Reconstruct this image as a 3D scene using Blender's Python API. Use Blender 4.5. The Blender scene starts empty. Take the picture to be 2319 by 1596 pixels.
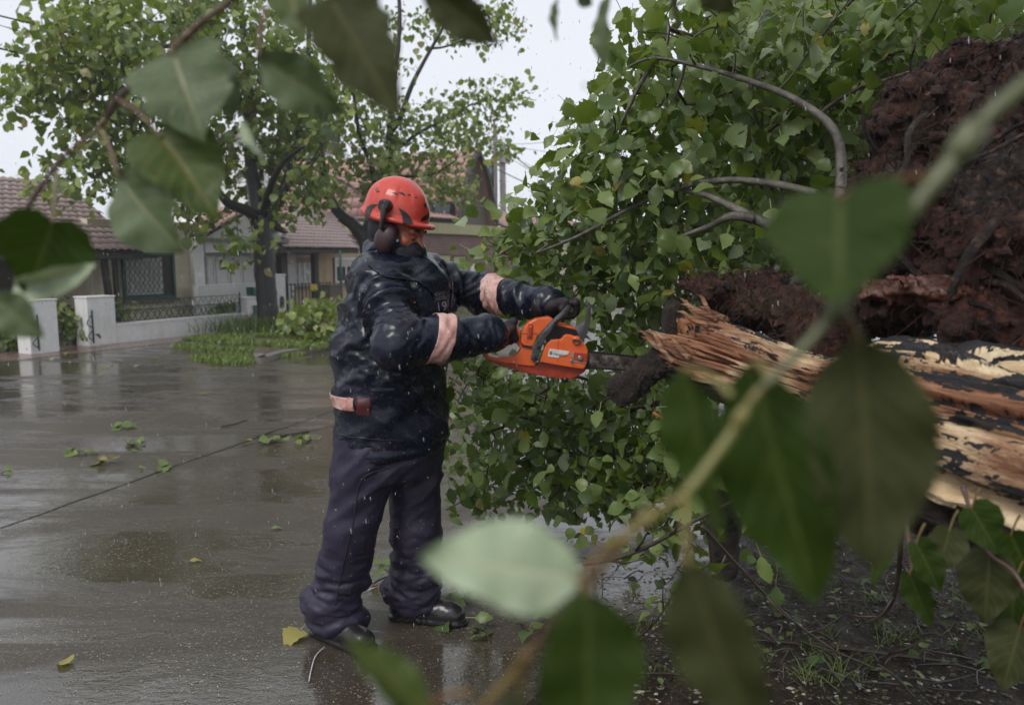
import bpy, bmesh, math, random
import numpy as np
from mathutils import Vector, Matrix
from mathutils.bvhtree import BVHTree

random.seed(11)
RNG = np.random.default_rng(11)
SC = bpy.context.scene
COL = SC.collection
R = math.radians

# ------------------------------------------------------------------ camera
CAM_H, PITCH, LENS = 1.55, R(7.0), 28.0
cam_data = bpy.data.cameras.new('camera')
cam = bpy.data.objects.new('camera', cam_data)
COL.objects.link(cam)
cam.location = (0, 0, CAM_H)
cam.rotation_euler = (R(90) - PITCH, 0, 0)
cam_data.lens = LENS
cam_data.sensor_width = 36.0
cam_data.clip_start = 0.02
cam_data.clip_end = 2000
cam_data.dof.use_dof = True
cam_data.dof.focus_distance = 3.0
cam_data.dof.aperture_fstop = 3.4
SC.camera = cam

# ------------------------------------------------------------------ world, sun, exposure
SUN_EL, SUN_AZ = R(48), R(215)          # azimuth clockwise from +Y: behind the camera, to the left
world = bpy.data.worlds.new("World")
SC.world = world
world.use_nodes = True
wt = world.node_tree
wt.nodes.clear()
w_out = wt.nodes.new('ShaderNodeOutputWorld')
w_bg = wt.nodes.new('ShaderNodeBackground')
w_bg.inputs['Strength'].default_value = 0.1
w_sky = wt.nodes.new('ShaderNodeTexSky')
w_sky.sky_type = 'NISHITA'
w_sky.sun_disc = False
w_sky.sun_elevation = SUN_EL
w_sky.sun_rotation = SUN_AZ
w_hsv = wt.nodes.new('ShaderNodeHueSaturation')
w_hsv.inputs['Saturation'].default_value = 0.25
w_mix = wt.nodes.new('ShaderNodeMix')
w_mix.data_type = 'RGBA'
w_mix.inputs[0].default_value = 0.86          # closed cloud cover over the clear sky
w_mix.inputs[7].default_value = (7.2, 7.5, 8.15, 1)
wt.links.new(w_sky.outputs[0], w_hsv.inputs['Color'])
wt.links.new(w_hsv.outputs[0], w_mix.inputs[6])
wt.links.new(w_mix.outputs[2], w_bg.inputs['Color'])
wt.links.new(w_bg.outputs[0], w_out.inputs['Surface'])

sun_data = bpy.data.lights.new('sun', 'SUN')
sun_data.energy = 1.5
sun_data.angle = R(24)
sun_data.color = (1.0, 0.97, 0.92)
sun = bpy.data.objects.new('sun', sun_data)
COL.objects.link(sun)
sun.location = (0, 0, 30)
_sd = Vector((math.sin(SUN_AZ) * math.cos(SUN_EL), math.cos(SUN_AZ) * math.cos(SUN_EL), math.sin(SUN_EL)))
sun.rotation_euler = (-_sd).to_track_quat('-Z', 'Y').to_euler()

SC.view_settings.view_transform = 'Standard'
SC.view_settings.look = 'None'
SC.view_settings.exposure = 0.36
SC.view_settings.gamma = 1.0
SC.view_settings.use_curve_mapping = False
SC.render.engine = 'CYCLES'
SC.cycles.use_denoising = True
SC.cycles.max_bounces = 6
SC.cycles.diffuse_bounces = 3
SC.cycles.glossy_bounces = 3
SC.cycles.transmission_bounces = 4
SC.cycles.volume_bounces = 0
SC.cycles.caustics_reflective = False
SC.cycles.caustics_refractive = False

# ------------------------------------------------------------------ picture -> place helpers (units: a 2319 x 1596 view of the photograph)
FPX, CX, CY = 2319 * LENS / 36.0, 1159.5, 798.0
_cp, _sp = math.cos(PITCH), math.sin(PITCH)

def ray(px, py):
    a, b = px - CX, CY - py
    return Vector((a, b * _sp + FPX * _cp, b * _cp - FPX * _sp))

def P(px, py, y):                       # the point seen at (px, py) that lies y metres in front
    d = ray(px, py)
    k = y / d.y
    return Vector((d.x * k, y, CAM_H + d.z * k))

def G(px, py, z=0.0):                   # the ground point seen at (px, py)
    d = ray(px, py)
    k = (z - CAM_H) / d.z
    return Vector((d.x * k, d.y * k, z))

_v = ray(2150, 577)
U = Vector((_v.x, _v.y, 0)).normalized()        # along the street
N = Vector((-U.y, U.x, 0))                      # across the street, towards the houses

def st(s, t, z=0.0):
    return U * s + N * t + Vector((0, 0, z))

def on(px, py, t):                      # (s, z) where the ray meets the upright plane at distance t across the street
    d = ray(px, py)
    k = t / (d.x * N.x + d.y * N.y)
    p = Vector((d.x * k, d.y * k, 0))
    return p.dot(U), CAM_H + d.z * k

def depth_px(p):                        # pixels per metre at a point
    y = (p[1] * _cp - (p[2] - CAM_H) * _sp)
    return FPX / max(y, 0.05)

# ------------------------------------------------------------------ object helpers
def put(o, parent=None, **props):
    COL.objects.link(o)
    if parent is not None:
        o.parent = parent
        if parent.type == 'EMPTY':
            o.matrix_parent_inverse = Matrix.Translation(-parent.location)
        elif parent.parent is None:
            o.matrix_parent_inverse = Matrix.Translation(-parent.location)
    for k, v in props.items():
        o[k] = v
    return o

def thing(name, label, cat, loc=(0, 0, 0), group=None):
    o = bpy.data.objects.new(name, None)
    o.empty_display_size = 0.1
    o.location = loc
    COL.objects.link(o)
    o['label'] = label
    o['category'] = cat
    if group:
        o['group'] = group
    return o

def mesh_obj(name, me, mats, parent=None, **props):
    for m in (mats if isinstance(mats, (list, tuple)) else [mats]):
        me.materials.append(m)
    o = bpy.data.objects.new(name, me)
    if parent is None and 'kind' not in props and len(me.vertices):
        co = np.empty(len(me.vertices) * 3, np.float32)
        me.vertices.foreach_get('co', co)
        co = co.reshape(-1, 3)
        c = np.array([(co[:, 0].min() + co[:, 0].max()) / 2, (co[:, 1].min() + co[:, 1].max()) / 2, co[:, 2].min()], np.float32)
        me.vertices.foreach_set('co', (co - c).ravel())
        o.location = c.tolist()
    return put(o, parent, **props)

def np_mesh(name, verts, faces, smooth=True, midx=None):
    """faces: (n,k) int array"""
    verts = np.asarray(verts, np.float32)
    faces = np.asarray(faces, np.int32)
    me = bpy.data.meshes.new(name)
    n, k = faces.shape
    me.vertices.add(len(verts))
    me.vertices.foreach_set('co', verts.ravel())
    me.loops.add(n * k)
    me.loops.foreach_set('vertex_index', faces.ravel())
    me.polygons.add(n)
    me.polygons.foreach_set('loop_start', np.arange(0, n * k, k, dtype=np.int32))
    me.polygons.foreach_set('use_smooth', np.full(n, smooth, bool))
    if midx is not None:
        me.polygons.foreach_set('material_index', np.asarray(midx, np.int32))
    me.update(calc_edges=True)
    me.validate()
    return me

class MB:
    """collects simple shapes into one mesh"""
    def __init__(self):
        self.v, self.f, self.m, self.s = [], [], [], []
        self.mi = 0
    def face(self, pts, smooth=False):
        i = len(self.v)
        self.v += [tuple(p) for p in pts]
        self.f.append(tuple(range(i, i + len(pts))))
        self.m.append(self.mi); self.s.append(smooth)
    def box8(self, p):                  # 4 bottom then 4 top corners, counter-clockwise from above
        i = len(self.v)
        self.v += [tuple(q) for q in p]
        for f in ((3, 2, 1, 0), (4, 5, 6, 7), (0, 1, 5, 4), (1, 2, 6, 5), (2, 3, 7, 6), (3, 0, 4, 7)):
            self.f.append(tuple(i + k for k in f)); self.m.append(self.mi); self.s.append(False)
    def stbox(self, s0, s1, t0, t1, z0, z1):
        self.box8([st(s0, t0, z0), st(s1, t0, z0), st(s1, t1, z0), st(s0, t1, z0),
                   st(s0, t0, z1), st(s1, t0, z1), st(s1, t1, z1), st(s0, t1, z1)])
    def bar(self, a, b, w, h=None, up=Vector((0, 0, 1))):
        a, b = Vector(a), Vector(b)
        h = h or w
        d = (b - a).normalized()
        x = d.cross(up)
        if x.length < 1e-4:
            x = d.cross(Vector((0, 1, 0)))
        x.normalize(); y = x.cross(d).normalized()
        q = [(-1, -1), (1, -1), (1, 1), (-1, 1)]
        self.box8([a + x * (w / 2 * i) + y * (h / 2 * j) for i, j in q] + [b + x * (w / 2 * i) + y * (h / 2 * j) for i, j in q])
    def tube(self, pts, rad, n=8, cap=True, wob=0.0):
        pts = [Vector(p) for p in pts]
        if not hasattr(rad, '__len__'):
            rad = [rad] * len(pts)
        base = len(self.v)
        ref = None
        for i, p in enumerate(pts):
            d = (pts[min(i + 1, len(pts) - 1)] - pts[max(i - 1, 0)])
            if d.length < 1e-9:
                d = Vector((0, 0, 1))
            d.normalize()
            if ref is None:
                ref = d.orthogonal().normalized()
            ref = (ref - d * ref.dot(d))
            if ref.length < 1e-6:
                ref = d.orthogonal()
            ref.normalize()
            y = d.cross(ref)
            for k in range(n):
                a = 2 * math.pi * k / n
                r = rad[i] * (1 + (wob * (random.random() - 0.5) if wob else 0))
                self.v.append(tuple(p + ref * (math.cos(a) * r) + y * (math.sin(a) * r)))
        for i in range(len(pts) - 1):
            for k in range(n):
                a, b = base + i * n + k, base + i * n + (k + 1) % n
                self.f.append((a, b, b + n, a + n)); self.m.append(self.mi); self.s.append(True)
        if cap:
            self.f.append(tuple(base + k for k in range(n))[::-1]); self.m.append(self.mi); self.s.append(False)
            e = base + (len(pts) - 1) * n
            self.f.append(tuple(e + k for k in range(n))); self.m.append(self.mi); self.s.append(False)
    def build(self, name, mats, parent=None, **props):
        me = bpy.data.meshes.new(name)
        me.from_pydata(self.v, [], self.f)
        me.polygons.foreach_set('material_index', self.m)
        me.polygons.foreach_set('use_smooth', self.s)
        me.update()
        return mesh_obj(name, me, mats, parent, **props)

def bev(o, w=0.004, seg=2, ang=35):
    m = o.modifiers.new('bevel', 'BEVEL')
    m.width = w; m.segments = seg; m.limit_method = 'ANGLE'; m.angle_limit = R(ang)
    m.harden_normals = False
    return o

def smooth_path(pts, n=6):
    """Catmull-Rom"""
    pts = [Vector(p) for p in pts]
    out = []
    for i in range(len(pts) - 1):
        p0, p1, p2, p3 = pts[max(i - 1, 0)], pts[i], pts[i + 1], pts[min(i + 2, len(pts) - 1)]
        for k in range(n):
            t = k / n
            out.append(0.5 * ((2 * p1) + (p2 - p0) * t + (2 * p0 - 5 * p1 + 4 * p2 - p3) * t * t + (3 * p1 - p0 - 3 * p2 + p3) * t ** 3))
    out.append(pts[-1])
    return out

def lerp_list(a, n):
    x = np.linspace(0, len(a) - 1, n)
    return np.interp(x, np.arange(len(a)), a).tolist()

# ------------------------------------------------------------------ value noise on arrays
def _hash(i, j, k, seed):
    h = (i * 374761393 + j * 668265263 + k * 2147483647 + seed * 1274126177) & 0xFFFFFFFF
    h = ((h ^ (h >> 13)) * 1274126177) & 0xFFFFFFFF
    h = (h ^ (h >> 16)) & 0xFFFF
    return h.astype(np.float64) / 32767.5 - 1.0

def vnoise(p, seed=0):
    p = np.asarray(p, np.float64)
    i = np.floor(p).astype(np.int64)
    f = p - i
    f = f * f * f * (f * (f * 6 - 15) + 10)
    o = 0
    for a in (0, 1):
        for b in (0, 1):
            for c in (0, 1):
                w = (f[..., 0] if a else 1 - f[..., 0]) * (f[..., 1] if b else 1 - f[..., 1]) * (f[..., 2] if c else 1 - f[..., 2])
                o = o + w * _hash(i[..., 0] + a, i[..., 1] + b, i[..., 2] + c, seed)
    return o

def fbm(p, octv=4, seed=0, gain=0.5, lac=2.0):
    a, s, o = 1.0, 0.0, 0
    p = np.asarray(p, np.float64)
    for k in range(octv):
        o = o + a * vnoise(p, seed + k * 7)
        s += a; a *= gain; p = p * lac + 3.1
    return o / s

# ------------------------------------------------------------------ distance fields -> smooth surfaces
def surface_nets(f, org, h):
    s = f < 0
    nx, ny, nz = f.shape
    cnt = np.zeros((nx - 1, ny - 1, nz - 1), np.int32)
    for a in (0, 1):
        for b in (0, 1):
            for c in (0, 1):
                cnt += s[a:nx - 1 + a, b:ny - 1 + b, c:nz - 1 + c]
    act = (cnt > 0) & (cnt < 8)
    ids = -np.ones(act.shape, np.int64)
    I = np.argwhere(act)
    ids[act] = np.arange(len(I))
    acc = np.zeros((len(I), 3)); num = np.zeros(len(I))
    corners = [(a, b, c) for a in (0, 1) for b in (0, 1) for c in (0, 1)]
    for c0 in corners:
        for ax in range(3):
            if c0[ax] == 0:
                c1 = list(c0); c1[ax] = 1
                v0 = f[I[:, 0] + c0[0], I[:, 1] + c0[1], I[:, 2] + c0[2]]
                v1 = f[I[:, 0] + c1[0], I[:, 1] + c1[1], I[:, 2] + c1[2]]
                x = (v0 < 0) != (v1 < 0)
                t = v0[x] / (v0[x] - v1[x])
                pt = np.tile(np.array(c0, float), (x.sum(), 1))
                pt[:, ax] += t
                acc[x] += pt; num[x] += 1
    V = (I + acc / num[:, None]) * h + np.asarray(org)
    F = []
    for ax in range(3):
        o1, o2 = (ax + 1) % 3, (ax + 2) % 3
        sl0 = [slice(None)] * 3; sl1 = [slice(None)] * 3
        sl0[ax] = slice(0, -1); sl1[ax] = slice(1, None)
        A, B = s[tuple(sl0)], s[tuple(sl1)]
        E = np.argwhere(A != B)
        ok = (E[:, o1] > 0) & (E[:, o2] > 0) & (E[:, o1] < f.shape[o1] - 1) & (E[:, o2] < f.shape[o2] - 1)
        E = E[ok]
        q = []
        for d1, d2 in ((-1, -1), (0, -1), (0, 0), (-1, 0)):
            c = E.copy(); c[:, o1] += d1; c[:, o2] += d2
            q.append(ids[c[:, 0], c[:, 1], c[:, 2]])
        q = np.stack(q, 1)
        flip = ~A[E[:, 0], E[:, 1], E[:, 2]]
        q[flip] = q[flip][:, ::-1]
        F.append(q)
    return V, np.concatenate(F)

def smin(a, b, k):
    h = np.clip(0.5 + 0.5 * (b - a) / k, 0, 1)
    return b + (a - b) * h - k * h * (1 - h)

def cap(p, a, b, r0, r1, flat=None, k=1.0):
    """tapered capsule; flat = unit direction squeezed by k"""
    a, b = np.array(a, float), np.array(b, float)
    ab = b - a
    t = np.clip(((p - a) @ ab) / max(ab @ ab, 1e-12), 0, 1)
    q = p - a - t[..., None] * ab
    if flat is not None:
        w = np.array(flat, float); w /= np.linalg.norm(w)
        q = q + (1 / k - 1) * (q @ w)[..., None] * w
    return np.sqrt((q * q).sum(-1)) - (r0 + (r1 - r0) * t)

def ell(p, c, ax, M=None):
    q = p - np.array(c, float)
    if M is not None:
        q = q @ np.array(M).T
    ax = np.array(ax, float)
    k0 = np.sqrt(((q / ax) ** 2).sum(-1)); k1 = np.sqrt(((q / ax ** 2) ** 2).sum(-1))
    return k0 * (k0 - 1) / np.maximum(k1, 1e-9)

def field_mesh(fn, lo, hi, h):
    lo, hi = np.array(lo, float), np.array(hi, float)
    n = np.ceil((hi - lo) / h).astype(int) + 1
    g = np.stack(np.meshgrid(*[lo[i] + h * np.arange(n[i]) for i in range(3)], indexing='ij'), -1)
    return surface_nets(fn(g), lo, h)

def vnormals(V, F):
    a = V[F[:, 2]] - V[F[:, 0]]; b = V[F[:, 3]] - V[F[:, 1]]
    fn = np.cross(a, b)
    n = np.zeros_like(V)
    for k in range(4):
        np.add.at(n, F[:, k], fn)
    return n / np.maximum(np.linalg.norm(n, axis=1, keepdims=True), 1e-12)

def relax(V, F, it=2, lam=0.5):
    e = np.concatenate([F[:, [0, 1]], F[:, [1, 2]], F[:, [2, 3]], F[:, [3, 0]]])
    for _ in range(it):
        s = np.zeros_like(V); c = np.zeros(len(V))
        np.add.at(s, e[:, 0], V[e[:, 1]]); np.add.at(s, e[:, 1], V[e[:, 0]])
        np.add.at(c, e[:, 0], 1); np.add.at(c, e[:, 1], 1)
        V = V + lam * (s / np.maximum(c, 1)[:, None] - V)
    return V

# ------------------------------------------------------------------ materials
class NT:
    def __init__(self, name):
        self.mat = bpy.data.materials.new(name)
        self.mat.use_nodes = True
        self.t = self.mat.node_tree
        self.b = self.t.nodes['Principled BSDF']
        self.out = self.t.nodes['Material Output']
    def n(self, kind, **kw):
        x = self.t.nodes.new('ShaderNode' + kind)
        for k, v in kw.items():
            if k in x.inputs:
                x.inputs[k].default_value = v
            else:
                setattr(x, k, v)
        return x
    def l(self, a, b):
        self.t.links.new(a, b)
    def tex(self, space='Object', scale=(1, 1, 1), rot=(0, 0, 0)):
        c = self.n('TexCoord'); m = self.n('Mapping')
        m.inputs['Scale'].default_value = scale
        m.inputs['Rotation'].default_value = rot
        self.l(c.outputs[space], m.inputs[0])
        return m.outputs[0]
    def noise(self, vec, scale, detail=4, rough=0.55, dist=0.0):
        x = self.n('TexNoise', Scale=scale, Detail=detail, Roughness=rough, Distortion=dist)
        self.l(vec, x.inputs['Vector'])
        return x.outputs[0]
    def ramp(self, fac, stops, interp='LINEAR'):
        x = self.n('ValToRGB')
        x.color_ramp.interpolation = interp
        e = x.color_ramp.elements
        while len(e) < len(stops):
            e.new(0.5)
        for i, (p, c) in enumerate(stops):
            e[i].position = p
            e[i].color = (c, c, c, 1) if not hasattr(c, '__len__') else tuple(c) + (1,) * (4 - len(c))
        self.l(fac, x.inputs[0])
        return x.outputs[0]
    def mix(self, fac, a, b, mode='MIX'):
        x = self.n('Mix', data_type='RGBA', blend_type=mode)
        for sock, v in ((x.inputs[0], fac), (x.inputs[6], a), (x.inputs[7], b)):
            if isinstance(v, bpy.types.NodeSocket):
                self.l(v, sock)
            elif hasattr(v, '__len__'):
                sock.default_value = tuple(v) + (1,) * (4 - len(v))
            else:
                sock.default_value = v
        return x.outputs[2]
    def math(self, op, a, b=0.0, c=0.0):
        x = self.n('Math', operation=op)
        for sock, v in zip(x.inputs, (a, b, c)):
            if isinstance(v, bpy.types.NodeSocket):
                self.l(v, sock)
            else:
                sock.default_value = v
        return x.outputs[0]
    def bump(self, h, strength=0.4, dist=0.01, normal=None):
        x = self.n('Bump', Strength=strength, Distance=dist)
        self.l(h, x.inputs['Height'])
        if normal is not None:
            self.l(normal, x.inputs['Normal'])
        return x.outputs[0]
    def set(self, **kw):
        for k, v in kw.items():
            s = self.b.inputs[k.replace('_', ' ')]
            if isinstance(v, bpy.types.NodeSocket):
                self.l(v, s)
            elif hasattr(v, '__len__'):
                s.default_value = tuple(v) + (1,) * (len(s.default_value) - len(v))
            else:
                s.default_value = v
        return self.mat

def simple(name, col, rough=0.5, var=0.25, scale=20, bump=0.0, bscale=60, metal=0.0, space='Object', spec=0.5, coat=0.0):
    m = NT(name)
    v = m.tex(space)
    nz = m.noise(v, scale, 5)
    dark = tuple(c * (1 - var) for c in col); lite = tuple(min(1, c * (1 + var)) for c in col)
    c = m.ramp(nz, [(0.3, dark), (0.7, lite)])
    kw = dict(Base_Color=c, Roughness=m.ramp(m.noise(v, scale * 2, 3), [(0.3, max(0, rough - 0.1)), (0.7, min(1, rough + 0.1))]), Metallic=metal, Specular_IOR_Level=spec)
    if coat:
        kw['Coat_Weight'] = coat; kw['Coat_Roughness'] = 0.08
    if bump:
        kw['Normal'] = m.bump(m.noise(v, bscale, 5), bump, 0.01)
    return m.set(**kw)
# ================================================================== the setting
def mat_road():
    m = NT('wet_asphalt')
    v = m.tex()
    ang = math.atan2(U.y, U.x)
    vs = m.tex('Object', (0.30, 1.0, 1.0), (0, 0, -ang))          # flow streaks along the street
    puddle = m.ramp(m.noise(vs, 1.5, 6, 0.66, 0.9), [(0.42, 0.0), (0.53, 1.0)])
    grain = m.noise(v, 150, 3, 0.7)
    base = m.ramp(m.noise(v, 1.6, 5, 0.6), [(0.25, (0.024, 0.019, 0.015)), (0.75, (0.078, 0.060, 0.040))])
    base = m.mix(0.6, base, m.ramp(grain, [(0.35, (0.014, 0.012, 0.010)), (0.65, (0.105, 0.088, 0.064))]))
    speck = m.ramp(m.noise(v, 62, 2, 0.85), [(0.60, 0.0), (0.66, 1.0)])
    speck = m.math('MULTIPLY', speck, m.ramp(m.noise(v, 2.1, 3), [(0.40, 0.06), (0.62, 0.6)]))
    base = m.mix(speck, base, (0.42, 0.37, 0.29))
    rough = m.mix(puddle, (0.42,) * 3, (0.02,) * 3)
    # rain rings and wind ripples on the film of water
    vor = m.n('TexVoronoi', Scale=7.0); m.l(v, vor.inputs['Vector'])
    d = vor.outputs['Distance']
    ring = m.math('MULTIPLY', m.math('SINE', m.math('MULTIPLY', d, 78.0)), m.ramp(d, [(0.0, 1.0), (0.42, 0.0)]))
    rip = m.noise(m.tex('Object', (9.0, 24.0, 1.0), (0, 0, -ang * 0.6)), 1.0, 3, 0.6, 0.8)
    rip2 = m.noise(m.tex('Object', (30.0, 55.0, 1.0), (0, 0, 0.2)), 1.0, 2, 0.6, 1.0)
    h = m.math('ADD', m.math('MULTIPLY', rip, 1.0), m.math('ADD', m.math('MULTIPLY', rip2, 0.5), m.math('MULTIPLY', ring, 0.16)))
    b1 = m.bump(h, 0.30, 0.010)
    b2 = m.bump(grain, 0.30, 0.004, b1)
    n = m.n('Mix', data_type='VECTOR')
    m.l(puddle, n.inputs[0]); m.l(b2, n.inputs[4]); m.l(m.bump(h, 0.30, 0.0042), n.inputs[5])
    return m.set(Base_Color=base, Roughness=rough, Normal=n.outputs[1], IOR=1.6, Specular_IOR_Level=m.mix(puddle, (0.30,) * 3, (1.0,) * 3))

def mat_soil():
    m = NT('wet_soil')
    v = m.tex()
    c = m.ramp(m.noise(v, 9, 7, 0.7), [(0.3, (0.008, 0.005, 0.0035)), (0.55, (0.028, 0.018, 0.011)), (0.75, (0.065, 0.045, 0.029))])
    sp = m.ramp(m.noise(v, 70, 2, 0.8), [(0.62, 0.0), (0.68, 0.8)])
    c = m.mix(sp, c, (0.22, 0.18, 0.14))
    return m.set(Base_Color=c, Roughness=m.ramp(m.noise(v, 14, 3), [(0.35, 0.25), (0.6, 0.7)]), Specular_IOR_Level=.18, Normal=m.bump(m.noise(v, 45, 6, 0.7), 0.9, 0.02))

def mat_wall(name, col, stain=(0.12, 0.11, 0.09), amt=0.6, rough=0.75):
    m = NT(name)
    v = m.tex()
    big = m.noise(v, 1.3, 6, 0.65)
    drip = m.noise(m.tex('Object', (6, 6, 0.7)), 1.0, 5, 0.65)
    f = m.math('MULTIPLY', m.ramp(big, [(0.42, 0.0), (0.75, 1.0)]), m.ramp(drip, [(0.40, 0.0), (0.72, amt)]))
    c = m.mix(f, m.ramp(m.noise(v, 14, 5), [(0.3, tuple(x * 0.86 for x in col)), (0.7, col)]), stain)
    return m.set(Base_Color=c, Roughness=rough, Normal=m.bump(m.noise(v, 38, 6), 0.35, 0.015))

M_ROAD = mat_road()
M_SOIL = mat_soil()
M_GROUND = simple('damp_ground', (0.09, 0.085, 0.07), 0.5, 0.4, 0.8, 0.3, 20)
M_KERB = mat_wall('wet_concrete', (0.20, 0.185, 0.165), (0.06, 0.05, 0.04), 0.7, 0.35)
M_PATH = simple('wet_red_paving', (0.16, 0.105, 0.09), 0.22, 0.4, 5, 0.4, 50)
M_WHITE = mat_wall('white_render', (0.74, 0.74, 0.73), (0.36, 0.34, 0.29), 0.75)
M_WHITE2 = mat_wall('clean_white_paint', (0.80, 0.79, 0.77), (0.42, 0.38, 0.33), 0.45, 0.5)
M_BEIGE = mat_wall('beige_render', (0.70, 0.63, 0.47), (0.17, 0.15, 0.11), 0.8)
M_TAN = mat_wall('tan_render', (0.58, 0.45, 0.28), (0.12, 0.09, 0.06), 0.7)
M_OLIVE = mat_wall('olive_render', (0.46, 0.45, 0.24), (0.1, 0.1, 0.06), 0.6)
M_DARKWALL = mat_wall('dark_and_shaded_render', (0.16, 0.14, 0.11), (0.05, 0.045, 0.04), 0.5)  # dark masonry; shade of porch and gable recess is put into this colour
M_IRON = simple('green_black_iron', (0.016, 0.035, 0.03), 0.4, 0.3, 30)
M_IRONW = simple('painted_white_iron', (0.55, 0.53, 0.5), 0.5, 0.15, 30)
M_GREENP = simple('green_painted_metal', (0.015, 0.085, 0.06), 0.4, 0.2, 12)
M_TIMBER = simple('dark_timber', (0.035, 0.028, 0.024), 0.6, 0.4, 14, 0.4, 60)
M_SHUT = simple('white_shutter', (0.72, 0.70, 0.68), 0.5, 0.08, 10)
M_CURT = simple('pale_curtain', (0.60, 0.61, 0.60), 0.8, 0.25, 9)
M_GLASS = simple('dark_window_glass', (0.02, 0.024, 0.028), 0.06, 0.3, 4)
M_YEL = simple('yellow_plastic', (0.62, 0.42, 0.05), 0.4, 0.1, 8)

def mat_tile(name, lo, hi, red):
    m = NT(name)
    v = m.tex()
    oi = m.n('ObjectInfo')
    x = m.noise(v, 4.5, 5, 0.7)
    c = m.ramp(x, [(0.25, lo), (0.55, hi), (0.8, red)])
    c = m.mix(m.ramp(m.noise(v, 28, 3, 0.7), [(0.5, 0.0), (0.75, 0.55)]), c, (0.055, 0.045, 0.042))
    return m.set(Base_Color=c, Roughness=0.42, Normal=m.bump(m.noise(v, 60, 4), 0.25, 0.01))

M_TILE = mat_tile('weathered_clay_tile', (0.21, 0.165, 0.160), (0.33, 0.245, 0.235), (0.40, 0.235, 0.20))
M_TILE2 = mat_tile('red_clay_tile', (0.34, 0.19, 0.165), (0.44, 0.255, 0.22), (0.46, 0.24, 0.195))

def mat_brick():
    m = NT('red_brick_masonry')
    v = m.tex('UV')
    b = m.n('TexBrick', Scale=1.0)
    b.inputs['Color1'].default_value = (0.24, 0.095, 0.065, 1); b.inputs['Color2'].default_value = (0.16, 0.07, 0.055, 1)
    b.inputs['Mortar'].default_value = (0.25, 0.22, 0.19, 1)
    b.inputs['Mortar Size'].default_value = 0.012; b.inputs['Brick Width'].default_value = 0.24; b.inputs['Row Height'].default_value = 0.075
    m.l(v, b.inputs['Vector'])
    c = m.mix(m.ramp(m.noise(v, 2, 4), [(0.4, 0.0), (0.8, 0.6)]), b.outputs[0], (0.07, 0.055, 0.05))
    return m.set(Base_Color=c, Roughness=0.7, Normal=m.bump(b.outputs['Fac'], -0.5, 0.01))
M_BRICK = mat_brick()

# ---- ground, road, path, kerb -------------------------------------------------
mb = MB(); mb.face([(-700, -700, -0.012), (700, -700, -0.012), (700, 900, -0.012), (-700, 900, -0.012)])
mb.build('ground', M_GROUND, kind='structure')
KT = 8.86
def ground_poly(name, pts, z, mat):
    mb = MB(); mb.face([(p[0], p[1], z) for p in pts]); return mb.build(name, mat, kind='structure')
ground_poly('road', [st(-60, -2.2), st(120, -2.2), st(120, KT), st(9.9, KT), st(9.9, 10.5), st(9.6, 12.0), st(-60, 12.0)], 0.0, M_ROAD)
ground_poly('path', [st(-60, 12.004), st(11.3, 12.004), st(11.3, 14.0), st(-60, 14.0)], 0.004, M_PATH)
# tar joints across the slabs of the road
M_TAR = simple('tar_joint', (0.018, 0.017, 0.018), 0.18, 0.3, 20)
for a, b, w in (((0, 1195), (760, 928), 0.022), ((500, 1020), (1150, 880), 0.016), ((-250, 940), (330, 851), 0.02)):
    p, q = G(*a), G(*b)
    pts = [p.lerp(q, k / 24) for k in range(25)]
    d = (q - p).normalized(); nn = Vector((-d.y, d.x, 0))
    mb = MB()
    off = [nn * (0.012 * float(fbm(np.array([[k * 0.6, w * 50, 0.3]]), 3)[0])) for k in range(25)]
    ww = [w * (0.6 + 0.5 * random.random()) for k in range(25)]
    for k in range(24):
        mb.face([pts[k] + off[k] - nn * ww[k] / 2 + Vector((0, 0, .004)), pts[k + 1] + off[k + 1] - nn * ww[k + 1] / 2 + Vector((0, 0, .004)),
                 pts[k + 1] + off[k + 1] + nn * ww[k + 1] / 2 + Vector((0, 0, .004)), pts[k] + off[k] + nn * ww[k] / 2 + Vector((0, 0, .004))])
    mb.build('road_joint', M_TAR, kind='structure')

# verge slab with its kerb
VZ = 0.085
kerb_line = [G(574, 812), G(582, 822), G(602, 822), G(640, 809), st(9.6, KT), st(120, KT)]
kl = smooth_path(kerb_line[:5], 5) + [kerb_line[5]]
verge = kl + [st(120, 13.9), st(11.3, 13.0), st(11.0, 12.0), G(585, 785)]
ground_poly('verge', verge, VZ - 0.012, simple('wet_verge_earth', (0.085, 0.062, 0.045), 0.35, 0.5, 4, 0.5, 30))
ground_poly('pavement', [st(11.2, 12.0), st(120, 12.0), st(120, 13.8), st(11.2, 13.8)], VZ - 0.006, M_PATH)
mb = MB()
for i in range(len(kl) - 1):
    a, b = kl[i], kl[i + 1]
    d = (b - a).normalized(); nn = Vector((-d.y, d.x, 0)) * 0.14
    q = [a, b, b + nn, a + nn]
    nseg = max(1, int((b - a).length / 1.0))
    for k in range(nseg):
        p0, p1 = a.lerp(b, k / nseg), a.lerp(b, (k + 1) / nseg - 0.008 / (b - a).length)
        if nseg > 60 and k > 40:
            continue
        mb.box8([Vector((p.x, p.y, z)) for z in (-0.01, VZ) for p in (p0, p1, p1 + nn, p0 + nn)])
mb.build('kerb', M_KERB, kind='structure')

# ---- rain haze over the whole street: one closed box of thin pale air
mb = MB(); mb.box8([(-150, -60, -1.1), (150, -60, -1.1), (150, 190, -1.1), (-150, 190, -1.1), (-150, -60, 11.5), (150, -60, 11.5), (150, 190, 11.5), (-150, 190, 11.5)])
hz = NT('rain_haze'); hz.t.nodes.remove(hz.b)
_pv = hz.n('VolumePrincipled', Density=0.0017); _pv.inputs['Color'].default_value = (.90, .92, .95, 1)
hz.l(_pv.outputs[0], hz.out.inputs['Volume'])
mb.build('haze', hz.mat, kind='stuff')

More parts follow.
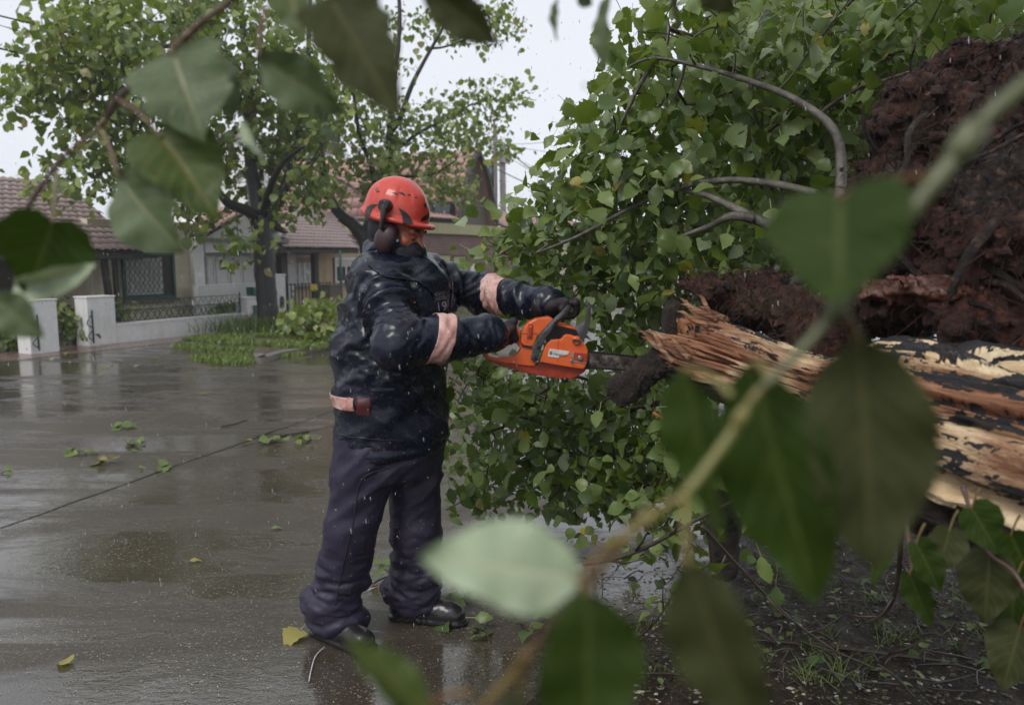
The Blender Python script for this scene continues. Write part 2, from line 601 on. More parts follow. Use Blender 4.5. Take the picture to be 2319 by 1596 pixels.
# ---- house helpers -------------------------------------------------------------
def rect(mb, t, depth, x0, y0, x1, y1):
    """a slab whose front (towards the road) shows at the given rectangle; returns s0, s1, z0, z1"""
    ym, xm = (y0 + y1) / 2, (x0 + x1) / 2
    s0, s1 = on(x0, ym, t)[0], on(x1, ym, t)[0]
    z0, z1 = on(xm, y1, t)[1], on(xm, y0, t)[1]
    mb.stbox(s0, s1, t, t + depth, z0, z1)
    return s0, s1, z0, z1

def slab(parent, name, mat, t, depth, x0, y0, x1, y1, z0=None, **kw):
    mb = MB()
    ym, xm = (y0 + y1) / 2, (x0 + x1) / 2
    s0, s1 = on(x0, ym, t)[0], on(x1, ym, t)[0]
    za = on(xm, y1, t)[1] if z0 is None else z0
    zb = on(xm, y0, t)[1]
    mb.stbox(s0, s1, t, t + depth, za, zb)
    return mb.build(name, mat, parent, **kw), (s0, s1, za, zb)

def frame(parent, name, mat, t, depth, s0, s1, z0, z1, w):
    mb = MB()
    mb.stbox(s0, s0 + w, t, t + depth, z0, z1); mb.stbox(s1 - w, s1, t, t + depth, z0, z1)
    mb.stbox(s0 + w, s1 - w, t + 0.002, t + depth, z0, z0 + w); mb.stbox(s0 + w, s1 - w, t + 0.002, t + depth, z1 - w, z1)
    return mb.build(name, mat, parent)

def tile_shape(w, l, h=0.035, n=5, flat=False):
    v, f = [], []
    for j, (y, zz, ws) in enumerate(((0, 0.024, 1.0), (l, 0.0, 0.94))):
        for i in range(n + 1):
            x = -0.5 + i / n
            z = h * math.sin(math.pi * i / n) if not flat else (0.012 if i in (0, n) else 0.0)
            v.append((x * w * ws, y, z + zz))
    for i in range(n + 1):
        x = -0.5 + i / n
        z = h * math.sin(math.pi * i / n) if not flat else (0.012 if i in (0, n) else 0.0)
        v.append((x * w, 0, z + 0.024 - 0.02))
    for i in range(n):
        f.append((i, i + 1, n + 2 + i, n + 1 + i))
        f.append((2 * (n + 1) + i, 2 * (n + 1) + i + 1, i + 1, i))
    return np.array(v), np.array(f)

def tile_roof(house, name, mat, el, er, rr, rl, tw, tl, limit=300, flat=False, h=0.035):
    """eave left/right, ridge right/left; every tile placed; the nearest ones are objects"""
    el, er, rr, rl = map(Vector, (el, er, rr, rl))
    up = ((rl + rr) / 2 - (el + er) / 2)
    xdir = (er - el).normalized()
    up = up - xdir * up.dot(xdir)
    L = up.length; up.normalize(); nz = xdir.cross(up).normalized()
    if nz.z < 0: nz = -nz
    roof = MB()
    th = nz * -0.05
    roof.box8([el + th, er + th, rr + th, rl + th, el - nz * .008, er - nz * .008, rr - nz * .008, rl - nz * .008])
    ro = roof.build(name, M_TIMBER, house)
    bv, bf = tile_shape(tw, tl * 1.16, h, 5, flat)
    rows = int(L / tl)
    mats = []
    for j in range(rows):
        a = (j + 0.5) / rows
        p0, p1 = el.lerp(rl, a), er.lerp(rr, a)
        x0, x1 = (p0 - el).dot(xdir), (p1 - el).dot(xdir)
        i0 = math.ceil(x0 / tw); i1 = math.floor(x1 / tw)
        for i in range(i0, i1 + 1):
            jit = random.uniform(-.006, .006)
            o = el + xdir * (i * tw + jit) + up * (j * tl + random.uniform(-.008, .008)) + nz * random.uniform(0, .006)
            mats.append(Matrix(((xdir.x, up.x, nz.x, o.x), (xdir.y, up.y, nz.y, o.y), (xdir.z, up.z, nz.z, o.z), (0, 0, 0, 1))) @ Matrix.Rotation(random.uniform(-.02, .02), 4, 'Y'))
    def vis(m):
        p = m.translation
        d = depth_px(p); px = CX + p.x * d
        return (p - cam.location).length + (0 if -60 < px < 2380 and p.y > 0 else 100)
    mats.sort(key=vis)
    me = np_mesh('roof_tile', bv, bf)
    me.materials.append(mat)
    for m in mats[:limit]:
        o = bpy.data.objects.new('roof_tile', me)
        put(o, ro); o.matrix_basis = m
    if len(mats) > limit:
        A = np.array([[list(r) for r in m] for m in mats[limit:]])
        V = np.einsum('nij,kj->nki', A[:, :3, :3], bv) + A[:, None, :3, 3]
        F = bf[None] + (np.arange(len(A)) * len(bv))[:, None, None]
        mesh_obj('roof_tiles', np_mesh('roof_tiles', V.reshape(-1, 3), F.reshape(-1, 4)), mat, ro, kind='stuff')
    return ro

def poly_wall(parent, name, mat, t, depth, pix, zbase=None):
    """an upright wall with an outline given by picture points on its front plane"""
    q = [on(x, y, t) for x, y in pix]
    mb = MB()
    a = [st(s, t, z) for s, z in q]; b = [st(s, t + depth, z) for s, z in q]
    mb.face(a); mb.face(b[::-1])
    for i in range(len(q)):
        j = (i + 1) % len(q)
        mb.face([a[j], a[i], b[i], b[j]])
    return mb.build(name, mat, parent)

# ---- low cottage with the porch roof, on the left ------------------------------
TA = 14.5
h1 = thing('cottage', 'beige cottage with tiled porch roof and lattice window grille behind the heart railing', 'house', st(on(300, 700, TA)[0], TA, 0))
slab(h1, 'wall', M_BEIGE, TA, 4.0, 205, 500, 437, 735, z0=0)
sw = on(205, 640, TA)[0]
mb = MB(); mb.stbox(sw - 6.0, sw - 0.004, TA + 1.2, TA + 4.0, 0, 1.75); mb.build('porch_wall', M_DARKWALL, h1)  # porch shade is put into the wall colour
TE = 13.35
s_er, z_e = on(323, 571, TE)
s_el = on(-260, 571, TE)[0]
TR = 17.2
s_rr, z_r = on(142, 413, TR)
tile_roof(h1, 'roof', M_TILE, st(s_el, TE, z_e + .02), st(s_er, TE, z_e + .02), st(s_rr, TR, z_r), st(s_el, TR, z_r), 0.155, 0.29, 300)
# the right-hand hip
tile_roof(h1, 'hip_roof', M_TILE, st(s_er + .005, TE, z_e + .01), st(s_er + 0.5, TR + 3, z_e + .01), st(s_rr + .03, TR + .02, z_r), st(s_rr + .02, TR, z_r), 0.155, 0.29, 120)
mb = MB(); mb.stbox(s_el, s_er - .03, TE - .03, TE + .06, z_e - .14, z_e - .03); mb.build('fascia', M_TIMBER, h1)
mb = MB(); mb.stbox(s_el, s_er + .25, TE - .10, TE - .032, z_e - .12, z_e - .075); mb.build('gutter', M_IRON, h1)
for (xa, ya, xb, yb, w) in ((234, 586, 255, 690, .075), (259, 586, 267, 690, .06)):
    sa, za = on(xa, ya, TE + .2); sb, zb = on(xb, yb, TE + .2)
    mb = MB(); mb.bar(st(sb, TE + .2, min(zb, .05)), st(sa, TE + .2, z_e - .05), w * 1.3); mb.build('porch_post', M_TIMBER, h1)
# chimney stub and window with its grille
w_o, (s0, s1, z0, z1) = slab(h1, 'window_recess', M_TIMBER, TA - .05, .045, 279, 574, 393, 673)
frame(w_o, 'window_frame', M_GREENP, TA - .09, .06, s0 - .02, s1 + .02, z0 - .03, z1 + .03, .055)
mb = MB(); mb.stbox(s0 + .05, s1 - .28, TA - .06, TA - .052, z0 + .06, z1 - .08); mb.build('pane', M_CURT, w_o)
mb = MB()
for k in range(7):
    x = s0 + .1 + k * (s1 - s0 - .45) / 6.5
    mb.bar(st(x, TA - .068, z0 + .1), st(x + .06, TA - .068, z1 - .12), .05, .008)
mb.build('curtain_fold', M_SHUT, w_o)
for k in range(9):
    x = s0 + .06 + k * (s1 - s0 - .30) / 8
    mb = MB()
    for sg in (-1, 1):
        c = [st(x + sg * (.05 if q % 2 else -.05) * (1 if q < 4 else .8), TA - .115, z0 + .08 + (z1 - z0 - .16) * q / 5) for q in range(6)]
        mb.tube(smooth_path(c, 4), .0055, 5)
    mb.build('grille_bar', M_IRON, w_o)
mb = MB(); mb.stbox(s0 - .06, s1 + .06, TA - .16, TA - .004, z0 - .10, z0 - .034); mb.build('sill', M_DARKWALL, w_o)

# ---- white house with double doors ---------------------------------------------
TB = 14.35
h2 = thing('white_house', 'white house with panelled double doors behind the near street tree trunk', 'house', st(on(540, 700, TB)[0], TB, 0))
poly_wall(h2, 'wall', M_WHITE2, TB + .62, 3.5, [(440, 735), (668, 735), (668, 560), (655, 545), (632, 528), (600, 500), (555, 470), (508, 500), (470, 528), (440, 540)])
slab(h2, 'corner_pier', M_WHITE2, TB, .61, 441, 541, 464, 700, z0=0)
slab(h2, 'lintel', M_WHITE2, TB + .02, .59, 464.5, 549, 652, 572)
slab(h2, 'canopy_slab', M_KERB, TB - .12, .72, 462, 541, 654, 548.5)
slab(h2, 'porch_parapet', M_WHITE, TB - .35, .16, 450, 642, 640, 735, z0=0)
dr, (s0, s1, z0, z1) = slab(h2, 'door_panelling', M_WHITE2, TB + .55, .06, 468, 580, 640, 690, z0=0.3)
DT = TB + .52
for (xa, xb, pan, gl) in ((470, 488, 0, None), (490, 520, 1, M_GLASS), (522, 549, 1, M_TAN), (551, 590, 0, None)):
    d, (a, b, c, e) = slab(h2, 'door' if pan else 'side_panel', M_WHITE2, DT, .028, xa, 583, xb, 690, z0=.32)
    frame(d, 'stile', M_SHUT, DT - .018, .017, a + .004, b - .004, c, e, .045)
    mb = MB(); zm = c + (e - c) * .50; mb.stbox(a + .05, b - .05, DT - .016, DT - .002, zm - .03, zm + .03); mb.build('rail', M_SHUT, d)
    if gl:
        mb = MB(); zt = on(500, 588, DT)[1]; zb = on(500, 611, DT)[1]
        mb.stbox(a + .09, b - .09, DT - .008, DT - .001, zb, zt); mb.build('pane', gl, d)
        frame(d, 'pane_frame', M_SHUT, DT - .02, .017, a + .075, b - .075, zb - .02, zt + .02, .025)
s_k, z_k = on(527, 619, DT)
mb = MB(); mb.tube([st(s_k, DT - .06, z_k), st(s_k, DT - .018, z_k)], [.02, .012], 8); mb.build('door_handle', M_IRON, h2)
# tiled coping on the shoulders of the parapet
for a, b in (((455, 533), (540, 485)), ((590, 480), (640, 528))):
    (sa, za), (sb, zb) = on(*a, TB + .45), on(*b, TB + .45)
    tile_roof(h2, 'coping', M_TILE2, st(sa, TB + .3, za), st(sb, TB + .3, zb), st(sb, TB + .95, zb + .16), st(sa, TB + .95, za + .16), .14, .22, 60)

# ---- tan cottage right of the tree ----------------------------------------------
TC = 15.1
h3 = thing('cottage', 'tan cottage with tiled hip roof and white framed windows beside the near tree trunk', 'house', st(on(720, 700, TC)[0], TC, 0))
slab(h3, 'wall', M_TAN, TC, 4, 644, 555, 838, 725, z0=0)
TE3 = 14.1
(sa, za), (sb, zb) = on(632, 562, TE3), on(812, 565, TE3)
sr0, zr = on(655, 470, 17.6); sr1 = on(742, 470, 17.6)[0]
tile_roof(h3, 'roof', M_TILE, st(sa, TE3, za), st(sb, TE3, za), st(sr1, 17.6, zr), st(sr0, 17.6, zr), .15, .27, 300)
mb = MB(); mb.stbox(sa, sb - .02, TE3 - .02, TE3 + .06, za - .12, za - .03); mb.build('fascia', M_TIMBER, h3)
slab(h3, 'porch_pier', M_TIMBER, TE3 + .25, .2, 640, 569, 653, 720, z0=0)
slab(h3, 'porch_pier', M_TIMBER, TE3 + .25, .14, 714, 569, 723, 720, z0=0)
for (xa, ya, xb, yb, shut) in ((664, 577, 711, 646, .26), (757, 583, 807, 640, .36)):
    w, (s0, s1, z0, z1) = slab(h3, 'window', M_GLASS, TC - .03, .026, xa, ya, xb, yb)
    frame(w, 'window_frame', M_SHUT, TC - .07, .05, s0, s1, z0, z1, .06)
    zc = z1 - (z1 - z0) * shut
    mb = MB()
    nsl = 9
    for k in range(nsl):
        za_ = zc + (z1 - zc - .05) * k / nsl
        mb.stbox(s0 + .06, s1 - .06, TC - .062 - (.006 if k % 2 else 0), TC - .04, za_, za_ + (z1 - zc) / nsl - .012)
    mb.build('roller_shutter', M_SHUT if xa > 700 else M_TAN, w)
    mb = MB()
    for k in (1, 2, 3):
        x = s0 + (s1 - s0) * k / 4
        mb.stbox(x - .03, x + .03, TC - .06, TC - .04, z0 + .06, zc)
    mb.build('mullion', M_SHUT, w)
    mb = MB(); mb.stbox(s0 + .06, s1 - .06, TC - .036, TC - .031, z0 + .06, zc); mb.build('pane', M_CURT if xa < 700 else M_GLASS, w)
    mb = MB(); mb.stbox(s0 - .06, s1 + .06, TC - .13, TC - .002, z0 - .07, z0 - .003); mb.build('sill', M_KERB, w)
mb = MB(); a = on(771, 600, TE3 - .1); mb.tube([st(a[0], TE3 - .1, 0), st(a[0], TE3 - .1, za - .04)], .035, 8); mb.build('downpipe', M_GREENP, h3)
mb = MB(); a = on(657, 594, TE3 + .2); mb.tube([st(a[0], TE3 + .2, a[1] - .04), st(a[0], TE3 + .2, a[1]), st(a[0], TE3 + .2, a[1] + .04)], [.02, .05, .02], 8)
mb.build('porch_lamp_globe', simple('amber_glass', (.75, .5, .25), .2), h3)

# white house further back, showing over the roofs
h4 = thing('white_house', 'plain white gabled house standing back between the two street trees', 'house', st(on(800, 500, 20)[0], 20, 0))
poly_wall(h4, 'wall', M_WHITE2, 20, 5, [(700, 740), (915, 740), (915, 545), (880, 520), (790, 452), (700, 515)])
(sa, za), (sb, zb) = on(790, 448, 19.9), on(905, 535, 19.9)
mb = MB(); mb.bar(st(sa, 19.98, za), st(sb, 19.98, zb), .3, .14); mb.build('verge_board', M_KERB, h4)
h5 = thing('white_house', 'white rendered building whose upper wall shows through the near street tree crown', 'house', st(on(600, 400, 24)[0], 24, 0))
slab(h5, 'wall', M_WHITE2, 24, 6, 560, 330, 760, 720, z0=0)
slab(h5, 'roof', M_TILE, 23.8, 6.4, 552, 318, 768, 330)

# ---- tall gabled house ----------------------------------------------------------
TD = 14.0
h6 = thing('gabled_house', 'tall house with steep red tile mansard gable over olive and brick ground floor', 'house', st(on(1060, 700, TD)[0], TD, 0))
apex = on(1086, 343, TD)
prof_r = [on(1128, 512, TD), on(1121, 470, TD), on(1112, 420, TD), on(1100, 375, TD), apex]
prof_l = [apex, on(1068, 400, TD), on(1058, 440, TD), on(1049, 512, TD)]
prof_l = [(apex[0] - (prof_r[4 - k][0] - apex[0]) * -0 - (prof_r[4 - k][0] - apex[0]), prof_r[4 - k][1]) for k in range(5)]
mb = MB()
ga = prof_l[1:][::-1] + [apex] + prof_r[:4][::-1]
mb.face([st(s, TD + .35, z) for s, z in ga][::-1])
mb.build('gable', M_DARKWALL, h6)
mb = MB()
for q in (prof_l, prof_r[::-1]):
    for i in range(4):
        mb.bar(st(q[i][0], TD + .05, q[i][1]), st(q[i + 1][0], TD + .05, q[i + 1][1]), .12, .16, up=N)
mb.build('bargeboard', M_TIMBER, h6)
LD = 9.0
bv, bf = tile_shape(.34, .42, .03, 4, True)
me_t = np_mesh('roof_tile', bv, bf); me_t.materials.append(M_TILE2)
n_t = 0
for side, q in (('l', prof_l), ('r', prof_r[::-1])):
    for i in range(4):
        a, b = q[i + 1], q[i]
        mb = MB()
        e0, e1, r1, r0 = st(a[0], TD, a[1]), st(a[0], TD + LD, a[1]), st(b[0], TD + LD, b[1]), st(b[0], TD, b[1])
        nrm = (e1 - e0).cross(r0 - e0).normalized()
        if side == 'l': nrm = -nrm if nrm.dot(U) > 0 else nrm
        else: nrm = nrm if nrm.dot(U) > 0 else -nrm
        mb.box8([e0 - nrm * .06, e1 - nrm * .06, r1 - nrm * .06, r0 - nrm * .06, e0, e1, r1, r0])
        ro = mb.build('roof_slope', M_TILE2, h6)
        L = (r0 - e0).length; rows = max(1, round(L / .38)); up = (r0 - e0).normalized()
        if side == 'l':
            xd = -N
            for j in range(rows):
                for k in range(int(LD / .36)):
                    if n_t >= 300: break
                    o_ = bpy.data.objects.new('roof_tile', me_t)
                    c = e0 + up * (j * L / rows) + N * (.18 + k * .36) + nrm * .012
                    put(o_, ro)
                    o_.matrix_basis = Matrix(((xd.x, up.x, nrm.x, c.x), (xd.y, up.y, nrm.y, c.y), (xd.z, up.z, nrm.z, c.z), (0, 0, 0, 1))) @ Matrix.Rotation(random.uniform(-.025, .025), 4, 'Y')
                    n_t += 1
zE = prof_r[0][1]
def brick_box(parent, name, s0, s1, t0, t1, z0, z1, mat=M_BRICK):
    mb = MB(); mb.stbox(s0, s1, t0, t1, z0, z1)
    o = mb.build(name, mat, parent)
    uv = o.data.uv_layers.new(name='UVMap')
    for lp in o.data.loops:
        c = o.data.vertices[lp.vertex_index].co
        uv.data[lp.index].uv = (c.dot(U) + c.dot(N), c.z)
    return o
sL, sR = on(930, 560, TD)[0], prof_r[0][0] + 1.2
brick_box(h6, 'wall', sL, sR, TD + .1, TD + 9, 0, zE - .35)
mb = MB(); mb.stbox(sL - .2, sR + .2, TD - .05, TD + 9.2, zE - .348, zE - .02); mb.build('eaves_band', M_OLIVE, h6)
mb = MB(); mb.stbox(sL - .2, prof_l[4][0], TD + 0.0, TD + 9, zE - .018, zE + .10); mb.build('eave', M_TIMBER, h6)
for (xa, ya, xb, yb) in ((975, 575, 1022, 622), (1025, 578, 1056, 622)):
    g, (s0, s1, z0, z1) = slab(h6, 'garage_panel', M_OLIVE, TD + .03, .06, xa, ya, xb, yb)
    frame(g, 'panel_frame', M_TIMBER, TD + .01, .03, s0, s1, z0, z1, .05)
slab(h6, 'garage_door', M_TIMBER, TD + .05, .045, 972, 625, 1056, 690, z0=0)
slab(h6, 'door', M_SHUT, TD + .04, .055, 1066, 598, 1084, 690, z0=0)
sr0 = prof_l[4][0]
tile_roof(h6, 'side_roof', M_TILE2, st(sL - .2, TD - .1, zE + .1), st(sr0 - .3, TD - .1, zE + .1), st(sr0 - .3, TD + 3.5, zE + 1.7), st(sL - .2, TD + 3.5, zE + 1.7), .24, .34, 100)
d_, (s0, s1, z0, z1) = slab(h6, 'dormer', M_TIMBER, TD + .25, .8, 978, 455, 1030, 505)
mb = MB(); mb.stbox(s0 + .1, s1 - .1, TD + .22, TD + .248, z0 + .12, z1 - .1); mb.build('pane', M_GLASS, d_)

# ---- more houses along the street, seen through the branches --------------------
def far_house(label, x0, x1, yr, ye, t, wm, rm, door=True):
    h = thing('house', label, 'house', st(on((x0 + x1) / 2, 600, t)[0], t, 0), group='houses further along the street')
    s0, s1 = on(x0, 580, t)[0], on(x1, 580, t)[0]
    ze, zr = on((x0 + x1) / 2, ye, t)[1], on((x0 + x1) / 2, yr, t + 3)[1]
    mb = MB(); mb.stbox(s0, s1, t, t + 7, 0, ze); mb.build('wall', wm, h)
    if zr > ze + .3:
        tile_roof(h, 'roof', rm, st(s0 - .2, t - .4, ze), st(s1 + .2, t - .4, ze), st(s1 - .4, t + 3, zr), st(s0 + .4, t + 3, zr), .26, .38, 40)
    n = max(1, int((s1 - s0) / 3.2))
    for k in range(n):
        c = s0 + (k + .5) * (s1 - s0) / n
        mb = MB(); mb.stbox(c - .6, c + .6, t - .04, t - .004, ze * .4, ze * .78); w = mb.build('window', M_GLASS, h)
        frame(w, 'window_frame', M_SHUT, t - .08, .06, c - .66, c + .66, ze * .4 - .06, ze * .78 + .06, .07)
    return h
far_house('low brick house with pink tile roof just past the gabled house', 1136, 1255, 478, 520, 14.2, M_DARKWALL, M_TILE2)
far_house('tan house with pink tile roof behind the fallen tree branches', 1262, 1400, 500, 535, 14.2, M_BEIGE, M_TILE2)
far_house('grey rendered house half hidden behind the fallen tree', 1405, 1530, 505, 540, 14.2, M_WHITE, M_TILE)
hw = far_house('white flat roofed building with a round blue sign behind the fallen tree', 1535, 1690, 520, 520, 14.2, M_WHITE2, M_TILE)
(sa, za) = on(1562, 612, 14.1)
mb = MB(); c = [st(sa + .9 * math.cos(k * math.pi / 12), 14.12, za + .5 * math.sin(k * math.pi / 12)) for k in range(24)]
mb.face(c[::-1]); mb.build('painted_sign', simple('blue_sign_paint', (.10, .42, .55), .4, .2, 2), hw)
far_house('pale house at the far end of the street', 1700, 1900, 510, 545, 14.2, M_WHITE, M_TILE2)

# ---- front walls, pillars and railings ------------------------------------------
TW = 12.72
def pillar(label, x0, y0, x1, y1, t, depth=.34, mat=None, **kw):
    h = thing('gate_pillar', label, 'pillar', st(on((x0 + x1) / 2, y1, t)[0], t, 0), group='white front wall pillars')
    o, r = slab(h, 'shaft', mat or M_WHITE, t, depth, x0, y0 + 3, x1, y1, z0=0)
    bev(o, .012)
    mb = MB(); mb.stbox(r[0] - .012, r[1] + .012, t - .012, t + depth + .012, r[3] - .001, r[3] + .03); bev(mb.build('cap', M_WHITE2, h), .008)
    return h, r
p1, _ = pillar('grey white pillar standing alone at far left, left of the dark hedge gap', 66, 678, 132, 803, TW - .25)
p2, r2 = pillar('white pillar at the left end of the heart railing', 199, 671, 263, 784, TW)
p3, r3 = pillar('squat white pillar just left of the near street tree', 560, 672, 606, 742, TW)
p4, r4 = pillar('tall white pillar with an arched niche just right of the tree trunk', 622, 621, 648, 735, TW + .3)
mb = MB(); (sa, za), (sb, zb) = on(634, 697, TW + .29), on(643, 672, TW + .29)
pts = [st(sa, TW + .285, za), st(sb, TW + .285, za)] + [st((sa + sb) / 2 + (sb - sa) / 2 * math.cos(k * math.pi / 8), TW + .285, zb - .06 + .08 * math.sin(k * math.pi / 8)) for k in range(9)]
mb.face(pts); mb.build('niche', M_TIMBER, p4)  # flat dark face: the shade inside the niche is its colour
bx = thing('meter_box', 'small green metal box on the porch parapet beside the tree trunk', 'box', st(on(580, 668, TW + .2)[0], TW + .2, 0))
slab(bx, 'box_body', M_GREENP, TW + .1, .2, 573, 650, 600, 669); slab(bx, 'box_door', M_GREENP, TW + .085, .012, 575, 652, 598, 667)
gt = thing('metal_gate', 'green metal gate between the squat pillar and the tree', 'gate', st(on(590, 735, TW + .1)[0], TW + .1, 0))
slab(gt, 'gate_leaf', M_GREENP, TW - .03, .025, 576, 690, 618, 735); slab(gt, 'gate_rail', M_GREENP, TW - .05, .018, 575, 690, 619, 695)
lw = thing('garden_wall', 'low white stained garden wall under the heart railing', 'wall', st((r2[1] + r3[0]) / 2, TW, 0))
zt = on(262, 735, TW)[1]
mb = MB(); mb.stbox(r2[1] + .002, r3[0] - .002, TW + .04, TW + .28, 0, zt - .02); mb.build('wall_body', M_WHITE, lw)
mb = MB(); mb.stbox(r2[1] + .002, r3[0] - .002, TW + .025, TW + .295, zt - .019, zt + .012); mb.build('coping', M_WHITE2, lw)
rl = thing('iron_railing', 'dark iron railing of heart scrolls on the low white wall', 'railing', st((r2[1] + r3[0]) / 2, TW + .15, zt))
zt2 = on(265, 683, TW + .15)[1]; TRL = TW + .15
sA, sB = r2[1] + .03, r3[0] - .05
for z in (zt + .03, zt2 - .16, zt2):
    mb = MB(); mb.bar(st(sA, TRL, z), st(sB, TRL, z), .014); mb.build('rail', M_IRON, rl)
nh = 11
zl = zt2 - .17
for k in range(nh):
    c = sA + (k + .5) * (sB - sA) / nh; w = (sB - sA) / nh * .46; hh = zl - zt - .04
    mb = MB()
    for sg in (-1, 1):
        pts = [(0, 0), (.30, .30), (.66, .62), (.98, .85), (.86, .99), (.55, .97), (.38, .82), (.52, .68)]
        mb.tube(smooth_path([st(c + sg * x * w, TRL, zt + .035 + z * hh) for x, z in pts], 3), .0085, 5)
    mb.build('heart_scroll', M_IRON, rl)
    mb = MB()
    for sg in (-1, 1):
        mb.tube(smooth_path([st(c + sg * w * .95 - .01, TRL, zt + .035), st(c + sg * w * .45, TRL, zt + .03 + hh * .5), st(c, TRL, zl)], 3), .007, 5)
    mb.build('cross_brace', M_IRON, rl)
    mb = MB(); mb.tube(smooth_path([st(c - w, TRL, zl + .01), st(c - w * .5, TRL, zt2 - .02), st(c, TRL, zl + .06), st(c + w * .5, TRL, zt2 - .02), st(c + w, TRL, zl + .01)], 3), .006, 5)
    mb.build('top_scroll', M_IRON, rl)
for s in (sA, sB):
    mb = MB(); mb.bar(st(s, TRL, zt), st(s, TRL, zt2 + .05), .025); mb.build('post', M_IRON, rl)
# gate hardware on the first two pillars
for s, t in ((r2[0] + .05, TW - .05), (_[0] + .1, TW - .3)):
    g = thing('gate_stay', 'thin iron gate bar on the face of the ' + ('railing end pillar' if t > TW - .2 else 'lone left pillar'), 'bar', st(s, t, 0), group='iron gate bars')
    mb = MB(); mb.bar(st(s, t, .06), st(s, t, .62), .022); mb.build('upright', M_IRON, g)
    mb = MB(); mb.tube(smooth_path([st(s, t, .55), st(s - .1, t, .4), st(s, t, .3), st(s - .09, t, .18), st(s, t, .1)], 4), .009, 5); mb.build('scroll', M_IRON, g)

# fence of the tan cottage
fc = thing('iron_fence', 'iron bar fence with scrollwork in front of the tan cottage', 'fence', st(on(700, 690, 13.1)[0], 13.1, 0))
(sa, za), (sb, zb) = on(652, 645, 13.1), on(749, 645, 13.1)
mb = MB(); mb.stbox(sa, sb + 1.2, 13.05, 13.25, 0, .18); mb.build('fence_base', M_WHITE, fc)
for z in (.22, za):
    mb = MB(); mb.bar(st(sa, 13.12, z), st(sb, 13.12, z), .022); mb.build('rail', M_IRON, fc)
for k in range(13):
    s = sa + (sb - sa) * k / 12
    mb = MB(); mb.bar(st(s, 13.12, .18), st(s, 13.12, za + .03), .02 if k % 4 else .03); mb.build('bar', M_IRON, fc)
for k in (1, 7):
    s = sa + (sb - sa) * (k + .5) / 12
    for sg in (-1, 1):
        mb = MB(); mb.tube(smooth_path([st(s, 13.12, .3), st(s + sg * .09, 13.12, .42), st(s, 13.12, .55), st(s + sg * .07, 13.12, .66), st(s, 13.12, .74)], 4), .009, 5); mb.build('scroll', M_IRON, fc)
pf = thing('gate_pillar', 'dark stone pillar at the right end of the iron bar fence', 'pillar', st(on(760, 690, 13.0)[0], 13.0, 0))
o_, r_ = slab(pf, 'shaft', M_DARKWALL, 12.98, .36, 748, 648, 774, 690, z0=0); bev(o_, .015)
mb = MB(); mb.stbox(r_[0] - .02, r_[1] + .02, 12.96, 13.36, r_[3], r_[3] + .04); mb.build('cap', M_DARKWALL, pf)
mb = MB(); (sa, za), (sb, zb) = on(703, 657, 13.08), on(717, 645, 13.08)
V_ = [(s, z) for s, z in ((sa, za), ((sa + sb) / 2, za - .03), (sb, za), (sb - .01, zb - .02), (sb - .05, zb + .02), ((sa + sb) / 2, zb - .02), (sa + .04, zb + .03), (sa, zb))]
for dt in (0, .05):
    mb.face([st(s, 13.05 + dt, z) for s, z in (V_ if dt == 0 else V_[::-1])])
for i in range(len(V_)):
    a, b = V_[i], V_[(i + 1) % len(V_)]
    mb.face([st(b[0], 13.05, b[1]), st(a[0], 13.05, a[1]), st(a[0], 13.10, a[1]), st(b[0], 13.10, b[1])])
mb.build('plastic_bag', M_YEL, label='yellow bag hung on the iron bar fence', category='bag')

# ---- poles and overhead wires ----------------------------------------------------
M_POLE = simple('weathered_pole_wood', (.12, .11, .10), .7, .3, 6)
M_CONC = simple('grey_pole_concrete', (.34, .33, .33), .7, .2, 5)
M_WIRE = simple('black_cable', (.012, .012, .014), .5, .1)
YP = 33.0
up1 = thing('utility_pole', 'dark wooden utility pole with insulators, left of the concrete pole', 'utility pole', (P(1121, 577, YP).x, YP, 0))
a = P(1121, 283, YP); mb = MB(); mb.tube([(a.x, YP, 0), (a.x, YP, a.z)], [.12, .085], 10); mb.build('pole_shaft', M_POLE, up1)
for py in (372, 386, 400):
    q = P(1116, py, YP); mb = MB(); mb.tube([q, q + Vector((-.05, 0, .1)), q + Vector((-.05, 0, .2))], [.06, .09, .04], 7); mb.build('insulator', M_IRON, up1)
q = P(1113, 425, YP); mb = MB(); mb.tube([q, q + Vector((0, 0, .9))], [.13, .13], 8); mb.build('junction_box', M_IRON, up1)
up2 = thing('utility_pole', 'grey concrete utility pole with a broad crossarm beside the gabled house', 'utility pole', (P(1138, 577, YP).x, YP + .6, 0))
a = P(1137, 322, YP + .6); mb = MB(); mb.bar((a.x + .1, YP + .6, 0), (a.x, YP + .6, a.z), .26); bev(mb.build('pole_shaft', M_CONC, up2), .03)
a, b = P(1118, 352, YP + .4), P(1157, 364, YP + .4)
mb = MB(); mb.bar((a.x, YP + .4, a.z), (b.x, YP + .4, b.z), .2, .32); mb.build('crossarm', M_CONC, up2)
def wire(label, pts, r):
    mb = MB(); mb.tube(smooth_path(pts, 8), r, 5)
    mb.build('overhead_cable', M_WIRE, label=label, category='cable', group='overhead cables')
wire('upper of two black cables crossing the near tree crown at top left', [P(-60, 22, 13), P(160, 77, 14), P(330, 128, 15.2), P(520, 190, 16.8)], .014)
wire('lower black cable crossing the near tree crown at top left', [P(-60, 96, 13), P(110, 136, 13.8), P(290, 178, 15), P(500, 222, 16.5)], .016)
wire('thin grey wire above the two black cables at top left', [P(-60, 40, 14), P(140, 100, 14.6), P(300, 150, 15.2)], .007)
e = P(1128, 330, YP)
wire('beaded cable running right from the top of the poles', [P(1128, 318, YP), P(1142, 333, YP - 1), P(1192, 375, 28), P(1300, 450, 22)], .022)
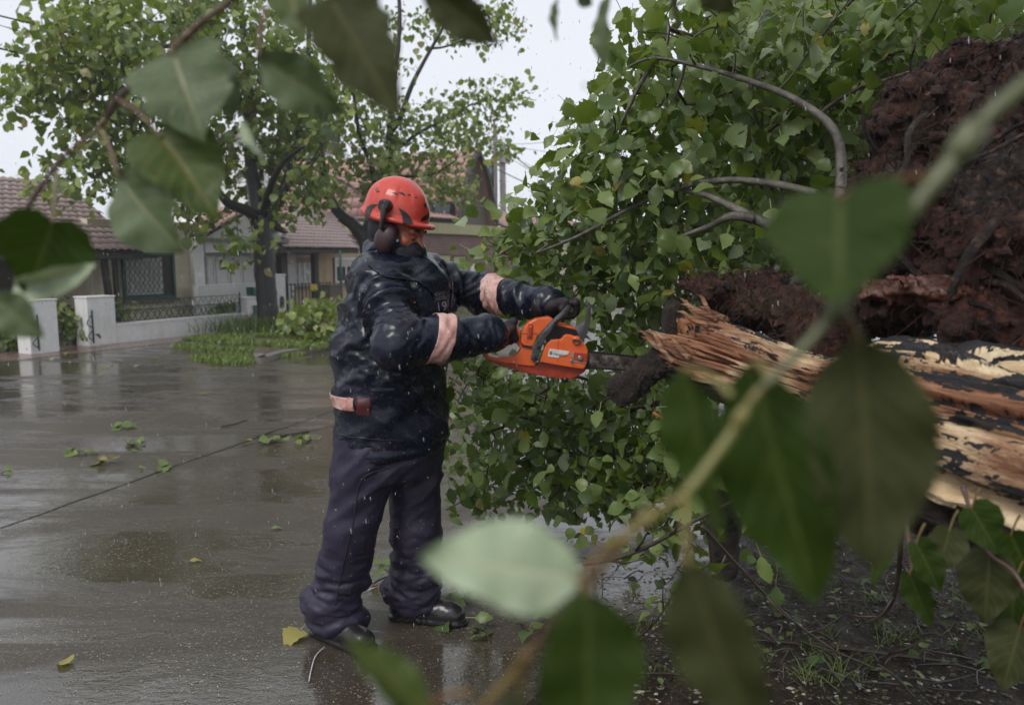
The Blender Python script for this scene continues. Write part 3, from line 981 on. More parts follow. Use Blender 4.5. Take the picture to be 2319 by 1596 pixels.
wire('lower cable running right from the poles into the leaves', [P(1128, 384, YP), P(1160, 400, 30), P(1218, 428, 26), P(1320, 490, 22)], .02)
wire('thin wire sagging right of the poles', [P(1137, 345, YP), P(1200, 385, 30), P(1290, 420, 27)], .01)
wire('faint wire rising to the right above the poles', [P(1145, 326, YP), P(1220, 324, 30), P(1330, 306, 27), P(1450, 270, 24)], .009)
wire('faint wire crossing the sky right of the poles', [P(1145, 330, YP), P(1240, 345, 30), P(1340, 365, 27)], .008)
# ================================================================== plants
def mat_leaf(name, top, under, rough=0.36, trans=0.36, veins=False, vcol=(0.30, 0.32, 0.14), tcol=(0.30, 0.44, 0.04), spec=.38):
    m = NT(name)
    v = m.tex('Object')
    geo = m.n('NewGeometry')
    nz = m.noise(v, 30, 4)
    t = m.ramp(nz, [(0.3, tuple(c * 0.7 for c in top)), (0.7, tuple(min(1, c * 1.25) for c in top))])
    un = m.ramp(nz, [(0.3, tuple(c * 0.8 for c in under)), (0.7, under)])
    c = m.mix(geo.outputs['Backfacing'], t, un)
    if veins:
        uv = m.n('TexCoord').outputs['UV']
        sep = m.n('SeparateXYZ'); m.l(uv, sep.inputs[0])
        av = m.math('ABSOLUTE', sep.outputs[1])
        mid = m.ramp(av, [(0.02, 1.0), (0.05, 0.0)])
        # side veins run outward and forward
        ph = m.math('SUBTRACT', sep.outputs[0], m.math('MULTIPLY', av, 0.62))
        sv = m.math('ABSOLUTE', m.math('SUBTRACT', m.math('FRACT', m.math('MULTIPLY', ph, 7.0)), 0.5))
        side = m.ramp(sv, [(0.03, 0.9), (0.09, 0.0)])
        net = m.n('TexVoronoi', Scale=26.0, feature='DISTANCE_TO_EDGE'); m.l(uv, net.inputs['Vector'])
        nf = m.ramp(net.outputs['Distance'], [(0.0, 0.32), (0.09, 0.0)])
        vf = m.math('MAXIMUM', mid, m.math('MAXIMUM', side, nf))
        c = m.mix(vf, c, vcol)
        blot = m.ramp(m.noise(uv, 3.5, 4, 0.7), [(0.62, 0.0), (0.78, 0.55)])
        c = m.mix(blot, c, (0.13, 0.10, 0.03))
        m.set(Normal=m.bump(m.math('SUBTRACT', 1.0, vf), 0.35, 0.004))
    m.set(Base_Color=c, Roughness=rough, Specular_IOR_Level=spec)
    tr = m.n('BsdfTranslucent')
    m.l(m.mix(0.5, c, tcol, 'MIX'), tr.inputs['Color'])
    ms = m.n('MixShader'); ms.inputs[0].default_value = trans
    m.l(m.b.outputs[0], ms.inputs[1]); m.l(tr.outputs[0], ms.inputs[2]); m.l(ms.outputs[0], m.out.inputs['Surface'])
    return m.mat

# fallen poplar: darker, with pale undersides
LM_POP = [mat_leaf('poplar_leaf_green', (0.075, 0.125, 0.016), (0.17, 0.235, 0.075)),
          mat_leaf('poplar_leaf_mid', (0.125, 0.180, 0.022), (0.21, 0.275, 0.09)),
          mat_leaf('poplar_leaf_dark', (0.036, 0.072, 0.013), (0.10, 0.155, 0.055)),
          mat_leaf('poplar_leaf_pale', (0.24, 0.30, 0.13), (0.32, 0.39, 0.23)),  # pale leaves, also carrying wet gloss as part of their colour
          mat_leaf('poplar_leaf_yellow', (0.42, 0.36, 0.05), (0.42, 0.36, 0.10))]
# street trees: fresher, some turning
LM_STR = [mat_leaf('street_leaf_green', (0.14, 0.20, 0.028), (0.22, 0.28, 0.08), trans=.36),
          mat_leaf('street_leaf_light', (0.26, 0.32, 0.05), (0.33, 0.39, 0.12), trans=.38),
          mat_leaf('street_leaf_dark', (0.075, 0.125, 0.022), (0.15, 0.205, 0.07), trans=.34),
          mat_leaf('street_leaf_turning', (0.22, 0.17, 0.035), (0.24, 0.20, 0.07), trans=.36),
          mat_leaf('street_leaf_yellowish', (0.21, 0.23, 0.045), (0.26, 0.27, 0.10), trans=.4)]

def mat_bark(name, a, b, c, scale=9, rough=0.35, stretch=0.25, bump=0.9):
    m = NT(name)
    v = m.tex('Object')
    vs = m.tex('Object', (1, 1, stretch))
    n1 = m.noise(vs, scale, 6, 0.65)
    col = m.ramp(n1, [(0.3, a), (0.52, b), (0.75, c)])
    moss = m.ramp(m.noise(v, 3.0, 4, 0.6), [(0.55, 0.0), (0.75, 0.35)])
    col = m.mix(moss, col, (0.045, 0.06, 0.02))
    return m.set(Base_Color=col, Roughness=rough, Normal=m.bump(m.noise(vs, scale * 3, 6, 0.7), bump, 0.02))
M_BARK = mat_bark('wet_dark_bark', (0.005, 0.0045, 0.0045), (0.013, 0.011, 0.010), (0.036, 0.030, 0.028))
M_BARKG = mat_bark('grey_poplar_bark', (0.04, 0.034, 0.028), (0.13, 0.115, 0.10), (0.26, 0.24, 0.21), 14, 0.4, 1.0, 0.5)
M_TWIG = simple('wet_brown_twig', (0.042, 0.028, 0.02), 0.35, 0.4, 20)
M_PETI = simple('yellow_green_petiole', (0.20, 0.20, 0.06), 0.45, 0.2, 20)

# leaf shape: local x from stalk to tip, y across, z up; about one unit long
def leaf_base(kind=0, fold=0.22, curl=0.25, coarse=False, petiole=True):
    rnd = random.Random(kind * 13 + 5)
    if kind % 3 == 2:        # longer, pointed
        hw = [(0.0, 0.02), (0.10, 0.20), (0.28, 0.33), (0.5, 0.33), (0.7, 0.24), (0.86, 0.11), (1.0, 0.0)]
    elif kind % 3 == 1:      # round
        hw = [(0.0, 0.10), (0.08, 0.33), (0.26, 0.48), (0.5, 0.49), (0.72, 0.38), (0.88, 0.20), (1.0, 0.0)]
    else:                    # three-cornered
        hw = [(0.0, 0.12), (0.08, 0.40), (0.24, 0.52), (0.44, 0.46), (0.66, 0.31), (0.84, 0.15), (1.0, 0.0)]
    if coarse:
        hw = [hw[0], hw[2], hw[4], hw[6]]
    else:
        xs = np.linspace(0, 1, 12)
        ws = np.interp(xs, [h_[0] for h_ in hw], [h_[1] for h_ in hw])
        hw = [(x, w * (1 + (.075 if i % 2 else -.075) * (0 < i < 11))) for i, (x, w) in enumerate(zip(xs, ws))]
    v, f = [], []
    ph = rnd.random() * 6
    for i, (x, w) in enumerate(hw):
        jl = 1 + (rnd.random() - .5) * .16; jr = 1 + (rnd.random() - .5) * .16
        drop = -curl * x * x
        wav = .05 * math.sin(ph + x * 7)
        nx = x - (0.10 if i == 0 else 0)
        v += [(nx if i == 0 else x + (.02 if i % 2 else -.01), w * jl, w * fold + drop + wav), (x, 0, drop), (nx if i == 0 else x - (.02 if i % 2 else -.01), -w * jr, w * fold + drop - wav)]
    for i in range(len(hw) - 1):
        a = i * 3
        f += [(a, a + 1, a + 4, a + 3), (a + 1, a + 2, a + 5, a + 4)]
    nb = len(f)
    if petiole:
        b = len(v); w = 0.016
        v += [(0, w, 0), (0, -w, 0), (-.32, -w, .05), (-.32, w, .05), (-.62, -w, .16), (-.62, w, .16)]
        f += [(b, b + 1, b + 2, b + 3), (b + 3, b + 2, b + 4, b + 5)]
    v = np.array(v, float)
    return v, np.array(f)[:, ::-1], nb     # face towards +z

LEAF_V = [leaf_base(k) for k in range(6)]
LEAF_C = [leaf_base(k, coarse=True, petiole=False) for k in range(6)]
_leaf_me = {}
def leaf_mesh(kind, mi, mats):
    key = (kind, mi, mats[0].name)
    if key not in _leaf_me:
        v, f, nb = LEAF_V[kind]
        me = np_mesh('leaf', v, f, midx=[0] * nb + [1] * (len(f) - nb))
        me.materials.append(mats[mi]); me.materials.append(M_PETI)
        _leaf_me[key] = me
    return _leaf_me[key]

def leaf_frames(pos, size, droop=0.8, rng=RNG, face=None, face_w=0.0):
    """random hanging leaves: tips mostly down and outwards"""
    n = len(pos)
    x = rng.normal(size=(n, 3)); x[:, 2] = x[:, 2] * 0.5 - droop
    x /= np.linalg.norm(x, axis=1, keepdims=True)
    z = rng.normal(size=(n, 3)); z[:, 2] = np.abs(z[:, 2]) * 0.9 + .25
    if face is not None:
        z = z * (1 - face_w) + np.asarray(face) * face_w * np.where(rng.random((n, 1)) < .84, 1, -1) * 1.3
    z -= x * (z * x).sum(1, keepdims=True)
    z /= np.maximum(np.linalg.norm(z, axis=1, keepdims=True), 1e-6)
    y = np.cross(z, x)
    M = np.zeros((n, 4, 4)); s = size[:, None]
    M[:, :3, 0] = x * s; M[:, :3, 1] = y * s; M[:, :3, 2] = z * s; M[:, :3, 3] = pos; M[:, 3, 3] = 1
    return M

def place_leaves(parent, M, kinds, mis, mats, nobj=300, coarse=False, stuff_name='foliage'):
    """the leaves that show largest become objects, the rest one joined part"""
    pos = M[:, :3, 3]; size = np.linalg.norm(M[:, :3, 0], axis=1)
    yy = pos[:, 1] * _cp - (pos[:, 2] - CAM_H) * _sp
    px = CX + pos[:, 0] * FPX / np.maximum(yy, .05)
    py = CY - (pos[:, 1] * _sp + (pos[:, 2] - CAM_H) * _cp) * FPX / np.maximum(yy, .05)
    show = size / np.maximum(yy, .05)
    show[(yy < .1) | (px < 0) | (px > 2319) | (py < 0) | (py > 1596)] *= 1e-3
    order = np.argsort(-show)
    big = set(order[:nobj].tolist())
    for i in order[:nobj]:
        o = bpy.data.objects.new('leaf', leaf_mesh(int(kinds[i]), int(mis[i]), mats))
        put(o, parent); o.matrix_basis = Matrix(M[i].tolist())
    rest = order[nobj:]
    if not len(rest):
        return
    Vs, Fs, Ms = [], [], []
    base = 0
    for k in range(6):
        idx = rest[kinds[rest] == k]
        if not len(idx): continue
        v, f, nb = (LEAF_C if coarse else LEAF_V)[k]
        V = np.einsum('nij,kj->nki', M[idx][:, :3, :3], v) + pos[idx][:, None]
        Fs.append((f[None] + (np.arange(len(idx)) * len(v))[:, None, None] + base).reshape(-1, 4))
        mm = np.tile(mis[idx][:, None], (1, len(f)))
        mm[:, nb:] = len(mats)
        Ms.append(mm.ravel()); Vs.append(V.reshape(-1, 3)); base += V.shape[0] * V.shape[1]
    me = np_mesh(stuff_name, np.concatenate(Vs), np.concatenate(Fs), midx=np.concatenate(Ms))
    mesh_obj(stuff_name, me, list(mats) + [M_PETI], parent, kind='stuff')

class Skeleton:
    def __init__(self):
        self.pos, self.par, self.fix, self.paths = [], [], [], []
    def limb(self, pts, r0, r1, n=5):
        """explicit limb; returns node ids"""
        pts = smooth_path(pts, n)
        ids = []
        par = -1
        if self.pos:
            A = np.array(self.pos); d = ((A - np.array(pts[0])) ** 2).sum(1)
            par = int(np.argmin(d))
        for i, p in enumerate(pts):
            self.pos.append(tuple(p)); self.par.append(par); self.fix.append(r0 + (r1 - r0) * i / (len(pts) - 1))
            par = len(self.pos) - 1; ids.append(par)
        self.paths.append(('limb', ids))
        return ids
    def grow(self, centers, wob=0.12, sag=0.1, minr=0.004, skip=0):
        nl = len(self.pos)
        A = np.array(self.pos)
        d0 = [((A - c) ** 2).sum(1)[skip:].min() for c in centers]
        self.tips = []
        P_ = np.array(self.pos)
        for c in np.array(centers)[np.argsort(d0)]:
            d = np.sqrt(((P_ - c) ** 2).sum(1)); d[:skip] += 1e6
            j = int(np.argmin(d))
            a = Vector(self.pos[j]); b = Vector(c); L = (b - a).length
            if L < 0.02: continue
            k = 4
            ids = [j]
            mid = (a + b) / 2 + Vector((random.gauss(0, 1), random.gauss(0, 1), random.gauss(0, .6) + sag * 4)) * (wob * L)
            prev = j
            for q in range(1, k + 1):
                t = q / k
                p = a * (1 - t) ** 2 + mid * (2 * t * (1 - t)) + b * t * t
                self.pos.append(tuple(p)); self.par.append(prev); self.fix.append(0); prev = len(self.pos) - 1; ids.append(prev)
            P_ = np.array(self.pos)
            self.paths.append(('twig', ids)); self.tips.append(prev)
        w = np.zeros(len(self.pos))
        ch = np.zeros(len(self.pos), int)
        for i in range(len(self.pos)):
            if self.par[i] >= 0: ch[self.par[i]] += 1
        w[ch == 0] = 1
        for i in range(len(self.pos) - 1, -1, -1):
            if self.par[i] >= 0: w[self.par[i]] += w[i]
        self.r = np.maximum(np.array(self.fix), np.where(np.array(self.fix) > 0, 0, minr * np.maximum(w, 1) ** 0.5))
    def build(self, parent, m_limb, m_twig, limb_name='branch', sides=9, first=None, wob=0.0):
        tw = MB()
        nl = 0
        for kind, ids in self.paths:
            pts = [self.pos[i] for i in ids]; r = [self.r[i] for i in ids]
            if kind == 'limb':
                mb = MB(); mb.tube(pts, r, sides, wob=wob)
                mb.build(first if (first and nl == 0) else limb_name, m_limb, parent)
                nl += 1
            else:
                r[0] = min(r[0], r[1] * 1.3)
                tw.tube(pts, r, 5 if max(r) > .012 else 4, cap=False)
        if tw.v:
            tw.build('twigs', m_twig, parent, kind='stuff')

def in_ellipses(specs, rng=RNG):
    """specs: (px, py, rx, ry, n, y0, y1): points spread over picture ellipses at depths y0..y1"""
    out = []
    for (px, py, rx, ry, n, y0, y1) in specs:
        for _ in range(n):
            a = rng.random() * 2 * math.pi; q = math.sqrt(rng.random())
            out.append(P(px + rx * q * math.cos(a), py + ry * q * math.sin(a), y0 + (y1 - y0) * rng.random()))
    return np.array([tuple(p) for p in out])

def leaf_cloud(centers, per, rad, size, mats, wts, droop=.8, face_w=0.35, rng=RNG, var=.6):
    c = np.repeat(centers, per, 0)
    pos = c + rng.normal(size=c.shape) * rad * np.array([1, 1, .8])
    sz = size * (1 + (rng.random(len(pos)) - .5) * 2 * var)
    M = leaf_frames(pos, sz, droop, rng, face=(-.15, -.8, .55), face_w=face_w)
    kinds = rng.integers(0, 6, len(pos))
    # colours keep together by cluster
    tone = np.repeat(rng.random(len(centers)), per) * .55 + rng.random(len(pos)) * .45
    cum = np.cumsum(wts) / sum(wts)
    u = np.argsort(np.argsort(tone)) / len(tone)
    mis = np.searchsorted(cum, u).clip(0, len(mats) - 1)
    return M, kinds, mis

# ---- street tree, near ---------------------------------------------------------
B1 = G(608, 757); Y1 = B1.y
t1 = thing('street_tree', 'near street tree with thick dark forked trunk on the grass verge', 'tree', (B1.x, B1.y, VZ), 'street trees on the verge')
sk = Skeleton()
q = lambda x, y, dy=0.0: P(x, y, Y1 + dy)
sk.limb([Vector((B1.x - .02, Y1, -.02)), q(606, 700), q(601, 640), q(598, 570), q(594, 525), q(586, 490)], .205, .19)
sk.fix[0] = .30; sk.fix[1] = .26; sk.fix[2] = .23
sk.limb([q(588, 500), q(560, 478, -.3), q(520, 462, -.7), q(498, 440, -1.0)], .125, .07)
sk.limb([q(586, 492), q(575, 420, .2), q(566, 350, .4), q(570, 270, .5), q(560, 160, .6), q(545, 20, .8), q(530, -120, 1.0)], .15, .04)
sk.limb([q(596, 510), q(625, 460, .1), q(650, 410, .3), q(668, 330, .5), q(690, 240, .7), q(700, 90, .9), q(702, -90, 1.0)], .125, .035)
sk.limb([q(594, 500), q(610, 430, -.4), q(640, 370, -.9), q(690, 330, -1.3)], .085, .03)
sk.limb([q(498, 442, -1.0), q(470, 400, -1.3), q(450, 330, -1.6), q(400, 240, -1.9)], .085, .04)
sk.limb([q(572, 300, .5), q(520, 180, 0), q(470, 140, -.5), q(420, 112, -.9), q(340, 105, -1.2), q(250, 130, -1.6)], .075, .03)
sk.limb([q(560, 180, .6), q(440, 60, .2), q(320, 55, -.2), q(220, 40, -.6)], .06, .025)
sk.limb([q(650, 415, .3), q(720, 350, .6), q(740, 250, .6)], .07, .03)
n1 = len(sk.pos)
cen = in_ellipses([(170, 120, 160, 95, 60, Y1 - 2.6, Y1 - .6), (70, 205, 75, 60, 22, Y1 - 2.4, Y1 - 1.0), (330, 60, 190, 90, 70, Y1 - 2, Y1 + 1.2), (310, 200, 150, 90, 48, Y1 - 2.2, Y1 + .6),
                   (560, 90, 170, 120, 70, Y1 - 1.2, Y1 + 2), (540, 290, 150, 110, 66, Y1 - .2, Y1 + 1.8), (590, 380, 130, 60, 24, Y1 + .5, Y1 + 1.8), (240, 330, 110, 90, 38, Y1 - 2.2, Y1 - .4),
                   (350, 420, 110, 70, 30, Y1 - 2, Y1), (680, 420, 70, 70, 16, Y1 - .2, Y1 + 1), (700, 220, 90, 120, 40, Y1 - .6, Y1 + 2), (450, 490, 50, 30, 7, Y1 - 1.2, Y1 - .2), (555, 560, 25, 40, 5, Y1 - 1, Y1 - .5), (650, 480, 50, 30, 5, Y1 - .4, Y1 + .5),
                   (140, 410, 60, 50, 9, Y1 - 2.6, Y1 - 1.6), (560, -90, 300, 90, 40, Y1 - 1, Y1 + 1.5), (150, -20, 150, 60, 10, Y1 - 2, Y1)])
sk.grow(cen, .16, .05, .0065, skip=16)
sk.build(t1, M_BARK, M_BARK, 'limb', 10, 'trunk', .12)
M, kd, mi = leaf_cloud(cen, 16, .23, .13, LM_STR, [38, 26, 22, 6, 8])
place_leaves(t1, M, kd, mi, LM_STR, 300, True)

# ---- street tree, further -------------------------------------------------------
Y2 = B1.y + 3.2; X2 = P(838, 600, Y2).x
t2 = thing('street_tree', 'slimmer leaning street tree behind the worker with open airy crown', 'tree', (X2, Y2, VZ), 'street trees on the verge')
sk = Skeleton()
q = lambda x, y, dy=0.0: P(x, y, Y2 + dy)
sk.limb([Vector((X2, Y2, 0)), q(836, 600), q(826, 545), q(800, 510), q(775, 490), q(752, 458), q(735, 400), q(722, 330)], .21, .08)
sk.limb([q(826, 545), q(838, 500), q(850, 440), q(862, 400), q(880, 350), q(884, 280), q(890, 190), q(905, 60), q(900, -60)], .15, .035)
sk.limb([q(880, 350, 0), q(910, 330, .2), q(950, 300, .4), q(1010, 270, .6), q(1070, 235, .6)], .06, .02)
sk.limb([q(884, 300), q(905, 270), q(930, 200), q(960, 140), q(1000, 70), q(1014, 40)], .075, .022)
sk.limb([q(970, 110), q(1005, 107), q(1050, 90), q(1110, 60)], .03, .012)
sk.limb([q(850, 440), q(840, 370, -.3), q(815, 310, -.5), q(800, 200, -.7), q(790, 60, -.8)], .075, .025)
sk.limb([q(862, 400), q(920, 400, -.4), q(980, 395, -.8), q(1030, 365, -1)], .05, .015)
cen = in_ellipses([(740, 370, 90, 80, 34, Y2 - 1.4, Y2 + 1), (830, 300, 90, 110, 44, Y2 - 1, Y2 + 1.2), (960, 330, 110, 60, 38, Y2 - 1, Y2 + 1.2), (1070, 320, 90, 35, 18, Y2 - .8, Y2 + .8), (900, 420, 110, 55, 30, Y2 - 1.2, Y2 + .6),
                   (1010, 260, 90, 50, 16, Y2 - .4, Y2 + 1), (1100, 215, 60, 45, 9, Y2, Y2 + .8), (1170, 215, 35, 25, 6, Y2, Y2 + .8), (830, 110, 120, 100, 28, Y2 - 1, Y2 + 1.4), (970, 60, 60, 60, 8, Y2, Y2 + 1), (1090, 50, 90, 55, 24, Y2, Y2 + 1),
                   (1010, 420, 60, 40, 12, Y2 - 1.2, Y2), (1130, 270, 35, 40, 6, Y2, Y2 + 1), (720, 250, 60, 60, 14, Y2 - 1, Y2 + .6)])
sk.grow(cen, .14, .05, .0055, skip=16)
sk.build(t2, M_BARK, M_BARK, 'limb', 9, 'trunk', .1)
M, kd, mi = leaf_cloud(cen, 14, .2, .12, LM_STR, [34, 32, 18, 6, 10])
place_leaves(t2, M, kd, mi, LM_STR, 300, True)

# ---- grass of the verge, tufts round the trunk ----------------------------------
def mat_grass(name, a, b):
    m = NT(name)
    g = m.n('NewGeometry')
    oi = m.noise(m.tex('Object'), 6, 3)
    return m.set(Base_Color=m.ramp(oi, [(0.3, a), (0.7, b)]), Roughness=.4)
M_GRASS = mat_grass('bright_wet_grass', (0.075, 0.12, 0.018), (0.17, 0.235, 0.035))
M_TUFT = mat_grass('dark_tuft_grass', (0.05, 0.09, 0.018), (0.13, 0.17, 0.04))
def blades(name, pts, hmin, hmax, w, mat, lean=.35, **props):
    n = len(pts)
    pts = np.asarray(pts)
    a = RNG.random(n) * 2 * math.pi
    hgt = hmin + (hmax - hmin) * RNG.random(n)
    dx = np.stack([np.cos(a), np.sin(a), np.zeros(n)], 1) * w / 2
    ln = RNG.normal(size=(n, 3)) * (lean * hgt)[:, None]; ln[:, 2] = 0
    up = np.stack([np.zeros(n), np.zeros(n), hgt], 1)
    V = np.stack([pts - dx, pts + dx, pts + dx * .7 + up * .55 + ln * .4, pts - dx * .7 + up * .55 + ln * .4, pts + dx * .12 + up + ln * 1.2, pts - dx * .12 + up + ln * 1.2], 1).reshape(-1, 3)
    F = np.array([[0, 1, 2, 3], [3, 2, 4, 5]])[None] + (np.arange(n) * 6)[:, None, None]
    return mesh_obj(name, np_mesh(name, V, F.reshape(-1, 4)), mat, **props)
def in_poly(poly, n, z):
    xs = [p.x for p in poly]; ys = [p.y for p in poly]
    out = []
    while len(out) < n:
        x, y = random.uniform(min(xs), max(xs)), random.uniform(min(ys), max(ys))
        c = False
        for i in range(len(poly)):
            a, b = poly[i], poly[i - 1]
            if (a.y > y) != (b.y > y) and x < (b.x - a.x) * (y - a.y) / (b.y - a.y) + a.x: c = not c
        if c and float(fbm(np.array([[x * 1.3, y * 1.3, .5]]), 3)[0]) > -.32:
            out.append((x, y, z))
    return out
gp = [G(382, 786, 0), G(470, 797), G(560, 800), G(640, 800, VZ), G(740, 786, VZ), G(860, 770, VZ), G(860, 742, VZ), G(700, 752, VZ), G(560, 760, VZ), G(470, 768)]
pts = in_poly(gp, 15000, .0)
pts = [(x, y, VZ - .015 if Vector((x, y, 0)).dot(U) > 9.3 else .0) for x, y, z in pts]
pts += in_poly([G(425, 812), G(470, 806), G(560, 806), G(590, 815), G(560, 828), G(480, 828)], 2600, 0.0)
pts += in_poly([st(14.5, KT + .2), st(45, KT + .2), st(45, 11.8), st(14.5, 11.8)], 9000, VZ - .015)
blades('grass', pts, .03, .085, .014, M_GRASS, kind='stuff')
tf = thing('grass_tuft', 'dark grass tuft around the foot of the near street tree', 'grass tuft', (B1.x, B1.y - .2, VZ))
tp = []
for _ in range(2200):
    a = random.random() * 6.28; r = .15 + abs(random.gauss(0, .38))
    tp.append((B1.x + r * 1.35 * math.cos(a), B1.y - .1 + r * .8 * math.sin(a), VZ - .015))
o = blades('blades', tp, .12, .38, .016, M_TUFT, .5, parent=tf, kind='stuff')
# plants behind the railing
def bush(label, cx, cy, t, rx, rz, n, mats, wts, size=.1, name='garden_bush', cat='bush', per=14):
    s0, z0 = on(cx, cy, t)
    c = st(s0, t, 0)
    th = thing(name, label, cat, (c.x, c.y, 0))
    sk = Skeleton(); sk.limb([c, c + Vector((.02, .02, max(.1, z0 * .6)))], .03, .02, 3)
    cen = np.array([tuple(st(s0 + rx * random.gauss(0, .5), t + random.gauss(0, .14), max(.06, z0 + rz * random.gauss(0, .5)))) for _ in range(n)])
    sk.grow(cen, .15, .05, .004); sk.build(th, M_TWIG, M_TWIG, 'stem', 6)
    M, kd, mi = leaf_cloud(cen, per, .09, size, mats, wts)
    place_leaves(th, M, kd, mi, mats, 40)
    return th
bush('dark green bush in the gap between the two left pillars', 165, 735, TW + .5, .28, .33, 26, LM_STR, [40, 2, 60, 1, 1], .09)
bush('green bush poking over the wall near the right end of the heart railing', 520, 700, TW + .55, .36, .16, 18, LM_STR, [60, 10, 30, 1, 4], .10)
bush('small green plant beside the pillar at the left end of the railing', 268, 715, TW + .45, .07, .16, 6, LM_STR, [60, 20, 20, 1, 4], .09)
bush('dark bush behind the low fence at the far left edge', 20, 770, TW + .6, .4, .2, 14, LM_STR, [30, 2, 70, 1, 1], .09)
bush('pale green potted plant behind the iron bar fence', 800, 690, 13.4, .25, .2, 10, LM_STR, [50, 30, 20, 1, 4], .10)
# broken branch heap on the verge behind the worker
hp = thing('fallen_branch', 'leafy broken branch heap lying on the verge between tree trunk and worker', 'branch', G(745, 770, VZ))
sk = Skeleton()
yb = G(745, 765, VZ).y
sk.limb([P(655, 752, yb), P(700, 735, yb - .2), P(760, 712, yb), P(840, 700, yb + .3)], .03, .015)
sk.limb([P(720, 770, yb - .6), P(770, 745, yb - .3), P(850, 735, yb)], .025, .012)
cen = in_ellipses([(735, 728, 75, 40, 52, yb - .7, yb + .6), (800, 745, 60, 45, 34, yb - .8, yb + .4), (680, 722, 35, 30, 14, yb - .3, yb + .5), (760, 770, 50, 18, 16, yb - 1.0, yb - .4)])
cen[:, 2] = np.maximum(cen[:, 2], VZ + .03)
sk.grow(cen, .15, .06, .005); sk.build(hp, M_TWIG, M_TWIG)
M, kd, mi = leaf_cloud(cen, 15, .12, .115, LM_STR, [45, 22, 22, 4, 8])
M[:, 2, 3] = np.maximum(M[:, 2, 3], VZ + .02)
place_leaves(hp, M, kd, mi, LM_STR, 220)
# ================================================================== soil on the near side of the road
nx, ny = 150, 110
S0, S1, T0, T1 = -3.0, 9.0, -6.0, 1.75
gs = np.linspace(S0, S1, nx); gt_ = np.linspace(T0, T1, ny)
gg = np.stack(np.meshgrid(gs, gt_, indexing='ij'), -1).reshape(-1, 2)
pp = gg[:, :1] * np.array(U)[None] + gg[:, 1:] * np.array(N)[None]
nz = fbm(pp * 1.6, 4, 3); nz2 = fbm(pp * 9, 4, 5)
edge = (1.05 + .35 * fbm(pp * 1.1, 3, 9) - gg[:, 1])
zz = np.clip(edge * .12, -.03, .06) + .03 * nz * np.clip(edge, 0, 1) + .022 * nz2 * np.clip(edge * 2, 0, 1)
pp[:, 2] = zz
ii = np.arange(nx * ny).reshape(nx, ny)
F = np.stack([ii[:-1, :-1], ii[1:, :-1], ii[1:, 1:], ii[:-1, 1:]], -1).reshape(-1, 4)
mesh_obj('soil', np_mesh('soil', pp, F), M_SOIL, kind='structure')
def soil_z(x, y):
    p = np.array([[x, y, 0.0]]); t = x * N.x + y * N.y
    e = 1.05 + .35 * float(fbm(p * 1.1, 3, 9)[0]) - t
    return float(np.clip(e * .12, -.03, .06) + .03 * float(fbm(p * 1.6, 4, 3)[0]) * np.clip(e, 0, 1) + .022 * float(fbm(p * 9, 4, 5)[0]) * np.clip(e * 2, 0, 1))
# small stones and shreds of leaf and bark in the soil
bv = np.array([[1, 0, 0], [0, 1, 0], [-1, 0, 0], [0, -1, 0], [0, 0, .7], [0, 0, -.7]], float)
bf = np.array([[0, 1, 4, 4], [1, 2, 4, 4], [2, 3, 4, 4], [3, 0, 4, 4], [1, 0, 5, 5], [2, 1, 5, 5], [3, 2, 5, 5], [0, 3, 5, 5]])
def scatter_stones(name, n, region, smin, smax, mats, lift=0.0):
    V, F, Mx = [], [], []
    for k in range(n):
        x, y = region()
        z = max(soil_z(x, y), 0.0) + lift
        s = random.uniform(smin, smax) ** 1.0
        sc = np.array([s * random.uniform(.6, 1.6), s * random.uniform(.5, 1.1), s * random.uniform(.3, .8)])
        a = random.random() * 6.28
        Rm = np.array([[math.cos(a), -math.sin(a), 0], [math.sin(a), math.cos(a), 0], [0, 0, 1]])
        V.append((bv * sc * (1 + (RNG.random((6, 1)) - .5) * .5)) @ Rm.T + np.array([x, y, z]))
        F.append(np.array([f[:3] for f in bf]) + 6 * k); Mx.append(np.full(8, random.randrange(len(mats))))
    me = np_mesh(name, np.concatenate(V), np.concatenate(F), False, np.concatenate(Mx))
    return mesh_obj(name, me, mats, kind='stuff')
M_STONE = simple('grey_stone', (.16, .145, .13), .35, .4, 30)
M_STONE2 = simple('pale_stone', (.34, .31, .27), .4, .3, 30)
M_SHRED = simple('bark_shred', (.06, .035, .02), .4, .4, 30)
M_SHREDG = simple('green_shred', (.07, .10, .025), .4, .4, 30)
def reg_soil():
    p = G(random.uniform(1350, 2400), random.uniform(1230, 1640)); return p.x, p.y
scatter_stones('gravel', 2600, reg_soil, .003, .013, [M_STONE, M_STONE2, M_SHRED, M_SHRED, M_SHREDG, M_SHREDG])

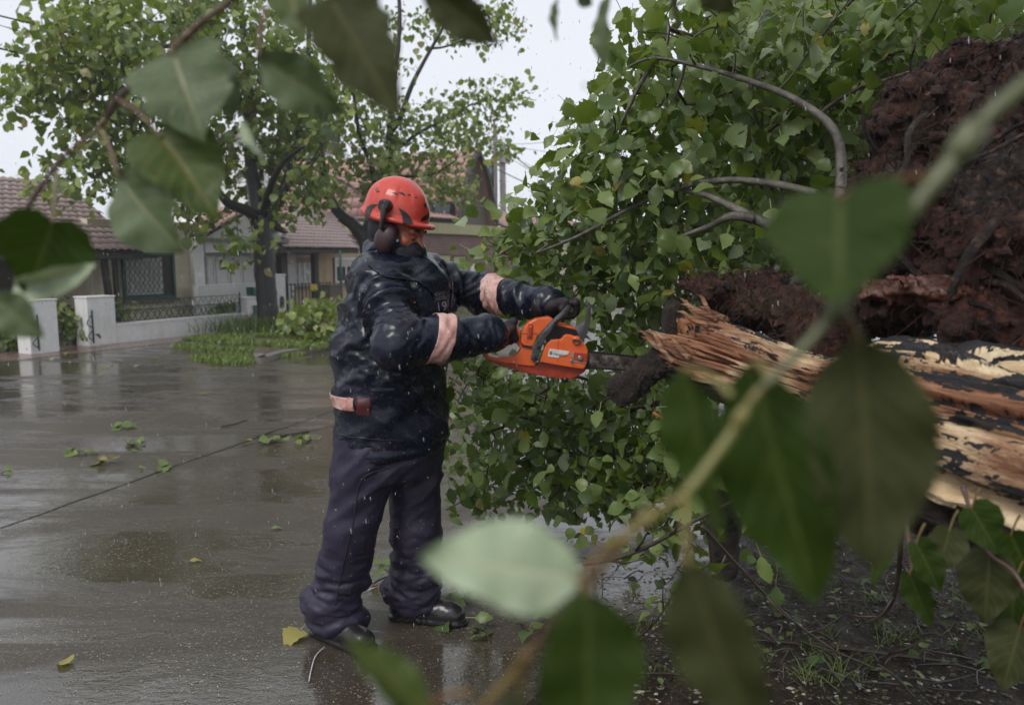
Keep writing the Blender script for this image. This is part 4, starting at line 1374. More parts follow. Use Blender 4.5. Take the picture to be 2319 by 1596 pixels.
# ================================================================== fallen poplar
def mat_wood():
    m = NT('split_wood')
    uv = m.n('TexCoord').outputs['UV']
    def mp(sx, sy):
        x = m.n('Mapping'); x.inputs['Scale'].default_value = (sx, sy, 1); m.l(uv, x.inputs[0]); return x.outputs[0]
    fib = m.noise(mp(2.2, 34), 1.0, 6, 0.65, .3)
    mid = m.noise(mp(2.6, 9), 1.0, 6, 0.68, .5)
    att = m.n('Attribute', attribute_name='tone')
    sep = m.n('SeparateColor'); m.l(att.outputs['Color'], sep.inputs[0])
    pale = m.ramp(fib, [(0.25, (0.40, 0.25, 0.12)), (0.5, (0.66, 0.49, 0.29)), (0.75, (0.80, 0.67, 0.46))])
    rust = m.ramp(fib, [(0.28, (0.06, 0.024, 0.012)), (0.52, (0.27, 0.115, 0.055)), (0.75, (0.55, 0.31, 0.17))])
    f = m.math('ADD', sep.outputs[0], m.math('MULTIPLY', m.math('SUBTRACT', mid, .5), 1.5))
    c = m.mix(m.ramp(f, [(0.36, 0.0), (0.64, 1.0)]), pale, rust)
    spots = m.noise(mp(9, 42), 1.0, 6, 0.75, .6)
    black = m.math('ADD', m.math('MULTIPLY', sep.outputs[1], 0.8), m.math('MULTIPLY', m.math('SUBTRACT', spots, .5), 1.7))
    c = m.mix(m.ramp(black, [(0.40, 0.0), (0.52, 1.0)]), c, (0.011, 0.009, 0.010))
    h = m.math('ADD', fib, m.math('MULTIPLY', black, -.5))
    m.set(Base_Color=c, Roughness=.42, Normal=m.bump(h, 0.8, 0.02))
    return m.mat
M_WOOD = mat_wood()
M_LOGBARK = mat_bark('sodden_log_bark', (0.007, 0.005, 0.005), (0.030, 0.019, 0.014), (0.085, 0.06, 0.048), 30, .3, 1.0, 1.0)
M_ROOT = mat_bark('dark_root_mat', (0.006, 0.003, 0.0025), (0.058, 0.020, 0.013), (0.21, 0.080, 0.052), 34, .38, 1.0, 1.0)
M_ROOT2 = mat_bark('flecked_root_mat', (0.008, 0.006, 0.006), (0.035, 0.022, 0.018), (0.24, 0.15, 0.10), 34, .32, 1.0, 1.0)

LA = P(1540, 785, 2.62); LB = P(2560, 1100, 1.42)
ft = thing('fallen_tree', 'fallen poplar with split pale trunk, torn root mat and leafy crown across the road', 'tree', (LA.x + .5, LA.y, 0))
ax = (LB - LA); LL = ax.length; axd = ax.normalized()
toc = (cam.location - (LA + LB) / 2); toc = (toc - axd * toc.dot(axd)).normalized()   # towards the viewer's side
upv = axd.cross(toc).normalized()
if upv.z < 0: upv = -upv
# trunk: one split body, ragged at its broken end, wood above, bark below
nu, nv = 460, 300
uu = np.linspace(0, 1, nu); vv = np.linspace(0, 2 * math.pi, nv, endpoint=False)
UU, VV = np.meshgrid(uu, vv, indexing='ij')
cc, ss = np.cos(VV), np.sin(VV)      # c: towards viewer, s: up
r0 = np.interp(UU, [0, .12, .28, .40, .47, .54, .60, .72, 1], [.120, .132, .118, .100, .105, .150, .205, .232, .255])
qn = np.stack([UU * LL * 2.2, cc * 1.5, ss * 1.5], -1)
fibn = np.stack([UU * LL * 2.5, cc * 9, ss * 9], -1)
lump = fbm(qn, 4, 21); fb = fbm(fibn, 4, 31); crack = 1 - np.abs(fbm(np.stack([UU * LL * 1.6, cc * 5, ss * 5], -1), 4, 41)) * 2
woodm = np.clip((ss * .8 + cc * .45 + .30 + .25 * lump) * 3, 0, 1)
r = r0 * (1 + .14 * lump + .055 * fb) - woodm * .045 * np.clip(crack - .60, 0, 1) * 3
r -= (1 - woodm) * .016 * (fbm(np.stack([UU * LL * 14, cc * 5, ss * 5], -1), 3, 51) > 0)
r = r * np.where(ss > .1, .86, 1.0)
# remnants of black bark standing proud on the wood
bn = fbm(np.stack([UU * LL * 5.0 + ss * 1.5, cc * 11 + UU * 6.0, ss * 11], -1), 6, 71, .74)
reg = np.interp(UU, [0, .10, .22, .42, .50, .56, 1], [.10, -.22, -.25, -.20, .14, .27, .22]) + .16 * np.clip(ss - .1, 0, 1) - .9 * np.clip(-.18 - ss, 0, 1) - .12 * np.clip(.25 - np.abs(ss + .05), 0, 1) * (UU > .5)
bmask = np.clip((bn * 1.7 + reg - .16) / .22, 0, 1) * np.clip(woodm * 2 - .6, 0, 1)
r = r + .006 * bmask
# ragged splinters where it broke
ragged = .10 + .11 * np.abs(fbm(np.stack([cc * 3.4, ss * 3.4, cc * 0], -1), 3, 61)) * 2 - .10 * np.clip(ss, 0, 1)
ul = UU * LL + (ragged - .12) * np.clip(1 - UU * 5, 0, 1)
r = r * np.clip(.18 + UU * 22, .0, 1) ** .5
Vt = (np.array(LA) + ul[..., None] * np.array(axd) + (r * cc)[..., None] * np.array(toc) + (r * ss)[..., None] * np.array(upv)).reshape(-1, 3)
ii = np.arange(nu * nv).reshape(nu, nv)
jj = np.roll(ii, -1, 1)
F = np.stack([ii[:-1], ii[1:], jj[1:], jj[:-1]], -1).reshape(-1, 4)
if np.dot(np.cross(Vt[F[0, 1]] - Vt[F[0, 0]], Vt[F[0, 2]] - Vt[F[0, 0]]), Vt[F[0, 0]] - np.array(LA + axd * ul[0, 0])) < 0: F = F[:, ::-1]
wf = woodm.reshape(-1)[F].mean(1)
me = np_mesh('trunk', Vt, F, True, (wf < .5).astype(int))
uvl = me.uv_layers.new(name='UVMap')
li = np.empty(len(me.loops), np.int32); me.loops.foreach_get('vertex_index', li)
uvv = np.stack([(UU * LL).ravel(), (((VV + .9) % (2 * math.pi)) * .20).ravel()], 1)
uvl.data.foreach_set('uv', uvv[li].ravel().astype(np.float32))
ca = me.color_attributes.new('tone', 'FLOAT_COLOR', 'POINT')
rust = np.clip(np.interp(UU, [0, .12, .25, .42, .5, 1], [.98, .88, .55, .22, .50, .34]) - .35 * np.clip(-ss - .1, 0, 1) + np.clip(.25 - np.abs(cc * .9 + ss * .1 - .9), 0, 1) * 1.0, 0, 1)
blk = bmask
ca.data.foreach_set('color', np.stack([rust, blk, blk * 0, blk * 0 + 1], -1).reshape(-1).astype(np.float32))
mesh_obj('trunk', me, [M_WOOD, M_LOGBARK], ft)
# loose splinters at the broken end and slivers along the lower edge
for k in range(16):
    u0 = random.uniform(.0, .16); a = random.uniform(-.5, 1.9)
    rr = np.interp(u0, [0, .12, .35], [.10, .15, .2]) * .95
    b = LA + axd * (u0 * LL) + toc * (rr * math.cos(a)) + upv * (rr * math.sin(a))
    d = (-axd * random.uniform(.5, 1) + upv * random.uniform(-.1, .5) + toc * random.uniform(-.1, .4)).normalized()
    L = random.uniform(.05, .13)
    mb = MB(); mb.tube([b - d * .05, b + d * L * .3, b + d * L * .7 + upv * .006, b + d * L], [.008, .010, .006, .001], 5, wob=.5)
    o = mb.build('splinter', M_WOOD, ft)
    uv = o.data.uv_layers.new(name='UVMap')
    for lp in o.data.loops: uv.data[lp.index].uv = (o.data.vertices[lp.vertex_index].co.x * 3, o.data.vertices[lp.vertex_index].co.z * 3)
    c_ = o.data.color_attributes.new('tone', 'FLOAT_COLOR', 'POINT')
    for dd in c_.data: dd.color = (.65, .05, 0, 1)

# bodies with a noisy fibrous surface
def lumpy(name, mat, blobs, h, amp, freq, parent, seed=0, k=.05, strands=0):
    lo = np.min([np.array(b[0]) - max(b[1]) for b in blobs], 0) - .1; hi = np.max([np.array(b[0]) + max(b[1]) for b in blobs], 0) + .1
    def fn(g):
        d = None
        for c, a in blobs:
            e = ell(g, c, a); d = e if d is None else smin(d, e, k)
        return d + amp * fbm(g * freq, 4, seed) + amp * .6 * np.abs(fbm(g * freq * 2.6, 3, seed + 3))
    V, F = field_mesh(fn, lo, hi, h)
    n = vnormals(V, F)
    V = V + n * (amp * .35 * fbm(V * freq * 5, 3, seed + 9))[:, None]
    o = mesh_obj(name, np_mesh(name, V, F), mat, parent)
    return V, n
rp = lambda x, y, d: tuple(P(x, y, d))
V1, n1_ = lumpy('root_mat', M_ROOT, [(rp(2150, 300, 2.35), (.20, .2, .15)), (rp(2110, 430, 2.3), (.19, .22, .14)), (rp(2220, 480, 2.2), (.25, .24, .2)), (rp(2170, 600, 2.2), (.23, .2, .12)),
                                     (rp(2150, 195, 2.4), (.085, .1, .07)), (rp(2225, 220, 2.4), (.07, .1, .08)), (rp(2010, 400, 2.3), (.07, .10, .05)), (rp(2000, 480, 2.25), (.06, .1, .05)), (rp(2360, 330, 2.3), (.25, .25, .3)), (rp(2290, 590, 2.0), (.22, .18, .12)), (rp(2170, 690, 2.1), (.27, .2, .08)), (rp(2330, 720, 1.95), (.25, .2, .1))], .0105, .10, 8, ft, 4)
V2, n2_ = lumpy('root_mat', M_ROOT2, [(rp(2300, 450, 2.02), (.16, .12, .13)), (rp(2400, 520, 1.95), (.2, .12, .16)), (rp(2250, 540, 2.05), (.08, .08, .07))], .011, .03, 14, ft, 14)
V3, n3_ = lumpy('bark_debris', M_ROOT, [(rp(1650, 668, 2.72), (.12, .12, .05)), (rp(1740, 700, 2.62), (.14, .14, .075)), (rp(1830, 740, 2.5), (.13, .14, .10)), (rp(1720, 650, 2.75), (.10, .1, .05)), (rp(1920, 725, 2.32), (.11, .12, .09)), (rp(1600, 650, 2.75), (.06, .08, .03)), (rp(1880, 790, 2.35), (.10, .1, .06))], .0105, .055, 13, ft, 24)
# hair roots and strands
mb = MB()
for V, n, cnt, ln in ((V1, n1_, 1500, .08), (V3, n3_, 500, .06), (V2, n2_, 300, .05)):
    for i in RNG.integers(0, len(V), cnt):
        p = Vector(V[i]); d = (Vector(n[i]) + Vector(RNG.normal(size=3)) * .9).normalized()
        L = ln * random.uniform(.4, 1.5)
        mb.tube([p - d * .02, p + d * L * .5 + Vector(RNG.normal(size=3)) * .012, p + d * L + Vector((0, 0, -L * .5)) + Vector(RNG.normal(size=3)) * .02], [.0026, .0019, .0007], 3, cap=False)
mb.build('root_hairs', M_ROOT, ft, kind='stuff')
M_RBARK = simple('torn_red_bark', (.085, .032, .020), .5, .5, 16, .5, 50)
for pts, ra in (([rp(2130, 560, 2.05), rp(2220, 590, 1.9), rp(2320, 660, 1.8)], .012), ([rp(2075, 425, 2.1), rp(2140, 385, 2.05), rp(2210, 360, 2.0), rp(2330, 300, 1.9)], .007),
                ([rp(1995, 520, 2.1), rp(2100, 640, 2.0), rp(2250, 700, 1.8)], .008), ([rp(2230, 330, 2.05), rp(2280, 300, 2.0), rp(2340, 265, 1.9)], .006), ([rp(2180, 650, 1.95), rp(2260, 640, 1.85), rp(2340, 690, 1.75)], .01), ([rp(1990, 350, 2.3), rp(1960, 300, 2.25), rp(1955, 230, 2.2)], .006), ([rp(2060, 470, 2.05), rp(1985, 470, 2.05), rp(1930, 500, 2.1)], .016), ([rp(2300, 470, 1.9), rp(2240, 520, 1.85), rp(2180, 600, 1.85), rp(2150, 680, 1.9)], .014), ([rp(2100, 260, 2.2), rp(2060, 300, 2.15), rp(2050, 380, 2.1), rp(2010, 430, 2.1)], .010), ([rp(2250, 250, 2.15), rp(2290, 340, 2.0), rp(2260, 420, 1.95)], .009)):
    mb = MB(); mb.tube(smooth_path(pts, 6), lerp_list([ra, ra * .9, ra * .6], 6 * (len(pts) - 1) + 1), 7, wob=.6); mb.build('root', M_ROOT2, ft)
# a patch of torn bark on top of the mat
lumpy('torn_bark', M_RBARK, [(rp(2150, 222, 2.27), (.075, .03, .035)), (rp(2190, 245, 2.25), (.06, .03, .025))], .009, .012, 18, ft, 33)
lumpy('torn_bark', M_RBARK, [(rp(2040, 470, 2.02), (.05, .05, .035))], .008, .012, 22, ft, 35)
lumpy('torn_bark', M_RBARK, [(rp(2180, 660, 1.98), (.20, .10, .03)), (rp(2040, 655, 2.08), (.10, .1, .03))], .009, .045, 20, ft, 37)

# the sawn stub and the dark knuckle it grows from
stub = smooth_path([P(1402, 886, 2.52), P(1432, 866, 2.53), P(1478, 836, 2.56), P(1515, 805, 2.60), P(1550, 770, 2.64)], 3)
lumpy('stub_branch', M_LOGBARK, [(tuple(p_), (.041 + .001 * k,) * 3) for k, p_ in enumerate(stub)], .0065, .016, 22, ft, 54, .03)
lumpy('stub_knuckle', M_LOGBARK, [(rp(1532, 800, 2.6), (.062, .08, .062)), (rp(1570, 840, 2.6), (.10, .1, .07)), (rp(1520, 720, 2.62), (.03, .05, .06)), (rp(1640, 850, 2.5), (.12, .1, .05))], .010, .022, 16, ft, 44)
mb = MB(); mb.tube(smooth_path([P(1720, 930, 2.3), P(1690, 1060, 2.4), P(1640, 1180, 2.6), P(1640, 1300, 2.65)], 6), lerp_list([.07, .055, .06, .045], 19), 14, wob=.25); mb.build('branch', M_LOGBARK, ft)

# limbs of the crown
sk = Skeleton()
sk.limb([rp(1900, 470, 2.6), rp(1905, 370, 2.65), rp(1885, 290, 2.7), rp(1800, 225, 2.8), rp(1700, 185, 2.9), rp(1600, 155, 3.0), rp(1480, 132, 3.1), rp(1410, 160, 3.15)], .019, .004)
sk.limb([rp(1900, 560, 2.7), rp(1785, 525, 2.8), rp(1720, 500, 2.85), rp(1660, 470, 2.9), rp(1580, 437, 3.0), rp(1470, 425, 3.1)], .027, .007)
sk.limb([rp(1705, 495, 2.85), rp(1655, 490, 2.85), rp(1600, 515, 2.9), rp(1530, 540, 2.95)], .020, .006)
sk.limb([rp(1850, 440, 2.8), rp(1760, 418, 2.9), rp(1650, 408, 3.0), rp(1540, 425, 3.0), rp(1420, 475, 3.05), rp(1310, 535, 3.1), rp(1210, 575, 3.6)], .016, .005)
sk.limb([rp(1480, 140, 3.1), rp(1440, 210, 3.15), rp(1400, 290, 3.2), rp(1350, 350, 3.25)], .010, .004)
sk.limb([rp(1700, 190, 2.9), rp(1710, 260, 3.0), rp(1745, 330, 3.1)], .010, .004)
sk.limb([rp(1900, 560, 3.0), rp(1800, 640, 3.1), rp(1690, 700, 3.2), rp(1580, 760, 3.3), rp(1440, 850, 3.4)], .03, .008)
sk.limb([rp(2100, 300, 3.6), rp(2010, 120, 3.7), rp(1950, -40, 3.8)], .05, .03)
sk.limb([rp(1780, 600, 3.9), rp(1740, 250, 4.0), rp(1725, 20, 4.1), rp(1720, -120, 4.2)], .05, .04)
sk.limb([rp(1560, 760, 3.4), rp(1500, 640, 3.6), rp(1400, 560, 3.7), rp(1300, 470, 3.8), rp(1230, 430, 3.8)], .02, .006)
sk.limb([rp(1600, 340, 3.9), rp(1560, 360, 3.9), rp(1490, 480, 4.0)], .022, .012)
RF = np.random.default_rng(77)
cen = in_ellipses([(1430, 240, 110, 100, 24, 2.9, 3.8), (1570, 120, 140, 110, 32, 2.8, 4.2), (1760, 90, 190, 120, 70, 2.9, 4.6), (1990, 90, 210, 120, 78, 2.7, 4.4), (2220, 90, 150, 130, 54, 2.6, 4.0),
                   (1600, 300, 170, 130, 50, 2.9, 4.2), (1800, 330, 130, 130, 52, 2.9, 4.2), (1380, 370, 80, 80, 26, 3.0, 3.8), (1280, 480, 100, 70, 32, 3.5, 4.2), (1450, 500, 140, 90, 52, 2.95, 3.9),
                   (1160, 560, 60, 40, 12, 3.7, 4.2), (1340, 620, 140, 80, 46, 3.55, 4.4), (1560, 620, 110, 80, 36, 2.95, 3.9), (1700, 600, 90, 70, 26, 2.95, 3.8), (1440, 740, 90, 70, 26, 3.3, 4.1),
                   (1880, 180, 120, 110, 44, 3.0, 4.2), (1580, -40, 120, 50, 7, 3, 4), (1940, 350, 60, 90, 12, 3.0, 3.8), (1250, 660, 70, 40, 10, 3.6, 4.2)], RF)
over = np.stack([RF.uniform(.3, 5.0, 230), RF.uniform(-1.8, 3.2, 230), RF.uniform(2.6, 4.4, 230)], 1)  # unseen crown overhead, added to shade the lower right
over[:, 2] += np.clip(over[:, 1], 0, 3) * .35
sk.grow(cen, .14, .05, .0026)
sk.build(ft, M_BARKG, M_TWIG, 'branch', 9)
M1, k1, m1 = leaf_cloud(cen, 8, .10, .060, LM_POP, [34, 34, 18, 12, 1.6], droop=.7, face_w=.4, rng=RF, var=.5)
place_leaves(ft, M1, k1, m1, LM_POP, 300)

sk = Skeleton()  # limb and twigs of the added shading crown, out of view
sk.limb([P(2560, 420, 2.2), Vector((2.3, 1.6, 2.6)), Vector((2.2, .6, 3.4)), Vector((1.8, -.8, 3.7))], .05, .02)
sk.grow(over, .14, .05, .003)
sk.build(ft, M_BARKG, M_TWIG, 'branch', 8)
M1, k1, m1 = leaf_cloud(over, 8, .16, .12, LM_POP, [40, 30, 20, 7, 1.2], rng=RF)  # leaves added out of view for the shade they cast
place_leaves(ft, M1, k1, m1, LM_POP, 0, True)

# ---- upright poplar behind, filling the top right -------------------------------
bt = thing('poplar_tree', 'dark leafy poplar standing behind the fallen trunk at top right', 'tree', (P(2050, 577, 7.5).x, 7.5, 0))
sk = Skeleton()
bb = P(2050, 577, 7.5)
sk.limb([Vector((bb.x, 7.5, 0)), Vector((bb.x, 7.5, 1.5)), Vector((bb.x - .1, 7.4, 3.2)), Vector((bb.x - .1, 7.4, 5.0))], .2, .1)
sk.limb([Vector((bb.x - .05, 7.5, 1.4)), rp(1850, 330, 7.2), rp(1760, 150, 7.0), rp(1690, 0, 6.8)], .1, .04)
cen = in_ellipses([(2000, 60, 340, 160, 150, 5.5, 8.5), (2200, 260, 160, 200, 70, 5.5, 8), (1800, 300, 200, 180, 90, 5.5, 8), (1700, 100, 80, 110, 16, 6, 8), (1900, 480, 260, 90, 60, 5, 7.5), (1700, 440, 70, 90, 10, 5.5, 7.5), (1760, 600, 90, 80, 16, 5, 7)], RF)
sk.grow(cen, .14, .05, .005, skip=4); sk.build(bt, M_BARK, M_TWIG, 'limb', 9, 'trunk')
M_, k_, m_ = leaf_cloud(cen, 14, .2, .125, LM_POP, [26, 10, 62, 1, .3], rng=RF)
place_leaves(bt, M_, k_, m_, LM_POP, 150)

# ---- torn branches lying on the road under the saw --------------------------------
pb = thing('fallen_branch', 'leafy poplar branch pile on the wet road under the chainsaw and stub', 'branch', G(1300, 1130))
sk = Skeleton()
sk.limb([G(1640, 1180) + Vector((0, 0, .35)), G(1480, 1160) + Vector((0, 0, .22)), G(1330, 1060) + Vector((0, 0, .18)), G(1180, 1090) + Vector((0, 0, .08)), G(1010, 1165) + Vector((0, 0, .03))], .02, .005)
sk.limb([rp(1540, 900, 3.2), rp(1420, 930, 3.4), rp(1300, 960, 3.6), rp(1160, 940, 3.7), rp(1060, 905, 3.7)], .016, .004)
sk.limb([rp(1500, 1000, 3.3), rp(1380, 1040, 3.5), rp(1240, 1010, 3.8)], .014, .004)
sk.limb([rp(1420, 930, 3.4), rp(1330, 860, 3.3), rp(1240, 850, 3.3), rp(1120, 830, 3.3)], .010, .003)
cen = in_ellipses([(1080, 870, 60, 60, 17, 3.2, 3.9), (1180, 900, 110, 60, 30, 3.3, 4.2), (1300, 930, 110, 70, 42, 3.2, 4.2), (1430, 950, 100, 80, 44, 3.0, 4.0), (1350, 1040, 170, 60, 64, 3.2, 4.2), (1180, 1040, 130, 70, 44, 3.4, 4.4),
                   (1440, 1100, 120, 70, 44, 3.1, 3.9), (1060, 1110, 60, 40, 13, 3.6, 4.2), (1230, 830, 140, 40, 18, 3.3, 4.2), (1130, 990, 80, 40, 16, 3.6, 4.4), (1500, 860, 60, 60, 14, 2.9, 3.6), (1560, 1020, 90, 90, 40, 2.7, 3.6), (1520, 1160, 100, 60, 22, 2.8, 3.4), (1690, 1050, 80, 90, 22, 2.4, 3.2), (1570, 1290, 120, 60, 5, 2.3, 2.8), (1760, 1180, 90, 70, 5, 2.2, 2.8), (1320, 1120, 130, 40, 26, 3.3, 4.0)], RF)
cen[:, 2] = np.maximum(cen[:, 2], .03 + .06 * RF.random(len(cen)))
sk.grow(cen, .14, .05, .0022)
sk.build(pb, M_TWIG, M_TWIG, 'branch', 7)
M_, k_, m_ = leaf_cloud(cen, 7, .095, .054, LM_POP, [36, 34, 20, 9, 1.2], droop=.5, rng=RF, var=.5)
M_[:, 2, 3] = np.maximum(M_[:, 2, 3], .012)
place_leaves(pb, M_, k_, m_, LM_POP, 300)
# pale log lengths on the road behind
for lab, pts, ra in (('short moss grey log lying on the road just below the chainsaw', [G(1205, 960) + Vector((0, 0, .3)), G(1290, 968) + Vector((0, 0, .33)), G(1370, 985) + Vector((0, 0, .3))], .075),
                     ('long pale log on the road among the branch leaves below the chainsaw', [rp(1130, 930, 4.4), rp(1190, 938, 4.4), rp(1260, 962, 4.3)], .05)):
    mb = MB(); mb.tube(smooth_path(pts, 6), ra, 14, wob=.06); mb.build('cut_log', M_BARKG, label=lab, category='log')
mb = MB()
for k in range(240):
    g = G(random.uniform(1230, 2380), random.uniform(1190, 1630)); a = random.random() * 6.28; L = random.uniform(.05, .24)
    z = max(0, soil_z(g.x, g.y)) + .008
    d = Vector((math.cos(a), math.sin(a), random.uniform(-.05, .35)))
    mid = g + d * L * .5 + Vector((random.gauss(0, .015), random.gauss(0, .015), z + random.uniform(0, .02)))
    mb.tube(smooth_path([g + Vector((0, 0, z)), mid, g + d * L + Vector((0, 0, z))], 2), random.uniform(.0013, .0042), 4, cap=False)
mb.build('twig_litter', M_TWIG, kind='stuff')
tp = []
for k in range(60):
    g = G(random.uniform(1350, 2330), random.uniform(1330, 1600))
    for j in range(14): tp.append((g.x + random.gauss(0, .02), g.y + random.gauss(0, .02), max(0, soil_z(g.x, g.y)) - .004))
blades('weeds', tp, .02, .08, .004, M_TUFT, .7, kind='stuff')
# bare sticks in the foreground, low under the trunk
for lab, pts, ra in (('long bare forked stick rising to the trunk at the lower middle', [rp(1320, 1275, 2.3), rp(1400, 1262, 2.25), rp(1480, 1230, 2.2), rp(1600, 1165, 2.1), rp(1700, 1115, 2.0)], .009),
                     ('thin dark stick slanting down to the soil at lower right', [rp(1590, 1190, 2.2), rp(1680, 1290, 2.25), rp(1790, 1400, 2.3), rp(1900, 1480, 2.3)], .006),
                     ('bent dark stick hanging under the log at right', [rp(2040, 1180, 1.9), rp(2035, 1300, 1.95), rp(2010, 1380, 2.0), rp(1960, 1410, 2.05)], .008),
                     ('dark stick lying flat on the soil at the bottom right', [G(1690, 1480) + Vector((0, 0, .06)), G(1850, 1500) + Vector((0, 0, .07)), G(2150, 1540) + Vector((0, 0, .07))], .012),
                     ('small reddish stick forking upward beside the middle foreground leaf', [rp(1410, 1475, 2.5), rp(1450, 1440, 2.45), rp(1490, 1400, 2.4), rp(1520, 1350, 2.35)], .006),
                     ('thin stick lying in the water below the pale blurred leaf', [G(1130, 1390) + Vector((0, 0, .05)), G(1180, 1430) + Vector((0, 0, .04)), G(1230, 1480) + Vector((0, 0, .02))], .009)):
    r0_ = [ra * (1 - .6 * k / (6 * (len(pts) - 1))) for k in range(6 * (len(pts) - 1) + 1)]
    sp_ = smooth_path(pts, 6)
    mb = MB(); mb.tube(sp_, r0_, 7, wob=.2)
    for k in range(4, len(sp_) - 2, 5):
        d = (Vector(RNG.normal(size=3)) * .5 + (Vector(sp_[k + 1]) - Vector(sp_[k])).normalized()).normalized()
        mb.tube([sp_[k], Vector(sp_[k]) + d * .06, Vector(sp_[k]) + d * .13 + Vector((0, 0, .02))], [ra * .5, ra * .4, ra * .2], 5)
    mb.build('stick', M_TWIG, label=lab, category='stick')
mb = MB(); mb.tube(smooth_path([rp(1480, 935, 2.75), rp(1520, 955, 2.7), rp(1560, 958, 2.65)], 5), .007, 6); mb.build('stick', simple('orange_torn_bark', (.45, .13, .05), .5), label='orange peeled bark strip hanging below the stub', category='stick')
# ================================================================== twigs close to the lens (real size, 0.4 to 1 m away)
def big_leaf_mesh(name, L, W, curl=.18, fold=.16, shape='heart', seed=0, serr=.03):
    """leaf along +x, across y; veins come from the uv"""
    rnd = random.Random(seed)
    prof = {'heart': [(0, .16), (.05, .36), (.14, .47), (.28, .5), (.45, .45), (.62, .34), (.78, .21), (.9, .10), (1, .0)],
            'oval': [(0, .05), (.06, .20), (.18, .38), (.34, .49), (.5, .5), (.66, .43), (.8, .30), (.92, .14), (1, .0)],
            'lobed': [(0, .10), (.06, .34), (.16, .50), (.26, .42), (.38, .47), (.5, .36), (.62, .40), (.76, .22), (.9, .10), (1, .0)],
            'long': [(0, .04), (.1, .30), (.25, .46), (.45, .5), (.65, .42), (.82, .24), (1, .0)]}[shape]
    n, k = 33, 6
    xs = np.linspace(0, 1, n)
    w = np.interp(xs, [p[0] for p in prof], [p[1] for p in prof])
    V, UVs, F = [], [], []
    ph = rnd.random() * 6
    for i, x in enumerate(xs):
        tooth = serr * (1 if i % 2 else -.6) * min(1, w[i] * 4)
        for j in range(-k, k + 1):
            t = j / k
            ww = w[i] * (1 + (tooth if abs(j) == k else 0) + .05 * math.sin(ph + 9 * x + (2 if j > 0 else 0)) * abs(t))
            y = t * ww
            back = -.10 * abs(t) * (1 - x) if i < 3 and shape == 'heart' else 0
            z = abs(y) * fold - curl * x * x + .045 * math.sin(ph + 7 * x) * t + .018 * math.sin(ph * 2 + 21 * x) * abs(t) - .008 * math.cos(abs(t) * 3)
            V.append(((x + back) * L, y * W, z * L)); UVs.append((x, t * .5))
    m = 2 * k + 1
    for i in range(n - 1):
        for j in range(2 * k):
            a = i * m + j
            F.append((a, a + m, a + m + 1, a + 1))
    me = np_mesh(name, V, F)
    uv = me.uv_layers.new(name='UVMap')
    li = np.empty(len(me.loops), np.int32); me.loops.foreach_get('vertex_index', li)
    uv.data.foreach_set('uv', np.array(UVs, np.float32)[li].ravel())
    return me

NL = dict(pale=mat_leaf('near_leaf_silver', (0.38, 0.47, 0.31), (0.40, 0.48, 0.34), .24, .25, True, (.50, .54, .36), spec=.6),
          grey=mat_leaf('near_leaf_grey_green', (0.085, 0.125, 0.055), (0.085, 0.125, 0.055), .40, .2, True, (.15, .17, .07), (.10, .16, .03)),
          green=mat_leaf('near_leaf_green', (0.050, 0.085, 0.014), (0.06, 0.10, 0.016), .42, .25, True, (.15, .15, .04), (.10, .18, .01)),
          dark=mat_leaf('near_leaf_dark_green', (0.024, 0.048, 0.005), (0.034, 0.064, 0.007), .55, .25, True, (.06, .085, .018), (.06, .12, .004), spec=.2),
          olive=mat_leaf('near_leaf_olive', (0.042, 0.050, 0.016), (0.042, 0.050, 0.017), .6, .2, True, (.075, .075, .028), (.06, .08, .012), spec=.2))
def mat_stem(name, a, b, c):
    m = NT(name); v = m.tex('Object')
    return m.set(Base_Color=m.ramp(m.noise(v, 9, 4, .6), [(.35, a), (.5, b), (.68, c)]), Roughness=.4, Normal=m.bump(m.noise(v, 90, 4), .3, .003))
M_STEM_P = mat_stem('purple_brown_stem', (.05, .022, .025), (.085, .038, .035), (.13, .085, .03))
M_STEM_G = mat_stem('grey_green_stem', (.07, .08, .03), (.10, .11, .045), (.14, .14, .06))
M_STEM_O = mat_stem('olive_brown_stem', (.11, .035, .016), (.13, .085, .02), (.17, .16, .04))

def near_leaf(tw, base, tip, W, mat, d0, d1=None, roll=0.0, shape='heart', face_up=.4, seed=0, curl=.14, pet=None, label=None, fold=.16):
    """base and tip: where the leaf starts and ends; W its breadth, both in picture units; d0/d1 distance"""
    d1 = d1 or d0
    a, b = P(*base, d0), P(*tip, d1)
    L = (b - a).length
    Wm = W / depth_px((a + b) / 2)
    me = big_leaf_mesh('leaf', L * 1.02, Wm, curl, fold, shape, seed)
    x = (b - a).normalized()
    view = (cam.location - (a + b) / 2).normalized()
    z = view; z = (z - x * z.dot(x)).normalized()
    z = Matrix.Rotation(roll, 3, x) @ z
    y = z.cross(x).normalized()
    x2 = (x + z * curl * .9).normalized(); z2 = x2.cross(y).normalized()
    o = mesh_obj('leaf', me, mat, tw)
    o.matrix_basis = Matrix(((x2.x, y.x, z2.x, a.x), (x2.y, y.y, z2.y, a.y), (x2.z, y.z, z2.z, a.z), (0, 0, 0, 1)))
    if pet is not None:
        c = P(*pet[:2], pet[2] if len(pet) > 2 else d0)
        mb = MB(); mid = (a + c) / 2 + Vector((0, 0, .004))
        rr = .0011 + L * .006
        mb.tube(smooth_path([c, mid, a, a + x2 * L * .04], 5), lerp_list([rr * 1.4, rr, rr * .9, rr * .5], 16), 7)
        mb.build('petiole', M_STEM_O, tw)
    return o
